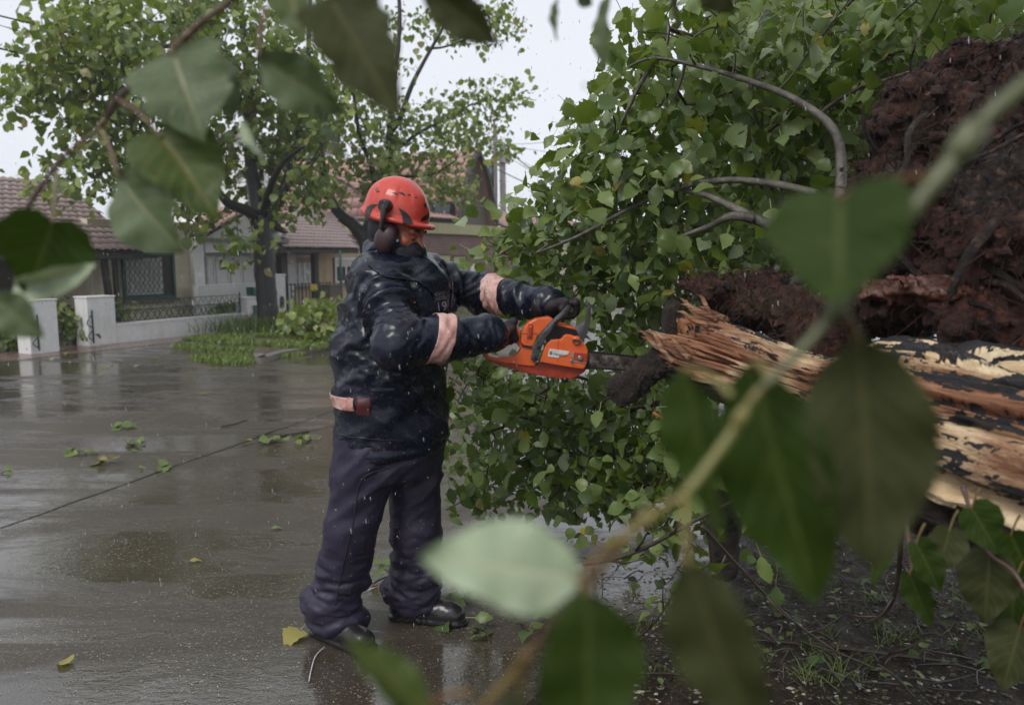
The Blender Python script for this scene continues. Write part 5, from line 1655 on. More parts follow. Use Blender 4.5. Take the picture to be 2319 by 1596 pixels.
def stem(tw, pts, rad, mat, knots=0):
    p = smooth_path([P(*q) for q in pts], 8)
    r = lerp_list(rad, len(p))
    for k in range(len(r)):
        r[k] *= 1 + .10 * math.sin(k * 1.7) * math.sin(k * .63)
    mb = MB(); mb.tube(p, r, 10)
    for k in range(knots):
        i = int((k + .5) * len(p) / knots); c = Vector(p[i])
        dn = (Vector(p[min(i + 1, len(p) - 1)]) - Vector(p[i - 1])).normalized()
        mb.tube([c - dn * r[i] * 2.6, c - dn * r[i], c + dn * r[i], c + dn * r[i] * 2.2], [r[i] * .9, r[i] * 1.5, r[i] * 1.45, r[i] * .9], 9)
    mb.build('stem', mat, tw)

# upper left twig
A_ = thing('foreground_twig', 'purple brown twig arching down the upper left with seven blurred leaves', 'twig', P(265, 225, .78), 'twigs close to the viewer')
stem(A_, [(560, -60, .74), (520, 5, .75), (455, 52, .76), (392, 115, .77), (330, 170, .78), (265, 225, .78), (225, 290, .79), (150, 350, .80), (95, 420, .80), (50, 490, .80), (10, 560, .8)], [.0030, .0028, .0030, .0022, .0018, .0026, .0018], M_STEM_P, 6)
near_leaf(A_, (392, 122), (462, 315), 250, NL['grey'], .75, .72, .15, 'lobed', seed=1, pet=(388, 118), curl=.2)
near_leaf(A_, (505, 140), (528, 268), 85, NL['grey'], .78, .76, .5, 'long', seed=2, pet=(420, 95))
near_leaf(A_, (362, 306), (492, 492), 205, NL['green'], .74, .72, -.25, 'heart', seed=3, pet=(268, 226, .78))
near_leaf(A_, (268, 396), (412, 566), 168, NL['grey'], .73, .71, .5, 'oval', seed=4, pet=(228, 292, .79))
near_leaf(A_, (120, 500), (62, 662), 205, NL['dark'], .70, .72, .1, 'heart', seed=5, pet=(128, 390, .8), curl=.05)
near_leaf(A_, (30, 655), (208, 606), 75, NL['pale'], .72, .70, .35, 'oval', seed=6, curl=.1)
near_leaf(A_, (-20, 670), (98, 760), 92, NL['grey'], .66, .66, .3, 'oval', seed=7, curl=.08)
# top centre twig
B_ = thing('foreground_twig', 'leafy twig dipping in at the top centre with a big holed leaf', 'twig', P(720, -40, .62), 'twigs close to the viewer')
stem(B_, [(560, -120, .64), (640, -60, .63), (720, -40, .62), (860, -60, .62), (1000, -60, .64)], [.003, .0026, .0022], M_STEM_P, 3)
near_leaf(B_, (652, -36), (690, 92), 115, NL['green'], .62, .60, .3, 'lobed', seed=11, pet=(650, -60))
near_leaf(B_, (742, -10), (905, 268), 205, NL['olive'], .60, .57, -.15, 'lobed', seed=12, pet=(722, -42, .62), curl=.1)
near_leaf(B_, (585, 128), (778, 252), 125, NL['grey'], .66, .66, .35, 'oval', seed=13, pet=(600, 20, .68), curl=.1)
near_leaf(B_, (958, -40), (1132, 98), 105, NL['olive'], .62, .62, .35, 'long', seed=14, pet=(940, -58))
near_leaf(B_, (716, 235), (788, 362), 34, NL['grey'], .66, .66, 1.2, 'long', seed=15, curl=.05)
near_leaf(B_, (545, 262), (600, 362), 38, NL['pale'], .68, .67, 1.1, 'long', seed=16, curl=.06)
# top right-of-centre twig
C_ = thing('foreground_twig', 'slim twig along the top edge with narrow drooping leaves over the sky', 'twig', P(1380, -30, .8), 'twigs close to the viewer')
stem(C_, [(1210, -40, .8), (1300, -16, .8), (1420, -30, .8), (1570, -40, .82)], [.0018, .0016, .0012], M_STEM_P, 2)
near_leaf(C_, (1266, -14), (1260, 88), 26, NL['grey'], .8, .8, 1.0, 'long', seed=21, pet=(1262, -24))
near_leaf(C_, (1385, -10), (1368, 150), 62, NL['grey'], .8, .8, .9, 'long', seed=22, pet=(1390, -26), curl=.3)
near_leaf(C_, (1310, -12), (1340, 12), 40, NL['grey'], .8, .8, .6, 'oval', seed=23, pet=(1305, -18))
near_leaf(C_, (1532, -20), (1540, 62), 26, NL['olive'], .82, .82, .9, 'long', seed=24, pet=(1530, -36))
near_leaf(C_, (1600, -60), (1660, 30), 90, NL['olive'], .8, .8, .6, 'oval', seed=25, pet=(1570, -40))
# big twig across the right
D_ = thing('foreground_twig', 'thick blurred twig crossing the right side with large dark green leaves', 'twig', P(1740, 860, .370), 'twigs close to the viewer')
stem(D_, [(2380, 150, .370), (2240, 262, .370), (2140, 385, .370), (2055, 490, .370), (1950, 625, .370), (1840, 765, .370), (1730, 875, .370)], [.0042, .0040, .0046, .0032, .0028, .0022], M_STEM_G, 2)
near_leaf(D_, (1905, 445), (1900, 692), 335, NL['dark'], .370, .348, .25, 'heart', seed=31, pet=(2120, 405, .370), curl=.08)
near_leaf(D_, (1945, 770), (1975, 1275), 290, NL['olive'], .385, .375, -.3, 'oval', seed=32, pet=(1890, 700, .370), curl=.06)
near_leaf(D_, (1700, 825), (1850, 1350), 250, NL['dark'], .395, .385, .25, 'oval', seed=33, pet=(1745, 862, .370), curl=.08)
near_leaf(D_, (1552, 835), (1640, 1210), 150, NL['dark'], .41, .40, .7, 'long', seed=34, pet=(1660, 900, .385), curl=.08)
E_ = thing('foreground_twig', 'olive and rust blurred twig at bottom centre carrying a pale silvery leaf', 'twig', P(1400, 1220, .370), 'twigs close to the viewer')
stem(E_, [(1745, 858, .372), (1700, 908, .371), (1648, 992, .370), (1560, 1108, .363), (1500, 1150, .36), (1425, 1208, .355), (1330, 1325, .348), (1230, 1435, .340), (1150, 1540, .340), (1040, 1650, .340)], [.0018, .0021, .0026, .0020, .0027, .0019, .0022, .0018], M_STEM_O, 3)
near_leaf(E_, (1312, 1308), (958, 1262), 205, NL['pale'], .340, .326, .25, 'oval', seed=35, pet=(1420, 1215, .355), curl=.04)
near_leaf(E_, (1330, 1340), (1330, 1690), 250, NL['dark'], .333, .326, -.3, 'oval', seed=36, pet=(1318, 1332, .348), curl=.06)
near_leaf(E_, (1555, 1270), (1715, 1680), 200, NL['olive'], .340, .333, .3, 'oval', seed=37, pet=(1550, 1110, .363), curl=.06)
near_leaf(E_, (960, 1610), (792, 1448), 100, NL['green'], .340, .340, .3, 'oval', seed=38, pet=(1070, 1570, .340), curl=.08)
near_leaf(E_, (1180, 1560), (1150, 1700), 70, NL['olive'], .340, .340, .370, 'oval', seed=39, pet=(1200, 1480, .340))
# darker hanging leaves under the trunk at right
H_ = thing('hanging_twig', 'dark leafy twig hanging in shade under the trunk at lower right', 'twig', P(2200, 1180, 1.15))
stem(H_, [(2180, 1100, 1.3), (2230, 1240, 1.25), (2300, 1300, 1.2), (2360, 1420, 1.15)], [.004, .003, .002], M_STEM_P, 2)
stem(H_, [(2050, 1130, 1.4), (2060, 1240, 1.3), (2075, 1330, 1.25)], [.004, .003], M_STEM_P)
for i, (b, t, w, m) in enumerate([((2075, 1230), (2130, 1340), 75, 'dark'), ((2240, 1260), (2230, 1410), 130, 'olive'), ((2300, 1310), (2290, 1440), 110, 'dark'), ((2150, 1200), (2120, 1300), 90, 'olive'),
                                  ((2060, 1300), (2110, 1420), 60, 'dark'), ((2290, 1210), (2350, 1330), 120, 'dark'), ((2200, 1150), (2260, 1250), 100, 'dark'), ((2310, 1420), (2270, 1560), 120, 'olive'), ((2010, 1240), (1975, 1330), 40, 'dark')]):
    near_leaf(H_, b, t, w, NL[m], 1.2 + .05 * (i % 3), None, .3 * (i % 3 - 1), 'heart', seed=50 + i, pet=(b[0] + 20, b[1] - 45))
# ================================================================== the worker
M_SKIN = NT('red_orange_skin')  # skin in mottled red-orange
_v = M_SKIN.tex()
M_SKIN = M_SKIN.set(Base_Color=M_SKIN.ramp(M_SKIN.noise(_v, 40, 4), [(.3, (.36, .10, .055)), (.7, (.50, .16, .085))]), Roughness=.35, Subsurface_Weight=.12, Subsurface_Radius=(.02, .008, .004), Subsurface_Scale=.1)
def mat_cloth(name, a, b, rough, fine, coat=0.0, stain=None, big=7):
    m = NT(name); v = m.tex()
    c = m.ramp(m.noise(v, big, 5, .65), [(.3, a), (.7, b)])
    if stain:
        c = m.mix(m.ramp(m.noise(v, 6.3, 5, .7), [(.58, 0), (.74, .55)]), c, stain)
    h = m.math('ADD', m.math('MULTIPLY', m.noise(m.tex('Object', (1, 1, .55)), 16, 2, .5, .6), .6), m.math('MULTIPLY', m.noise(v, 240, 2), fine))
    # beads of rain
    vor = m.n('TexVoronoi', Scale=150.0); m.l(v, vor.inputs['Vector'])
    bead = m.ramp(vor.outputs['Distance'], [(.0, 1.0), (.22, 0.0)])
    bead = m.math('MULTIPLY', bead, m.ramp(m.noise(v, 9, 3), [(.5, 0), (.7, .8)]))
    wv = m.n('Mapping'); m.l(v, wv.inputs[0]); wv.inputs['Scale'].default_value = (1, 1, .6)
    dis = m.n('TexNoise', Scale=7.0, Detail=3.0); m.l(v, dis.inputs['Vector'])
    wa = m.n('VectorMath', operation='ADD'); m.l(wv.outputs[0], wa.inputs[0])
    ds = m.n('VectorMath', operation='SCALE'); m.l(dis.outputs['Color'], ds.inputs[0]); ds.inputs['Scale'].default_value = .12; m.l(ds.outputs[0], wa.inputs[1])
    cr = m.n('TexVoronoi', Scale=13.0); m.l(wa.outputs[0], cr.inputs['Vector'])
    h = m.math('ADD', h, m.math('MULTIPLY', cr.outputs['Distance'], .15))
    n1 = m.bump(h, .26, .012)
    n2 = m.bump(bead, .35, .004, n1)
    kw = dict(Base_Color=c, Roughness=m.ramp(m.noise(v, 60, 3), [(.35, rough - .05), (.65, rough + .06)]), Normal=n2, Specular_IOR_Level=.40)
    if coat: kw.update(Coat_Weight=coat, Coat_Roughness=.12)
    return m.set(**kw)
M_JACK = mat_cloth('wet_navy_raincoat', (.0030, .0045, .012), (.0065, .010, .026), .27, .10, .0, (.040, .006, .018))
M_TROU = mat_cloth('damp_navy_trousers', (.013, .011, .026), (.030, .024, .050), .5, .25, .0, (.045, .014, .032))
M_GLOVE = mat_cloth('dark_work_glove', (.008, .005, .008), (.022, .013, .018), .6, .5)
M_BOOT = mat_cloth('wet_black_boot', (.008, .007, .008), (.022, .018, .020), .3, .2, .3)
M_GAIT = mat_cloth('black_neck_gaiter', (.006, .006, .010), (.014, .012, .020), .7, .6)
def mat_band():
    m = NT('pink_reflective_band'); v = m.tex()
    c = m.ramp(m.noise(v, 16, 5, .65, .6), [(.3, (.34, .16, .14)), (.5, (.58, .32, .28)), (.7, (.66, .47, .42))])
    c = m.mix(m.ramp(m.noise(m.tex('Object', (1, 1, .3)), 45, 4, .7), [(.56, 0), (.72, .75)]), c, (.10, .06, .06))
    c = m.mix(m.ramp(m.noise(v, 9, 3), [(.6, 0), (.75, .7)]), c, (.62, .10, .07))
    return m.set(Base_Color=c, Roughness=.4, Normal=m.bump(m.noise(v, 60, 5), .5, .006))
M_BAND = mat_band()
M_REDPATCH = simple('worn_red_patch', (.075, .006, .010), .5, .7, 40)

YW = 3.14
yaw = R(24)
Fd = np.array([math.cos(yaw), -math.sin(yaw), 0.0])      # where the chest faces
Rd = np.array([-math.sin(yaw), -math.cos(yaw), 0.0])     # his right, towards the viewer
pv = lambda x, y, d: np.array(P(x, y, d))
feet = (G(745, 1440) + G(950, 1405)) / 2
pn = thing('person', 'worker in navy rain suit and red helmet holding a chainsaw on the wet road', 'person', feet)

def to_obj(name, V, F, mat, parent, **kw):
    return mesh_obj(name, np_mesh(name, V, F), mat, parent, **kw)

# stations of the torso: (px, py, half depth, half breadth)
tor = [(882, 1010, .196, .215), (884, 930, .192, .225), (888, 850, .192, .232), (897, 770, .196, .238), (905, 700, .192, .240), (903, 640, .172, .232), (897, 600, .128, .190), (892, 568, .085, .105)]
tz = np.array([pv(x, y, YW)[2] for x, y, a, b in tor]); tx = np.array([pv(x, y, YW)[0] for x, y, a, b in tor])
def torso(g, grow=0.0, zlo=None):
    z = g[..., 2]
    o = np.argsort(tz)
    cx = np.interp(z, tz[o], tx[o]); a = np.interp(z, tz[o], np.array([t[2] for t in tor])[o]) + grow; b = np.interp(z, tz[o], np.array([t[3] for t in tor])[o]) + grow
    d = g - np.stack([cx, np.full_like(cx, YW), z], -1)
    f = d @ Fd; l = d @ Rd
    q = np.sqrt((f / a) ** 2 + (l / b) ** 2)
    e = (q - 1) * np.minimum(a, b) * .9
    e = np.maximum(e, z - tz.max())
    if zlo is not None: e = np.maximum(e, zlo - z)
    return e

# joints
sR, eR, wR = pv(862, 632, 2.95), pv(905, 778, 2.80), pv(1108, 757, 2.93)          # near arm
sL, eL, wL = pv(965, 618, 3.30), pv(1095, 668, 3.38), pv(1245, 690, 3.16)         # far arm
hR, kR, aR = pv(838, 1010, 3.06), pv(796, 1195, 3.03), pv(752, 1398, 3.10)
hL, kL, aL = pv(928, 1010, 3.24), pv(944, 1200, 3.21), pv(936, 1372, 3.27)
heel_R, toe_R = np.array(G(728, 1436)), np.array(G(812, 1470))
heel_L, toe_L = np.array(G(905, 1398)), np.array(G(1032, 1412))
headc = pv(905, 520, YW - .03)

# ---- body: one continuous figure under the clothes; the face is what shows
fyaw = R(20); ftilt = R(22)
HF = np.array([math.cos(fyaw) * math.cos(ftilt), -math.sin(fyaw) * math.cos(ftilt), -math.sin(ftilt)])     # nose direction
HR = np.array([-math.sin(fyaw), -math.cos(fyaw), 0.0])
HU = np.cross(HR, HF); HU = HU if HU[2] > 0 else -HU
HM = np.stack([HF, HR, HU])
hp = lambda f, r, u: headc + HF * f + HR * r + HU * u
def head_field(g):
    d = ell(g, hp(-.012, 0, .02), (.098, .076, .105), HM)
    d = smin(d, ell(g, hp(.045, 0, -.05), (.055, .056, .065), HM), .03)        # jaw and muzzle
    d = smin(d, cap(g, hp(.086, 0, .006), hp(.106, 0, -.030), .010, .015), .014)  # nose
    d = smin(d, cap(g, hp(.102, .014, -.038), hp(.102, -.014, -.038), .010, .010), .01)
    d = smin(d, cap(g, hp(.074, .045, .020), hp(.086, -.0, .024), .014, .012), .012)  # brow
    d = smin(d, cap(g, hp(.074, -.045, .020), hp(.086, .0, .024), .014, .012), .012)
    d = smin(d, cap(g, hp(.060, .050, -.025), hp(.066, .044, -.03), .018, .016), .02)   # cheeks
    d = smin(d, cap(g, hp(.060, -.050, -.025), hp(.066, -.044, -.03), .018, .016), .02)
    for sg in (1, -1):
        d = -smin(-d, ell(g, hp(.088, sg * .032, .000), (.014, .017, .011), HM), .008)   # sockets
        d = smin(d, ell(g, hp(.074, sg * .032, -.001), (.0145, .0145, .0135), HM), .003)
        d = smin(d, cap(g, hp(-.005, sg * .076, .01), hp(-.012, sg * .079, -.02), .012, .008), .01)
    d = smin(d, cap(g, hp(.088, .02, -.068), hp(.088, -.02, -.068), .009, .009), .008)   # lips
    return d
def body_field(g):
    d = head_field(g)
    d = smin(d, cap(g, hp(-.03, 0, -.06), (tx[6], YW, tz[6]), .058, .062), .04)
    d = smin(d, torso(g, -.055, tz.min() - .06), .03)
    for s, e, w in ((sR, eR, wR), (sL, eL, wL)):
        d = smin(d, cap(g, s, e, .055, .046), .03); d = smin(d, cap(g, e, w, .046, .032), .02)
        d = smin(d, cap(g, w, w + (w - e) / np.linalg.norm(w - e) * .06, .032, .026), .02)
    for h, k, a, hl, to in ((hR, kR, aR, heel_R, toe_R), (hL, kL, aL, heel_L, toe_L)):
        d = smin(d, cap(g, h, k, .085, .06), .04); d = smin(d, cap(g, k, a, .06, .042), .02)
        d = smin(d, cap(g, a, hl + [0, 0, .045], .042, .035), .02); d = smin(d, cap(g, hl + [0, 0, .045], to + [0, 0, .035], .032, .026), .02)
    return d
pts_all = np.array([sR, eR, wR, sL, eL, wL, hR, kR, aR, hL, kL, aL, heel_R, toe_R, heel_L, toe_L, headc])
V, F = field_mesh(body_field, pts_all.min(0) - .2, pts_all.max(0) + .22, .0125)
# finer surface on the head only
hv, hf = field_mesh(head_field, headc - .15, headc + .16, .0045)
keep = np.ones(len(V), bool)
body = to_obj('body', relax(V, F, 1, .3), F, M_SKIN, pn)
# ease the coarse body onto the fine head shape
me = body.data
bm = bmesh.new(); bm.from_mesh(me)
near = [f for f in bm.faces if (Vector(headc) - f.calc_center_median()).length < .17]
bmesh.ops.subdivide_edges(bm, edges=list({e for f in near for e in f.edges}), cuts=2, use_grid_fill=True)
co = np.array([v.co[:] for v in bm.verts]); sel = np.linalg.norm(co - headc, axis=1) < .19
c = co[sel]
for _ in range(5):
    e = 1e-3
    d = body_field(c)
    gr = np.stack([body_field(c + np.eye(3)[i] * e) - d for i in range(3)], -1) / e
    c = c - gr * (d / np.maximum((gr * gr).sum(-1), 1e-6))[..., None] * .8
for i, p_ in zip(np.nonzero(sel)[0], c): pass
bm.verts.ensure_lookup_table()
for i, p_ in zip(np.nonzero(sel)[0], c): bm.verts[int(i)].co = p_
for f in bm.faces: f.smooth = True
bm.to_mesh(me); bm.free()
# eyes (lids nearly closed, looking down), brows
M_HAIR = simple('dark_brow_hair', (.016, .010, .008), .6, .3, 80)
M_EYE = simple('eye_white', (.45, .38, .34), .15, .1)
for sg in (1, -1):
    mb = MB()
    mb.tube(smooth_path([hp(.0895, sg * .012, .020), hp(.093, sg * .028, .027), hp(.083, sg * .046, .026), hp(.070, sg * .056, .018)], 4), lerp_list([.0035, .0055, .005, .002], 13), 6)
    mb.build('eyebrow', M_HAIR, pn)
    mb = MB()
    mb.tube(smooth_path([hp(.082, sg * .018, -.007), hp(.0885, sg * .030, -.010), hp(.082, sg * .045, -.007)], 4), lerp_list([.001, .0025, .001], 9), 5)
    mb.build('eyelashes', M_HAIR, pn)

# ---- jacket
def jacket_field(g):
    d = torso(g, 0, tz.min())
    d = smin(d, cap(g, sR + [0.0, .03, -.01], eR, .090, .076), .045)
    d = smin(d, cap(g, eR, wR, .077, .058), .03)
    d = smin(d, cap(g, sL + [0, -.02, -.01], eL, .085, .068), .045)
    d = smin(d, cap(g, eL, wL, .069, .053), .03)
    # hood and collar rolled round the neck
    for k in range(8):
        a0, a1 = k * math.pi / 4, (k + 1) * math.pi / 4
        c0 = np.array([tx[7], YW, tz[7] + .000]); 
        p0 = c0 + Fd * (math.cos(a0) * .085) + Rd * (math.sin(a0) * .085) + np.array([0, 0, -.012 * math.cos(a0)])
        p1 = c0 + Fd * (math.cos(a1) * .085) + Rd * (math.sin(a1) * .085) + np.array([0, 0, -.012 * math.cos(a1)])
        d = smin(d, cap(g, p0, p1, .030, .030), .02)
    # blouse over the waist at the back
    d = smin(d, ell(g, pv(806, 800, YW - .02), (.07, .13, .16)), .06)
    d = smin(d, ell(g, pv(955, 960, YW), (.09, .14, .11)), .05)
    return np.maximum(d, tz.min() - g[..., 2])
V, F = field_mesh(jacket_field, np.minimum(pts_all[:6].min(0), [tx.min() - .3, YW - .3, tz.min()]) - .12, np.array([pts_all[:6, 0].max() + .1, YW + .45, tz.max() + .08]), .0072)
V = relax(V, F, 2, .4)
n = vnormals(V, F)
def along(V, a, b):
    ab = b - a; L = np.linalg.norm(ab); t = (V - a) @ ab / L; q = V - a - (t / L)[:, None] * ab
    return t, np.linalg.norm(q, axis=1), L
def rings(V, a, b, freq, seed, tilt=.6):
    """folds across a limb"""
    d = (b - a) / np.linalg.norm(b - a)
    t = (V - a) @ d
    q = V - a - t[:, None] * d
    return 1 - 2 * np.abs(fbm(np.stack([t * freq + tilt * q[:, 2] * freq, q[:, 1] * freq * .16, q[:, 2] * freq * .16], 1), 2, seed))
disp = np.zeros(len(V))
masks = []
for s, e, w, f0 in ((sR, eR, wR, 15), (sL, eL, wL, 15)):
    for a, b, fr in ((s, e, f0 * .8), (e, w, f0)):
        t, rr, L = along(V, a, b)
        m = np.clip(1 - np.abs(t / L - .5) / .72, 0, 1) * np.clip((.135 - rr) / .03, 0, 1)
        r1 = np.clip(rings(V, a, b, fr, int(fr) + int(f0)), -.6, 1); r2 = rings(V, a, b, fr * 2.1, int(fr) + 3, -.9)
        tt, _, L2 = along(V, a, b)
        nzz = fbm(V * 9.0, 2, int(fr) + 40)
        loc = np.clip(np.maximum(1 - np.abs(tt / L2 - 1.0) / .35, 1 - np.abs(tt / L2) / .30), 0, 1)
        pleat = np.abs(np.sin(math.pi * (tt * 22 + 2.2 * nzz))) ** .8 - .55
        disp += m * (.022 * r1 + .007 * r2 + .016 * loc * pleat)
        masks.append(m)
arm = np.clip(np.max(masks, 0) * 1.5, 0, 1)
# diagonal pulls over the back, chest and shoulder
dg = np.array([.62, 0, .78]); pr = V @ dg
fold = 1 - 2 * np.abs(fbm(np.stack([pr * 9 + .5 * V[:, 1] * 9, (V[:, 0] * .78 - V[:, 2] * .62) * 1.4, V[:, 1] * 1.6], 1), 2, 71))
dg2 = np.array([-.55, 0, .83]); pr2 = V @ dg2
fold2 = 1 - 2 * np.abs(fbm(np.stack([pr2 * 11, V[:, 0] * 1.6, V[:, 1] * 2], 1), 2, 81))
low = np.clip((tz[3] + .06 - V[:, 2]) / .1, 0, 1)
fold3 = 1 - 2 * np.abs(fbm(np.stack([pr * 20, (V[:, 0] * .78 - V[:, 2] * .62) * 5, V[:, 1] * 6], 1), 3, 77))
disp += (1 - arm) * (.018 * fold * (1 - low * .3) +   .013 * fold2 + .003 * fold3)
# bunched cloth under the near elbow, gathers at the hem
bun = np.exp(-((V - pv(842, 810, 2.95)) ** 2).sum(1) / .016)
disp += bun * .020 * (1 - 2 * np.abs(fbm(V * np.array([14, 8, 30]), 3, 91)))
hem = np.exp(-((V[:, 2] - (tz.min() + .035)) / .012) ** 2)
disp -= hem * .004
V = V + n * disp[:, None]
V = relax(V, F, 1, .25)
jacket = to_obj('jacket', V, F, M_JACK, pn)
JB = BVHTree.FromPolygons([tuple(v) for v in V], F.tolist())
# sleeve bands and hem band, cut out of the jacket's own surface
def band(src, name, mat, parent, planes, ok, lift=.004):
    bm = bmesh.new(); bm.from_mesh(src.data)
    for co, no in planes:
        bmesh.ops.bisect_plane(bm, geom=list(bm.verts) + list(bm.edges) + list(bm.faces), plane_co=Vector(co), plane_no=Vector(no), clear_outer=True)
    kill = [f for f in bm.faces if not ok(f.calc_center_median())]
    bmesh.ops.delete(bm, geom=kill, context='FACES')
    bm.normal_update()
    for v in bm.verts: v.co += v.normal * lift
    me = bpy.data.meshes.new(name); bm.to_mesh(me); bm.free()
    me.materials.clear()
    for p_ in me.polygons: p_.use_smooth = True
    o = mesh_obj(name, me, mat, parent)
    so = o.modifiers.new('thick', 'SOLIDIFY'); so.thickness = .003; so.offset = -1
    return o
def sleeve_band(a, b, t0, t1, skew, rmax=.13):
    d = Vector((b - a) / np.linalg.norm(b - a)); L = np.linalg.norm(b - a)
    nrm = (d + Vector(skew)).normalized()
    p0, p1 = Vector(a) + d * (L * t0), Vector(a) + d * (L * t1)
    band(jacket, 'reflective_band', M_BAND, jacket, [(p0, -nrm), (p1, nrm)], lambda c: ((c - Vector(a)) - d * (c - Vector(a)).dot(d)).length < rmax and -.1 < (c - Vector(a)).dot(d) < L * 1.2)
sleeve_band(eR, wR, .32, .52, (0, 0, -.35))
sleeve_band(eL, wL, .17, .40, (0, 0, .25))
z0, z1 = pv(790, 909, 2.95)[2], pv(790, 880, 2.95)[2]
band(jacket, 'reflective_band', M_BAND, jacket, [((0, 0, z0), (.05, 0, -1)), ((0, 0, z1), (-.05, 0, 1))], lambda c: c.x < pv(812, 890, 3.0)[0] and c.y < YW + .12)
band(jacket, 'red_patch', M_REDPATCH, jacket, [((0, 0, pv(830, 934, 2.95)[2]), (0, 0, -1)), ((0, 0, pv(830, 896, 2.95)[2]), (0, 0, 1))], lambda c: pv(812, 890, 2.95)[0] < c.x < pv(846, 890, 2.95)[0] and c.y < YW, .003)
# storm flap, hem seam, drawn on the surface as raised strips
def surf_strip(pix, w, name, mat, parent, bvh, lift=.004, rad=None):
    pts = []
    pp_ = smooth_path([Vector((a, b, 0)) for a, b in pix], 8)
    for p_ in pp_:
        d = ray(p_.x, p_.y).normalized()
        h = bvh.ray_cast(cam.location, d)
        if h[0] is not None: pts.append(h[0] + h[1] * (lift if h[1].dot(d) < 0 else -lift))
    if len(pts) > 2:
        mb = MB(); mb.tube(pts, w, 6); return mb.build(name, mat, parent)
surf_strip([(950, 640), (975, 660), (984, 680)], .004, 'storm_flap', M_JACK, jacket, JB)
surf_strip([(768, 985), (830, 992), (900, 996), (990, 990)], .004, 'hem_seam', M_JACK, jacket, JB)
surf_strip([(835, 600), (870, 625), (915, 632), (950, 640)], .004, 'yoke_seam', M_JACK, jacket, JB)
surf_strip([(1000, 590), (1022, 640), (1020, 700)], .004, 'sleeve_seam', M_JACK, jacket, JB)
# printed letters on the chest
M_PRINT = simple('grey_chest_print', (.22, .22, .26), .6, .3, 60)
def print_on(txt, px, py, hpx, tilt, bvh, mat, parent, name, depth_ref, squeeze=1.0, lift=.002):
    cu = bpy.data.curves.new('t', 'FONT'); cu.body = txt; cu.size = 1.0; cu.align_x = 'CENTER'; cu.align_y = 'CENTER'; cu.resolution_u = 3
    to = bpy.data.objects.new('t', cu); COL.objects.link(to)
    dg = bpy.context.evaluated_depsgraph_get()
    me = bpy.data.meshes.new_from_object(to.evaluated_get(dg))
    bpy.data.objects.remove(to); 
    bm = bmesh.new(); bm.from_mesh(me)
    bmesh.ops.triangulate(bm, faces=bm.faces)
    bmesh.ops.subdivide_edges(bm, edges=bm.edges, cuts=1)
    ca, sa = math.cos(tilt), math.sin(tilt)
    for v in bm.verts:
        x, y = v.co.x * hpx * 1.3 * squeeze, v.co.y * hpx * 1.3
        d = ray(px + x * ca + y * sa, py + x * sa - y * ca).normalized()
        h = bvh.ray_cast(cam.location, d)
        v.co = h[0] - d * lift if h[0] is not None else cam.location + d * depth_ref
    bm.to_mesh(me); bm.free()
    return mesh_obj(name, me, mat, parent)
print_on('VICIOS', 994, 666, 8.5, -.25, JB, M_PRINT, jacket, 'chest_print', 3.0, .8)
print_on('ENTOS', 996, 676, 8.5, -.25, JB, M_PRINT, jacket, 'chest_print', 3.0, .8)
print_on('19', 1000, 695, 23, -.12, JB, M_PRINT, jacket, 'chest_print', 3.0, .85)

# ---- trousers
def trouser_field(g):
    d = torso(g, -.028, tz.min() - .10)
    d = np.maximum(d, g[..., 2] - (tz.min() + .12))
    for h, k, a, sg in ((hR, kR, aR, 1), (hL, kL, aL, -1)):
        d = smin(d, cap(g, h, k, .120, .093), .035)
        d = smin(d, cap(g, k, a + [0, 0, .02], .093, .084), .04)
        for j, (f, rr, tl) in enumerate(((.70, .088, .05), (.90, .093, -.04))):
            c = k + (a - k) * f
            d = smin(d, cap(g, c + [-.03, .01, -tl], c + [.03, -.01, tl], rr * .93, rr * .93, (0, 0, 1), .5), .03)
    return np.maximum(d, (pv(740, 1420, 3.05)[2] + .0) - g[..., 2])
V, F = field_mesh(trouser_field, np.array([aR[0] - .22, 2.75, 0.0]), np.array([hL[0] + .3, 3.6, tz.min() + .16]), .0075)
V = relax(V, F, 2, .4); n = vnormals(V, F)
zr = V[:, 2]
shin = np.clip((kR[2] - zr) / .25, 0, 1); top = np.clip((zr - kR[2]) / .25, 0, 1)
f1 = 1 - 2 * np.abs(fbm(np.stack([V[:, 0] * 4 + zr * 3, V[:, 1] * 4, zr * 15], 1), 3, 101))
f2 = 1 - 2 * np.abs(fbm(np.stack([V[:, 0] * 9, V[:, 1] * 9, zr * 2.4], 1), 3, 111))
f3 = 1 - 2 * np.abs(fbm(np.stack([V[:, 0] * 7 - zr * 7, V[:, 1] * 5, zr * 5], 1), 3, 121))
f4 = 1 - 2 * np.abs(fbm(np.stack([V[:, 0] * 10 + zr * 14, V[:, 1] * 9, zr * 22 - V[:, 0] * 8], 1), 3, 127))
V = V + n * (shin * (.020 * f1 + .011 * f4) + top * (.012 * f2 + .014 * f3) + .008 * f3)[:, None]
V = relax(V, F, 1, .25)
trousers = to_obj('trousers', V, F, M_TROU, pn)
TB_ = BVHTree.FromPolygons([tuple(v) for v in V], F.tolist())
surf_strip([(880, 1060), (820, 1085), (800, 1180), (775, 1290), (760, 1370)], .003, 'trouser_seam', M_TROU, trousers, TB_, .001)

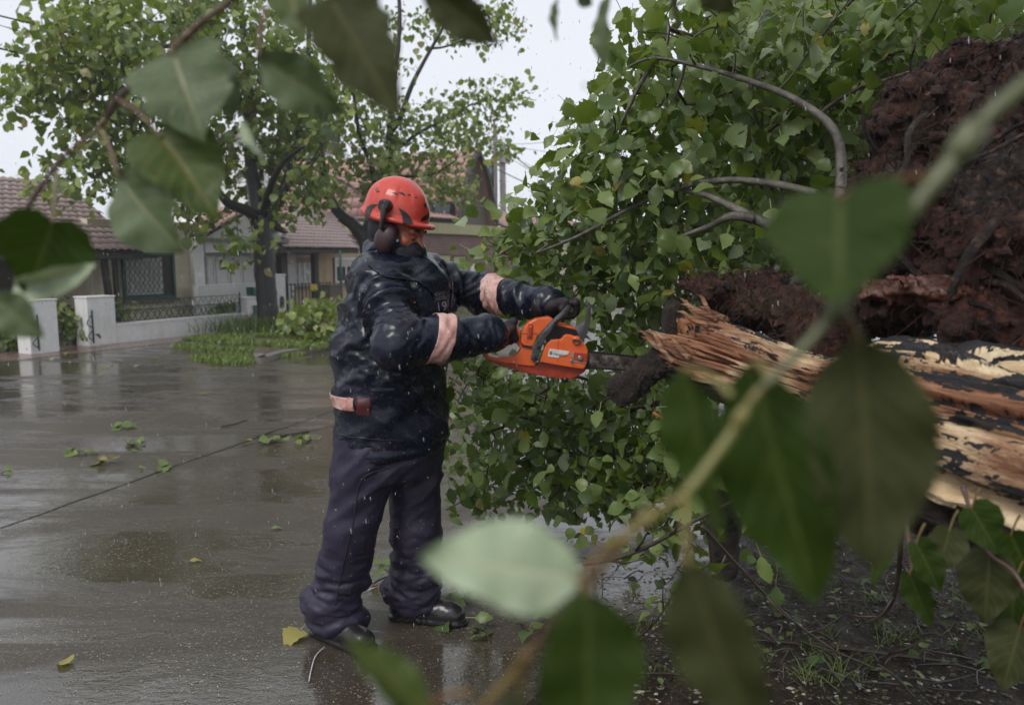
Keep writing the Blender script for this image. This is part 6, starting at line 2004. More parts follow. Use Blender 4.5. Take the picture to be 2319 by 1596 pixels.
# ---- boots
for hl, to, a in ((heel_R, toe_R, aR), (heel_L, toe_L, aL)):
    hl = hl.copy(); to = to.copy(); fd = (to - hl) / np.linalg.norm(to - hl)
    L = .30; c0 = hl; c1 = hl + fd * (L - .05)
    def boot_field(g, c0=c0, c1=c1, a=a, fd=fd):
        d = cap(g, c0 + [0, 0, .05], c1 + [0, 0, .038], .044, .044)
        d = smin(d, cap(g, c0 + fd * .05 + [0, 0, .07], a + [0, 0, .02], .05, .058), .05)
        d = smin(d, cap(g, c0 + fd * .12 + [0, 0, .07], c1 - fd * .03 + [0, 0, .05], .04, .038), .04)
        s = cap(g, c0 + [0, 0, .012], c1 + fd * .005 + [0, 0, .012], .050, .052)
        d = smin(d, np.maximum(s, g[..., 2] - .026), .004)
        return np.maximum(d, .003 - g[..., 2])
    V, F = field_mesh(boot_field, np.minimum(c0, c1) - .09 - [0, 0, .0], np.maximum(np.maximum(c0, c1), a) + .09, .0065)
    V = relax(V, F, 1, .3); n = vnormals(V, F)
    V = V + n * (.003 * fbm(V * 30, 3, 5))[:, None]
    to_obj('boot', V, F, M_BOOT, pn)

# ---- neck gaiter over mouth, chin and neck
def gaiter_field(g):
    d = ell(g, hp(.045, 0, -.062), (.074, .066, .050), HM)
    d = smin(d, cap(g, hp(-.012, 0, -.085), (tx[7] + .02, YW, tz[7] - .02), .080, .088), .05)
    d = smin(d, ell(g, hp(.085, 0, -.058), (.032, .038, .032), HM), .03)
    d = smin(d, np.maximum(ell(g, hp(-.024, 0, .0), (.098, .088, .120), HM), ((g - headc) @ HF) - .004), .012)
    return d
V, F = field_mesh(gaiter_field, headc - [.22, .2, .32], headc + [.25, .2, .15], .006)
n = vnormals(V, F)
V = V + n * (.006 * (1 - 2 * np.abs(fbm(V * np.array([12, 12, 30]), 3, 131))))[:, None]
to_obj('neck_gaiter', V, F, M_GAIT, pn)

# ---- helmet
M_HELM = NT('scuffed_red_helmet')
_v = M_HELM.tex()
_c = M_HELM.ramp(M_HELM.noise(_v, 12, 5, .65), [(.3, (.46, .034, .020)), (.7, (.57, .058, .033))])
_c = M_HELM.mix(M_HELM.ramp(M_HELM.noise(_v, 16, 5, .7), [(.58, 0), (.74, .45)]), _c, (.18, .022, .016))
_vor = M_HELM.n('TexVoronoi', Scale=180.0); M_HELM.l(_v, _vor.inputs['Vector'])
_bd = M_HELM.math('MULTIPLY', M_HELM.ramp(_vor.outputs['Distance'], [(0, 1), (.25, 0)]), M_HELM.ramp(M_HELM.noise(_v, 25, 2), [(.5, 0), (.6, 1)]))
M_HELM = M_HELM.set(Base_Color=_c, Roughness=.36, Normal=M_HELM.bump(_bd, .5, .003), Coat_Weight=.25, Coat_Roughness=.1)
M_HBLK = simple('black_helmet_plastic', (.016, .012, .012), .35, .3, 40)
M_MUFF = simple('maroon_ear_muff', (.030, .012, .016), .4, .35, 18)
htilt = R(13)
KF = np.array([math.cos(fyaw) * math.cos(htilt), -math.sin(fyaw) * math.cos(htilt), -math.sin(htilt)]); KR = HR
KU = np.cross(KR, KF); KU = KU if KU[2] > 0 else -KU
KM = np.stack([KF, KR, KU])
hc = pv(899, 492, YW - .03)
HS = .925
kp = lambda f, r, u: hc + KF * f + KR * r + KU * u
def helmet_field(g):
    g = hc + (g - hc) / HS
    q = (g - hc) @ KM.T
    d = ell(g, kp(-.002, 0, .012), (.140, .116, .152), KM)
    d = smin(d, ell(g, kp(-.035, 0, .045), (.104, .098, .108), KM), .03)
    rim = .030 * np.clip(q[..., 0] / .13, -1, 1) ** 2
    # flared lower edge, longer over the eyes and the nape
    el = np.sqrt((q[..., 0] / (.147 + .010 * (q[..., 0] > 0))) ** 2 + (q[..., 1] / .121) ** 2)
    lip = np.sqrt(((el - 1) * .12) ** 2 + (q[..., 2] + .008 - .55 * (rim - .012) * (q[..., 0] < 0) + .10 * (rim - .012) * (q[..., 0] > 0)) ** 2) - .011
    d = smin(d, lip, .016)
    d = np.maximum(d, -(q[..., 2] + .022 - .6 * (rim - .012) * (q[..., 0] < 0) + .10 * (rim - .012) * (q[..., 0] > 0)))
    inner = ell(g, kp(-.002, 0, .005), (.128, .105, .140), KM)
    d = np.maximum(d, -inner)
    # shallow ridges along the crown
    return d
V, F = field_mesh(helmet_field, hc - .2, hc + .2, .0042)
V = relax(V, F, 2, .4)
q = (V - hc) @ KM.T
n = vnormals(V, F)
ang = np.arctan2(q[:, 1], q[:, 0] + .02)
V = V + n * (.0022 * np.clip(np.sin(ang * 6) * 3, -1, 1) * np.clip((q[:, 2] - .05) / .03, 0, 1) * np.clip((.13 - q[:, 2]) / .03, 0, 1))[:, None]
helmet = to_obj('helmet', V, F, M_HELM, pn)
HB = BVHTree.FromPolygons([tuple(v) for v in V], F.tolist())
c4 = lambda x, y: ((800 + x / 3.99) * .90586, (420 + y / 3.99) * .90586)
def decal(pix, bvh, name, mat, parent, lift=.0022):
    pts = [Vector((a, b, 0)) for a, b in pix]
    bm = bmesh.new(); bm.faces.new([bm.verts.new(p_) for p_ in pts])
    bmesh.ops.triangulate(bm, faces=bm.faces)
    for _ in range(3): bmesh.ops.subdivide_edges(bm, edges=bm.edges, cuts=1); bmesh.ops.triangulate(bm, faces=bm.faces)
    for v in bm.verts:
        d = ray(v.co.x, v.co.y).normalized(); h = bvh.ray_cast(cam.location, d)
        v.co = h[0] - d * lift if h[0] is not None else cam.location + d * 3.0
    me = bpy.data.meshes.new(name); bm.to_mesh(me); bm.free()
    for p_ in me.polygons: p_.use_smooth = True
    return mesh_obj(name, me, mat, parent)
for pl in ([(445, 440), (470, 385), (520, 360), (575, 365), (520, 410), (495, 485), (460, 470)], [(780, 395), (830, 420), (870, 452), (905, 495), (932, 556), (830, 562), (818, 480)],
           [(1030, 370), (1062, 342), (1068, 402), (1048, 395)], [(1005, 535), (1015, 500), (1060, 470), (1090, 445), (1088, 500), (1050, 525)],
           [(712, 246), (735, 240), (765, 252), (784, 268), (755, 258)], [(780, 242), (815, 240), (840, 255), (856, 276), (815, 262)], [(868, 262), (895, 260), (912, 275), (890, 274)], [(940, 296), (960, 288), (972, 296), (955, 300)],
           [(545, 215), (575, 175), (570, 205), (552, 228)], [(556, 240), (580, 222), (596, 230), (572, 244)]):
    decal([c4(*p_) for p_ in pl], HB, 'helmet_vent', M_HBLK, helmet)
# ear defender: pivot arm and cup, both sides
for sg in (1, -1):
    t_, m_, b_ = kp(-.020, sg * .120, .035), kp(-.022, sg * .129, -.005), hp(-.030, sg * .108, -.030)
    if sg == 1:
        t_ = pv(*c4(640, 375), 2.985); m_ = pv(*c4(628, 500), 2.975); b_ = pv(*c4(615, 610), 2.985)
    mb = MB(); mb.tube(smooth_path([t_, m_, b_], 6), lerp_list([.015, .010, .010], 13), 10); o = mb.build('muff_arm', M_HBLK, helmet)
    mb = MB(); mb.tube([Vector(t_) + Vector(HR) * (-.02 * sg), Vector(t_) + Vector(HR) * (.006 * sg), Vector(t_) + Vector(HR) * (.013 * sg)], [.024, .024, .018], 16); mb.build('muff_pivot', M_HBLK, helmet)
    cc_ = pv(*c4(650, 715), 3.01) if sg == 1 else hp(-.03, sg * .09, -.05)
    Vm, Fm = field_mesh(lambda g: np.minimum(ell(g, cc_, (.044, .028, .056), HM), smin(cap(g, cc_ - HR * (.018 * sg) + HU * .028, cc_ - HR * (.018 * sg) - HU * .028, .036, .036), ell(g, cc_, (.040, .026, .052), HM), .01)), cc_ - .09, cc_ + .09, .005)
    muff = to_obj('ear_muff', Vm, Fm, M_MUFF, pn)
mb = MB(); a_ = pv(*c4(768, 722), 3.0); mb.tube([a_, a_ + np.array([0, .01, -.006])], [.006, .005], 8); mb.build('ear_plug', simple('turquoise_foam', (.05, .30, .38), .6), pn)
surf = [hp(.02, .080, -.02), hp(.035, .078, -.06), hp(.05, .05, -.10)]
mb = MB(); mb.tube(smooth_path(surf, 5), .004, 6); mb.build('chin_strap', M_HBLK, pn)

# ---- gloves: palm, four unequal fingers wrapped round a handle, thumb the other way
def glove(name, wrist, ctr, axis, palm_dir, rh, spread=.021, fr=.0125, span=(0, 75, 140, 195), flip=1, cuff_from=None, thumb_side=1):
    """axis: handle direction from little finger to index; palm_dir: from the handle centre to the knuckles"""
    axis = np.array(axis, float); axis /= np.linalg.norm(axis)
    pd = np.array(palm_dir, float); pd -= axis * (pd @ axis); pd /= np.linalg.norm(pd)
    sd = np.cross(axis, pd) * flip
    chains = []
    lens = [.80, .98, 1.05, .96]
    for i in range(4):
        c = ctr + axis * ((i - 1.5) * spread)
        ch = []
        for j, a in enumerate(span):
            aa = R(a * lens[i]); rad = rh + fr * (1.35 if j == 0 else 1.0)
            ch.append(c + pd * (math.cos(aa) * rad) + sd * (math.sin(aa) * rad))
        chains.append(ch)
    kn = [c[0] for c in chains]
    th0 = ctr + axis * (1.6 * spread) + pd * (rh + .004) - sd * .03
    thc = [wrist * .45 + kn[3] * .55 - sd * .02, th0 + axis * .012, ctr + axis * (1.9 * spread) - sd * (rh + fr * 1.1) + pd * .0, ctr + axis * (1.7 * spread) - sd * (rh * .6 + fr) - pd * (rh + fr * .4)]
    def fn(g):
        d = None
        for i, k_ in enumerate(kn):
            e = cap(g, wrist + axis * ((i - 1.5) * .010), k_, .024, .0165)
            d = e if d is None else smin(d, e, .016)
        for i, ch in enumerate(chains):
            f = None
            for j in range(3):
                e = cap(g, ch[j], ch[j + 1], fr * (1.12 - .07 * j), fr * (1.05 - .07 * j))
                f = e if f is None else smin(f, e, .004)
            d = smin(d, f, .006)
        f = None
        for j in range(3):
            e = cap(g, thc[j], thc[j + 1], .0165 - .0014 * j, .0155 - .0014 * j)
            f = e if f is None else smin(f, e, .006)
        d = smin(d, f, .010)
        if cuff_from is not None:
            d = smin(d, cap(g, wrist, cuff_from, .034, .046), .02)
        return d
    al = np.array(kn + [wrist] + [x for c in chains for x in c] + thc + ([cuff_from] if cuff_from is not None else []))
    V, F = field_mesh(fn, al.min(0) - .06, al.max(0) + .06, .0042)
    n = vnormals(V, F)
    V = V + n * (.0016 * fbm(V * 55, 3, 7))[:, None]
    return to_obj(name, V, F, M_GLOVE, pn)
c8 = lambda x, y: ((1150 + x / 5.7975) * .90586, (740 + y / 5.7975) * .90586)
YS = 3.0
# near (right) hand round the rear grip
gA, gB = pv(*c8(505, 610), YS), pv(*c8(760, 525), YS)
glove('glove', pv(*c8(520, 575), YS - .035), (gA + gB) / 2 + (gB - gA) * .10, gB - gA, [-.25, -.85, .30], .020, .0215, .0135, (0, 70, 135, 190), 1, pv(*c8(330, 560), YS - .04))
# far (left) hand over the front bar
glove('glove', pv(*c8(1330, 150), YS + .13), pv(*c8(1575, 195), YS + .10), [0, -1, 0.05], [-.25, 0, .97], .0145, .0215, .0135, (5, 75, 140, 200), 1, pv(*c8(1190, 150), YS + .15))
# ================================================================== chainsaw
def mat_saw(name, a, b, dirt=.5):
    m = NT(name); v = m.tex()
    c = m.ramp(m.noise(v, 14, 5, .6), [(.3, a), (.7, b)])
    c = m.mix(m.ramp(m.noise(v, 34, 6, .72), [(.56, 0), (.72, dirt)]), c, (.09, .028, .014))
    vor = m.n('TexVoronoi', Scale=210.0); m.l(v, vor.inputs['Vector'])
    bd = m.math('MULTIPLY', m.ramp(vor.outputs['Distance'], [(0, 1), (.25, 0)]), m.ramp(m.noise(v, 30, 2), [(.5, 0), (.6, 1)]))
    return m.set(Base_Color=c, Roughness=m.ramp(m.noise(v, 26, 4), [(.35, .28), (.7, .5)]), Normal=m.bump(bd, .5, .003), Coat_Weight=.15)
M_SORG = mat_saw('orange_saw_plastic', (.62, .095, .018), (.76, .135, .026))
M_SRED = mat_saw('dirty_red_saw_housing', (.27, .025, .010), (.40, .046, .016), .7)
M_SGRY = simple('worn_grey_handle_rubber', (.040, .040, .044), .45, .3, 30, .3, 120)
M_SBLK = simple('black_engine_metal', (.012, .011, .011), .4, .4, 30)
def mat_bar():
    m = NT('worn_guide_bar_steel'); v = m.tex()
    n1 = m.noise(v, 22, 6, .72)
    c = m.ramp(n1, [(.40, (.014, .012, .011)), (.50, (.07, .055, .048)), (.64, (.26, .215, .19))])
    return m.set(Base_Color=c, Roughness=m.ramp(n1, [(.4, .55), (.65, .32)]), Metallic=.35)
M_SBAR = mat_bar()
M_SPLATE = simple('worn_white_name_plate', (.60, .57, .53), .45, .12, 60)
M_SNAVY = simple('navy_plate_print', (.03, .03, .08), .5, .2, 60)
M_SBOLT = simple('steel_bolt', (.35, .34, .33), .3, .2, 60, metal=.8)

SO = P(*c8(1100, 800), YS)
sw = thing('chainsaw', 'orange chainsaw with grey front handle cutting into the stub of the fallen trunk', 'chainsaw', SO)
YSD = Vector((0, 1, 0))
SX = Vector((1, 0.0, 0)).normalized()
def s8(x, y, dy=0.0):
    p = P(*c8(x, y), YS)
    return p + YSD * dy
def prism(poly, y0, y1, name, mat, w=.004, parent=None, seg=2):
    a = [s8(x, y, y0) for x, y in poly]; b = [s8(x, y, y1) for x, y in poly]
    bm = bmesh.new()
    va = [bm.verts.new(p) for p in a]; vb = [bm.verts.new(p) for p in b]
    n_ = len(va)
    area = sum(poly[i][0] * poly[(i + 1) % n_][1] - poly[(i + 1) % n_][0] * poly[i][1] for i in range(n_))
    fs = [bm.faces.new(va), bm.faces.new(vb[::-1])]
    for i in range(n_):
        j = (i + 1) % n_
        fs.append(bm.faces.new([va[j], va[i], vb[i], vb[j]]))
    bmesh.ops.recalc_face_normals(bm, faces=bm.faces)
    if w:
        ed = [e for e in bm.edges if len(e.link_faces) == 2 and e.calc_face_angle(0) > .45]
        bmesh.ops.bevel(bm, geom=ed, offset=w, segments=seg, affect='EDGES', profile=.6, clamp_overlap=True)
    me = bpy.data.meshes.new(name); bm.to_mesh(me); bm.free()
    return mesh_obj(name, me, mat, parent or sw)
# lower housing with the rear guard
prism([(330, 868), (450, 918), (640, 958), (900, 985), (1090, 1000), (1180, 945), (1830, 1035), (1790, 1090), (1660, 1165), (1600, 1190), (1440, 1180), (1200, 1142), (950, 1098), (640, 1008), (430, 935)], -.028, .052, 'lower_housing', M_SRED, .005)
hd = prism([(318, 795), (342, 768), (372, 795), (418, 852), (560, 880), (740, 872), (830, 832), (880, 760), (900, 715), (1060, 745), (1110, 930), (1085, 1003), (900, 986), (640, 956), (450, 916), (345, 872)], -.036, .044, 'rear_handle_guard', M_SORG, .006, seg=3)
prism([(845, 463), (765, 482), (610, 520), (480, 590), (375, 690), (322, 780), (352, 800), (420, 745), (520, 665), (640, 600), (765, 575), (790, 640), (840, 720), (890, 760), (905, 715), (868, 590), (880, 500)], -.016, .022, 'rear_grip', M_SORG, .006, seg=3)
prism([(700, 505), (762, 488), (768, 560), (795, 650), (760, 640), (715, 600)], -.020, .026, 'trigger_guard', M_SGRY, .004)
prism([(905, 702), (1042, 728), (1040, 748), (900, 722)], -.041, -.030, 'housing_gap', M_SBLK, 0)
# air filter cover with latch
prism([(880, 640), (890, 540), (930, 440), (1000, 370), (1100, 325), (1285, 298), (1345, 325), (1330, 375), (1230, 465), (1120, 570), (1065, 690), (1040, 722), (925, 702), (892, 672)], -.034, .050, 'filter_cover', M_SORG, .010, seg=4)
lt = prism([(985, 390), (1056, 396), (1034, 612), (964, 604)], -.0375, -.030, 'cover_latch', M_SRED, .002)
prism([(996, 420), (1045, 424), (1029, 575), (980, 570)], -.0420, -.0374, 'latch_slide', M_SORG, .002, lt)
for k in range(9):
    y = 435 + k * 15
    prism([(998 - k * 1.6, y), (1042 - k * 1.6, y + 4), (1041 - k * 1.6, y + 11), (997 - k * 1.6, y + 7)], -.0438, -.0419, 'latch_rib', M_SRED, 0, lt)
prism([(888, 528), (1112, 530), (1110, 536), (888, 534)], -.0352, -.033, 'cover_seam', M_SBLK, 0)
# engine block with cooling fins, cowl above
prism([(1230, 620), (1330, 470), (1420, 415), (1640, 450), (1740, 560), (1760, 680), (1300, 760)], -.014, .05, 'engine_block', M_SBLK, .004)
for k in range(7):
    y = 448 + k * 24
    prism([(1385 - k * 16, y), (1660 + k * 8, y + 40), (1662 + k * 8, y + 50), (1382 - k * 16, y + 10)], -.024, .02, 'cooling_fin', M_SBLK, 0)
prism([(1400, 398), (1440, 388), (1640, 440), (1690, 490), (1650, 478), (1410, 428)], -.020, .05, 'engine_cowl', M_SORG, .003)
# clutch cover, plate, bolts
prism([(1152, 932), (1175, 850), (1205, 750), (1255, 660), (1320, 612), (1455, 608), (1482, 565), (1530, 535), (1610, 548), (1720, 590), (1760, 650), (1805, 690), (1838, 770), (1832, 900), (1800, 1010), (1760, 1036), (1600, 1012), (1300, 962)], -.052, -.012, 'clutch_cover', M_SORG, .007, seg=3)
cv = prism([(1640, 790), (1826, 806), (1816, 940), (1636, 908)], -.0535, -.050, 'cover_recess', M_SRED, .002)
prism([(1600, 800), (1640, 790), (1636, 908), (1816, 940), (1812, 956), (1570, 918), (1600, 880)], -.0545, -.0505, 'recess_lip', simple('worn_bare_edge', (.30, .22, .18), .5, .4, 60), .001)
def bolt(x, y, r, y0, par=sw, mat=M_SBOLT):
    c = s8(x, y, y0)
    mb = MB(); mb.tube([c + YSD * .004, c - YSD * .003, c - YSD * .006], [r * 1.35, r * 1.35, r], 14); mb.tube([c - YSD * .0055, c - YSD * .011], [r * .75, r * .65], 6)
    return mb.build('bolt', mat, par)
bolt(1722, 872, .0075, -.053); bolt(1602, 914, .004, -.054)
pl = prism([(1290, 738), (1570, 776), (1566, 800), (1520, 838), (1430, 840), (1420, 872), (1262, 850), (1270, 800)], -.0542, -.0515, 'name_plate', M_SPLATE, .0005)
prism([(1415, 610), (1421, 610), (1405, 940), (1399, 940)], -.0528, -.0515, 'cover_crease', M_SRED, 0)
# plate lettering
cu = bpy.data.curves.new('t', 'FONT'); cu.body = 'Husqvarna'; cu.size = 1.0; cu.align_y = 'CENTER'; cu.extrude = .01; cu.resolution_u = 4
to = bpy.data.objects.new('t', cu); COL.objects.link(to)
me = bpy.data.meshes.new_from_object(to.evaluated_get(bpy.context.evaluated_depsgraph_get())); bpy.data.objects.remove(to)
for v in me.vertices:
    x, y = v.co.x * 46, v.co.y * 58
    v.co = s8(1342 + x * .92, 812 + x * .085 - y, -.0546 - v.co.z * .02)
mesh_obj('plate_lettering', me, M_SNAVY, pl)
mb = MB()
ring = [s8(1309 + 17 * math.cos(k * math.pi / 10), 802 + 20 * math.sin(k * math.pi / 10), -.0546) for k in range(21)]
mb.tube(ring, .0008, 5, cap=False)
for a, b in (((1303, 792), (1302, 814)), ((1316, 793), (1315, 815)), ((1303, 803), (1315, 804)), ((1293, 778), (1300, 786)), ((1309, 774), (1309, 783)), ((1325, 780), (1318, 788))):
    mb.tube([s8(*a, -.0546), s8(*b, -.0546)], .0008, 5)
mb.build('plate_emblem', M_SNAVY, pl)
# oil cap
c = s8(1672, 622, -.045); mb = MB(); mb.tube([c + YSD * .01, c - YSD * .012, c - YSD * .018], [.0165, .0165, .012], 18); mb.build('tank_cap', M_SORG, sw)
prism([(1612, 596), (1732, 604), (1732, 645), (1612, 640)], -.0655, -.0600, 'cap_grip', M_SGRY, .002)
c = s8(1520, 1165, -.02); mb = MB(); mb.tube([c, s8(1520, 1235, -.02)], [.012, .011], 12); mb.build('fuel_cap', M_SBLK, sw)
# front handle: up the near side, over the top, down the far side
hpth = [s8(1078, 905, -.044), s8(1092, 800, -.046), s8(1140, 680, -.047), s8(1215, 540, -.046), s8(1300, 430, -.044), s8(1400, 330, -.038), s8(1500, 250, -.022), s8(1562, 198, .012), s8(1585, 185, .06), s8(1580, 190, .115), s8(1560, 240, .145), s8(1500, 420, .15), s8(1440, 640, .13), s8(1420, 760, .08)]
sp_ = smooth_path(hpth, 6)
mb = MB(); mb.tube(sp_, [.0135 if k < 26 else .0125 for k in range(len(sp_))], 14); mb.build('front_handle', M_SGRY, sw)
fl = [(1016, 898), (1040, 790), (1075, 690), (1130, 585), (1200, 500), (1290, 420), (1345, 390), (1372, 420), (1330, 470), (1255, 565), (1205, 650), (1165, 740), (1135, 840), (1110, 925)]
prism(fl, -.060, -.044, 'handle_bracket', M_SGRY, .005, seg=3)
for x, y in ((1130, 712), (1080, 868), (1336, 415)): bolt(x, y, .0042, -.060, sw, M_SBLK)
# hand guard
prism([(1690, 560), (1755, 480), (1805, 395), (1826, 300), (1836, 190), (1848, 142), (1872, 126), (1892, 142), (1890, 220), (1874, 400), (1846, 520), (1815, 600), (1770, 640)], -.020, -.004, 'hand_guard', M_SGRY, .005, seg=3)
mb = MB(); mb.tube(smooth_path([s8(1868, 145, -.012), s8(1872, 138, .05), s8(1868, 145, .12)], 6), [.010] * 13, 12); mb.build('guard_bar', M_SGRY, sw)
prism([(1666, 468), (1700, 430), (1812, 372), (1800, 415), (1720, 545), (1690, 520)], -.016, .03, 'guard_plate', simple('light_grey_plastic', (.13, .13, .14), .45, .3, 40), .004)
# guide bar and chain
def barp(t, side):                      # along the bar, 0 at the cover
    x = 1800 + t * 1050
    mid = 905 + t * 96
    half = 108 * (1 - .16 * t)
    return (x, mid + side * half)
gb = [barp(t, -1) for t in np.linspace(0, .93, 12)] + [barp(.98, -.7), barp(1.0, 0), barp(.98, .7)] + [barp(t, 1) for t in np.linspace(.93, 0, 12)]
bar_o = prism(gb, -.020, -.0145, 'guide_bar', M_SBAR, .0008)
ch = MB()
rail = [barp(t, -1.06) for t in np.linspace(0, .93, 44)] + [barp(.99, -.72), barp(1.02, 0), barp(.99, .72)] + [barp(t, 1.06) for t in np.linspace(.93, 0, 44)]
for i in range(len(rail) - 1):
    a, b = s8(*rail[i], -.01725), s8(*rail[i + 1], -.01725)
    ch.bar(a.lerp(b, .06), a.lerp(b, .94), .006 if i % 2 else .0085, .009 if i % 2 else .0065, up=YSD)
ch.build('saw_chain', M_SBLK, sw, kind='stuff')
prism([(1828, 780), (1850, 800), (1846, 1010), (1815, 1030)], -.036, -.010, 'bar_guard', M_SBLK, .002)
# ================================================================== leaves and twigs washed over the road
def sprig(label, px, py, nl, Ls, ang, spread, mats=LM_POP, tone=(0, 0, 1), standing=.02):
    c = G(px, py)
    t = thing('leaf_sprig', label, 'sprig', c)
    d = Vector((math.cos(ang), math.sin(ang), 0))
    mb = MB(); pts = smooth_path([c - d * spread * .7 + Vector((0, 0, .006)), c + Vector((.01, .015, .02)), c + d * spread * .7 + Vector((0, 0, .012))], 5)
    mb.tube(pts, lerp_list([.004, .0015], len(pts)), 5); mb.build('stem', M_TWIG, t)
    for k in range(nl):
        f = (k + .5) / nl
        b = c + d * spread * (f * 1.4 - .7) + Vector((random.gauss(0, .015), random.gauss(0, .02), random.uniform(.012, standing + .03)))
        a = random.random() * 6.28
        x = Vector((math.cos(a), math.sin(a), random.uniform(-.25, .35))).normalized()
        z = Vector((random.gauss(0, .45), random.gauss(-.25, .45), 1)); z = (z - x * z.dot(x)).normalized(); y = z.cross(x)
        s = Ls * random.uniform(.7, 1.2)
        o = bpy.data.objects.new('leaf', leaf_mesh(random.randrange(6), random.choice(tone), mats))
        put(o, t); o.matrix_basis = Matrix(((x.x * s, y.x * s, z.x * s, b.x), (x.y * s, y.y * s, z.y * s, b.y), (x.z * s, y.z * s, z.z * s, b.z), (0, 0, 0, 1)))
    return t
sprig('green leaf sprig farthest up the road of the pair left of the worker', 281, 972, 8, .10, .1, .10)
sprig('small green leaf sprig just below the upper pair sprig on the road', 302, 1010, 6, .09, .5, .09)
sprig('green leaf sprig with a bare stem at far left of the road', 172, 1030, 5, .09, .1, .12)
sprig('small green sprig at the tar joint in the road', 373, 1062, 4, .07, -.5, .07)
sprig('long row of green leaves on a broken twig beside the worker hip', 625, 1005, 6, .075, .15, .11)
sprig('green leaf sprig at the right end near the worker jacket hem', 692, 1000, 8, .075, .1, .12)
sprig('two tiny leaves of a sprig at the left picture edge', 14, 1072, 3, .06, .2, .05)
sprig('dark green sprig standing between the worker boots', 868, 1318, 5, .075, .6, .08, standing=.09)
sprig('brown torn leaf clump with twig on the road left of the tar joint', 242, 1052, 4, .10, .05, .10, LM_STR, (3, 3, 2))
for k, (x, y) in enumerate(((1010, 1400), (1090, 1440), (1210, 1440), (1250, 1410), (1050, 1360))):
    sprig(['wet leaf sprig by the toe of the far boot', 'wet leaf sprig below the pale blurred leaf', 'wet leaf sprig beside the lying stick', 'wet leaf sprig right of the lying stick', 'wet leaf sprig behind the far boot'][k], x, y, 5, .065, random.random() * 3, .10, tone=(0, 2, 2))
def flat_leaf(label, px, py, size, mats, mi, a, kind=0, z=.009, tilt=.12):
    c = G(px, py); c.z = max(soil_z(c.x, c.y), 0) + z
    x = Vector((math.cos(a), math.sin(a), random.uniform(-tilt, tilt))).normalized()
    zz = Vector((random.uniform(-tilt, tilt), random.uniform(-tilt, tilt) , 1)); zz = (zz - x * zz.dot(x)).normalized(); y = zz.cross(x)
    o = bpy.data.objects.new('fallen_leaf', leaf_mesh(kind, mi, mats))
    put(o, None, label=label, category='leaf', group='single leaves on the ground')
    o.matrix_basis = Matrix(((x.x * size, y.x * size, zz.x * size, c.x), (x.y * size, y.y * size, zz.y * size, c.y), (x.z * size, y.z * size, zz.z * size, c.z + .1 * size), (0, 0, 0, 1)))
flat_leaf('largest yellow leaf with its stalk up, at the near boot heel', 678, 1438, .105, LM_POP, 4, -1.9, 0)
flat_leaf('yellow leaf lying alone at the lower left of the road', 160, 1505, .065, LM_POP, 4, 2.9, 0)
flat_leaf('small yellow leaf alone in the middle of the road', 432, 1275, .055, LM_POP, 4, .3, 2)
flat_leaf('bright green leaf flat on the road left of the worker shin', 617, 1200, .055, LM_POP, 1, .2, 2)
flat_leaf('tiny green leaf near the worker jacket hem', 560, 1000, .05, LM_STR, 1, .4, 0)
flat_leaf('yellow green leaf on the far road under the tree reflection', 455, 893, .07, LM_STR, 4, .1, 1)
flat_leaf('pale yellow leaf near the left tar joint', 315, 1062, .05, LM_STR, 4, .1, 1)
flat_leaf('yellow green leaf on the water in front of the branch pile', 1158, 1162, .085, LM_POP, 3, .3, 1)
for k, (x, y) in enumerate(((2000, 1448), (1820, 1478), (1865, 1484), (1790, 1470))):
    flat_leaf(['orange leaf on the soil furthest right at bottom', 'orange leaf on the soil left of the pair', 'orange leaf on the soil right of the pair', 'small orange leaf on the soil behind the pair'][k], x, y, .035, LM_STR, 3, k * 1.3, 2, .015)
Ms, ks, ms = [], [], []
for k in range(150):
    if k < 120: c = G(random.uniform(1300, 2330), random.uniform(1240, 1610))
    else: c = G(random.uniform(60, 360), random.uniform(762, 850))
    s = random.uniform(.02, .055) if k < 120 else random.uniform(.04, .09)
    a = random.random() * 6.28; ti = .5 if k < 120 else .15
    x = Vector((math.cos(a), math.sin(a), random.uniform(-ti, ti))).normalized()
    z = Vector((random.uniform(-ti, ti), random.uniform(-ti, ti), 1)); z = (z - x * z.dot(x)).normalized(); y = z.cross(x)
    zc = max(0, soil_z(c.x, c.y)) + .012 + .15 * s
    Ms.append([[x.x * s, y.x * s, z.x * s, c.x], [x.y * s, y.y * s, z.y * s, c.y], [x.z * s, y.z * s, z.z * s, zc], [0, 0, 0, 1]])
    ks.append(random.randrange(6)); ms.append(random.choice((0, 2, 2, 1)) if k < 120 else random.choice((1, 3)))
ll = bpy.data.objects.new('tmp_holder', None)
Ms = np.array(Ms); ks = np.array(ks); ms = np.array(ms)
V, F, X = [], [], []
for i in range(len(Ms)):
    v, f, nb = LEAF_V[ks[i]]
    F.append(f + sum(len(q_) for q_ in V)); V.append(v @ Ms[i][:3, :3].T + Ms[i][:3, 3]); X.append([ms[i]] * nb + [len(LM_POP)] * (len(f) - nb))
bpy.data.objects.remove(ll)
mesh_obj('leaf_litter', np_mesh('leaf_litter', np.concatenate(V), np.concatenate(F), midx=np.concatenate(X)), LM_POP + [M_PETI], kind='stuff')
for lab, pts in (('thin brown stick on the road left of the worker hem', [G(500, 968), G(530, 962), G(560, 952)]), ('thin dark twig lying beside the long row sprig', [G(628, 990), G(660, 985), G(700, 978)])):
    mb = MB(); mb.tube(smooth_path([p + Vector((0, 0, .01)) for p in pts], 4), .007, 5, wob=.3); mb.build('stick', M_TWIG, label=lab, category='stick')
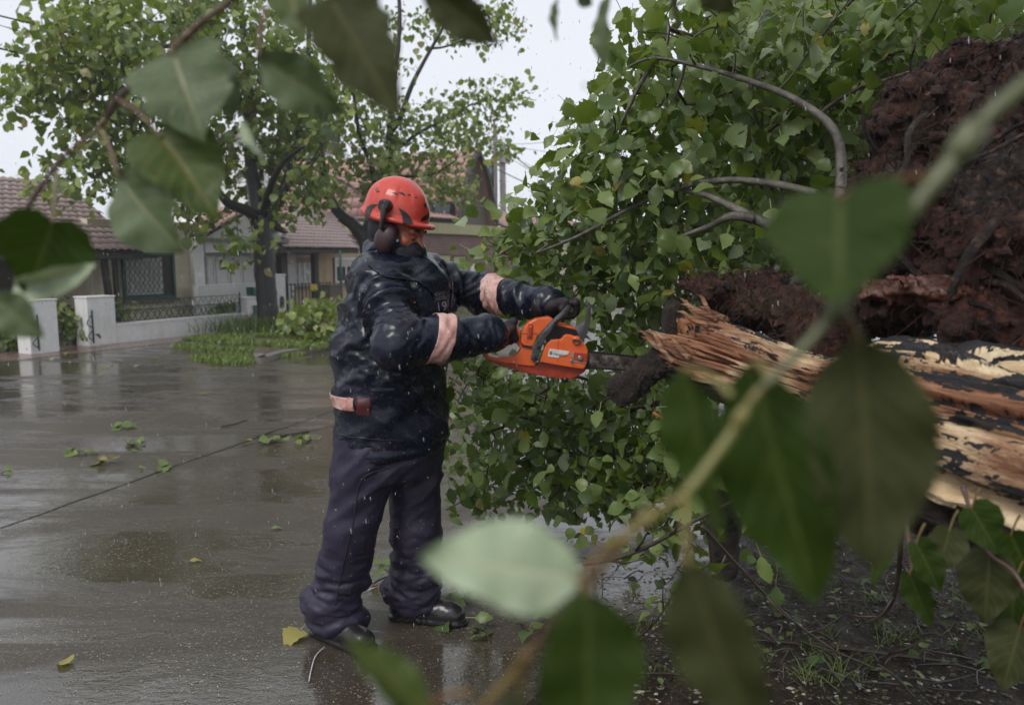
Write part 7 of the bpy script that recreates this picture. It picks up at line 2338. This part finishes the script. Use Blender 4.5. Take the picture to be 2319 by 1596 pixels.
# red and white strip of tape between the boots, pale straw by the near boot
M_TAPE = simple('white_tape', (.6, .58, .58), .4); M_TAPER = simple('red_tape', (.55, .05, .05), .4)
tp_ = thing('barrier_tape', 'short red and white tape strip on the wet road between the boots', 'tape', G(850, 1335))
for k in range(4):
    a, b = G(822 + k * 12, 1342 - k * 4), G(822 + (k + 1) * 12, 1342 - (k + 1) * 4)
    mb = MB(); d = Vector((.004, .012, 0)); z = Vector((0, 0, .006)); mb.face([a + z, b + z, b + d + z, a + d + z]); mb.build('tape_stripe', M_TAPER if k in (2,) else M_TAPE, tp_)
mb = MB(); mb.tube(smooth_path([G(735, 1468) + Vector((0, 0, .008)), G(715, 1490) + Vector((0, 0, .01)), G(705, 1520) + Vector((0, 0, .008)), G(700, 1545) + Vector((0, 0, .006))], 5), .0022, 5)
mb.build('straw', M_TAPE, label='pale bent straw on the road in front of the near boot', category='straw')

# sawdust and chips: on the road, on the clothes, in the air
M_CHIP = simple('fresh_wood_chip', (.62, .44, .22), .6, .2, 90)
def chips(name, pts, smin, smax, mat, flat=True):
    V, F = [], []
    b = np.array([[-1, -.35, 0], [1, -.25, .1], [.9, .35, 0], [-.8, .3, .12]], float)
    for k, p in enumerate(pts):
        s = random.uniform(smin, smax); q = Matrix.Rotation(random.random() * 6.28, 3, 'Z') @ Matrix.Rotation(0 if flat else random.random() * 3, 3, 'X') @ Matrix.Rotation(random.uniform(-.3, .3) if flat else random.random() * 3, 3, 'Y')
        V.append((b * s) @ np.array(q).T + np.array(p)); F.append(np.array([[0, 1, 2, 3]]) + 4 * k)
    return mesh_obj(name, np_mesh(name, np.concatenate(V), np.concatenate(F), False), mat, kind='stuff')
pts = []
for k in range(900):
    x, y = random.gauss(760, 330), random.uniform(1180, 1600)
    if 0 < x < 1300:
        g = G(x, y); pts.append((g.x, g.y, max(0, soil_z(g.x, g.y)) + .004))
for k in range(1100):
    g = G(random.uniform(-20, 1300), random.uniform(960, 1600)); pts.append((g.x, g.y, max(0, soil_z(g.x, g.y)) + .004))
random.shuffle(pts)
chips('road_chips', pts[:700], .0012, .0042, M_CHIP)
chips('road_grit', pts[700:], .0012, .0040, M_STONE2)
pts = []
for k in range(420):
    x, y = random.gauss(885, 75), random.uniform(760, 1420)
    d = ray(x, y).normalized()
    h = JB.ray_cast(cam.location, d); h2 = TB_.ray_cast(cam.location, d)
    hh = h if h[0] is not None else h2
    if hh[0] is not None and random.random() < (.12 if y < 1000 else 1): pts.append(tuple(hh[0] - d * .004))
chips('clinging_chips', pts, .0010, .0028, M_CHIP, False)
pts = [tuple(P(random.gauss(960, 120), random.uniform(640, 1350), random.uniform(2.55, 2.9))) for k in range(130)]
chips('flying_chips', pts, .0010, .0030, M_CHIP, False)
# drops clinging to the leaf tips near the lens
M_WATER = NT('rain_water').set(Base_Color=(.85, .88, .92), Roughness=.05, Transmission_Weight=.75, IOR=1.33, Specular_IOR_Level=.6)
def drops(name, items, n=6):
    V, F = [], []
    rings = [(0, 1), (.55, .8), (.95, .25), (1.0, 0)]
    ts = np.linspace(0, math.pi, 5)
    for k, (p, r, el_) in enumerate(items):
        b = len(V)
        for t in ts:
            for j in range(n):
                a = 2 * math.pi * j / n
                V.append((p[0] + r * math.sin(t) * math.cos(a) + RAIN.x * math.cos(t) * r * el_, p[1] + r * math.sin(t) * math.sin(a) + RAIN.y * math.cos(t) * r * el_, p[2] + r * el_ * math.cos(t)))
        for i in range(4):
            for j in range(n):
                F.append((b + i * n + j, b + (i + 1) * n + j, b + (i + 1) * n + (j + 1) % n, b + i * n + (j + 1) % n))
    return mesh_obj(name, np_mesh(name, V, F), M_WATER, kind='stuff')
RAIN = Vector((-.10, 0, 1))
its = []
for k in range(3600):
    y = 2.0 + 11 * random.random() ** 1.1
    p = P(random.uniform(-40, 2360), random.uniform(-40, 1500), y)
    if p.z > .05: its.append((p, random.uniform(.0009, .0021), random.uniform(2.5, 5.0)))
for k in range(26):
    its.append((P(random.uniform(0, 2319), random.uniform(0, 1596), random.uniform(.9, 2.0)), random.uniform(.0009, .0014), random.uniform(1.5, 3)))
for x, y, d in ((822, 651, .62), (938, 646, .8), (545, 402, .72), (452, 620, .72), (1325, 195, .5)):
    its.append((P(x, y, d), .0016, 1.0))
drops('rain', its)
# crowns of splash where drops strike the film of water
its = []
for k in range(700):
    g = G(random.uniform(-20, 1350), random.uniform(830, 1600)) if random.random() < .6 else G(random.uniform(-20, 1150), random.uniform(790, 1000))
    for j in range(random.choice((1, 1, 2))):
        its.append((Vector((g.x + random.gauss(0, .006), g.y + random.gauss(0, .006), max(0, soil_z(g.x, g.y)) + random.uniform(.003, .014))), random.uniform(.0010, .0024), random.uniform(.8, 1.6)))
drops('rain_splash', its, 5)
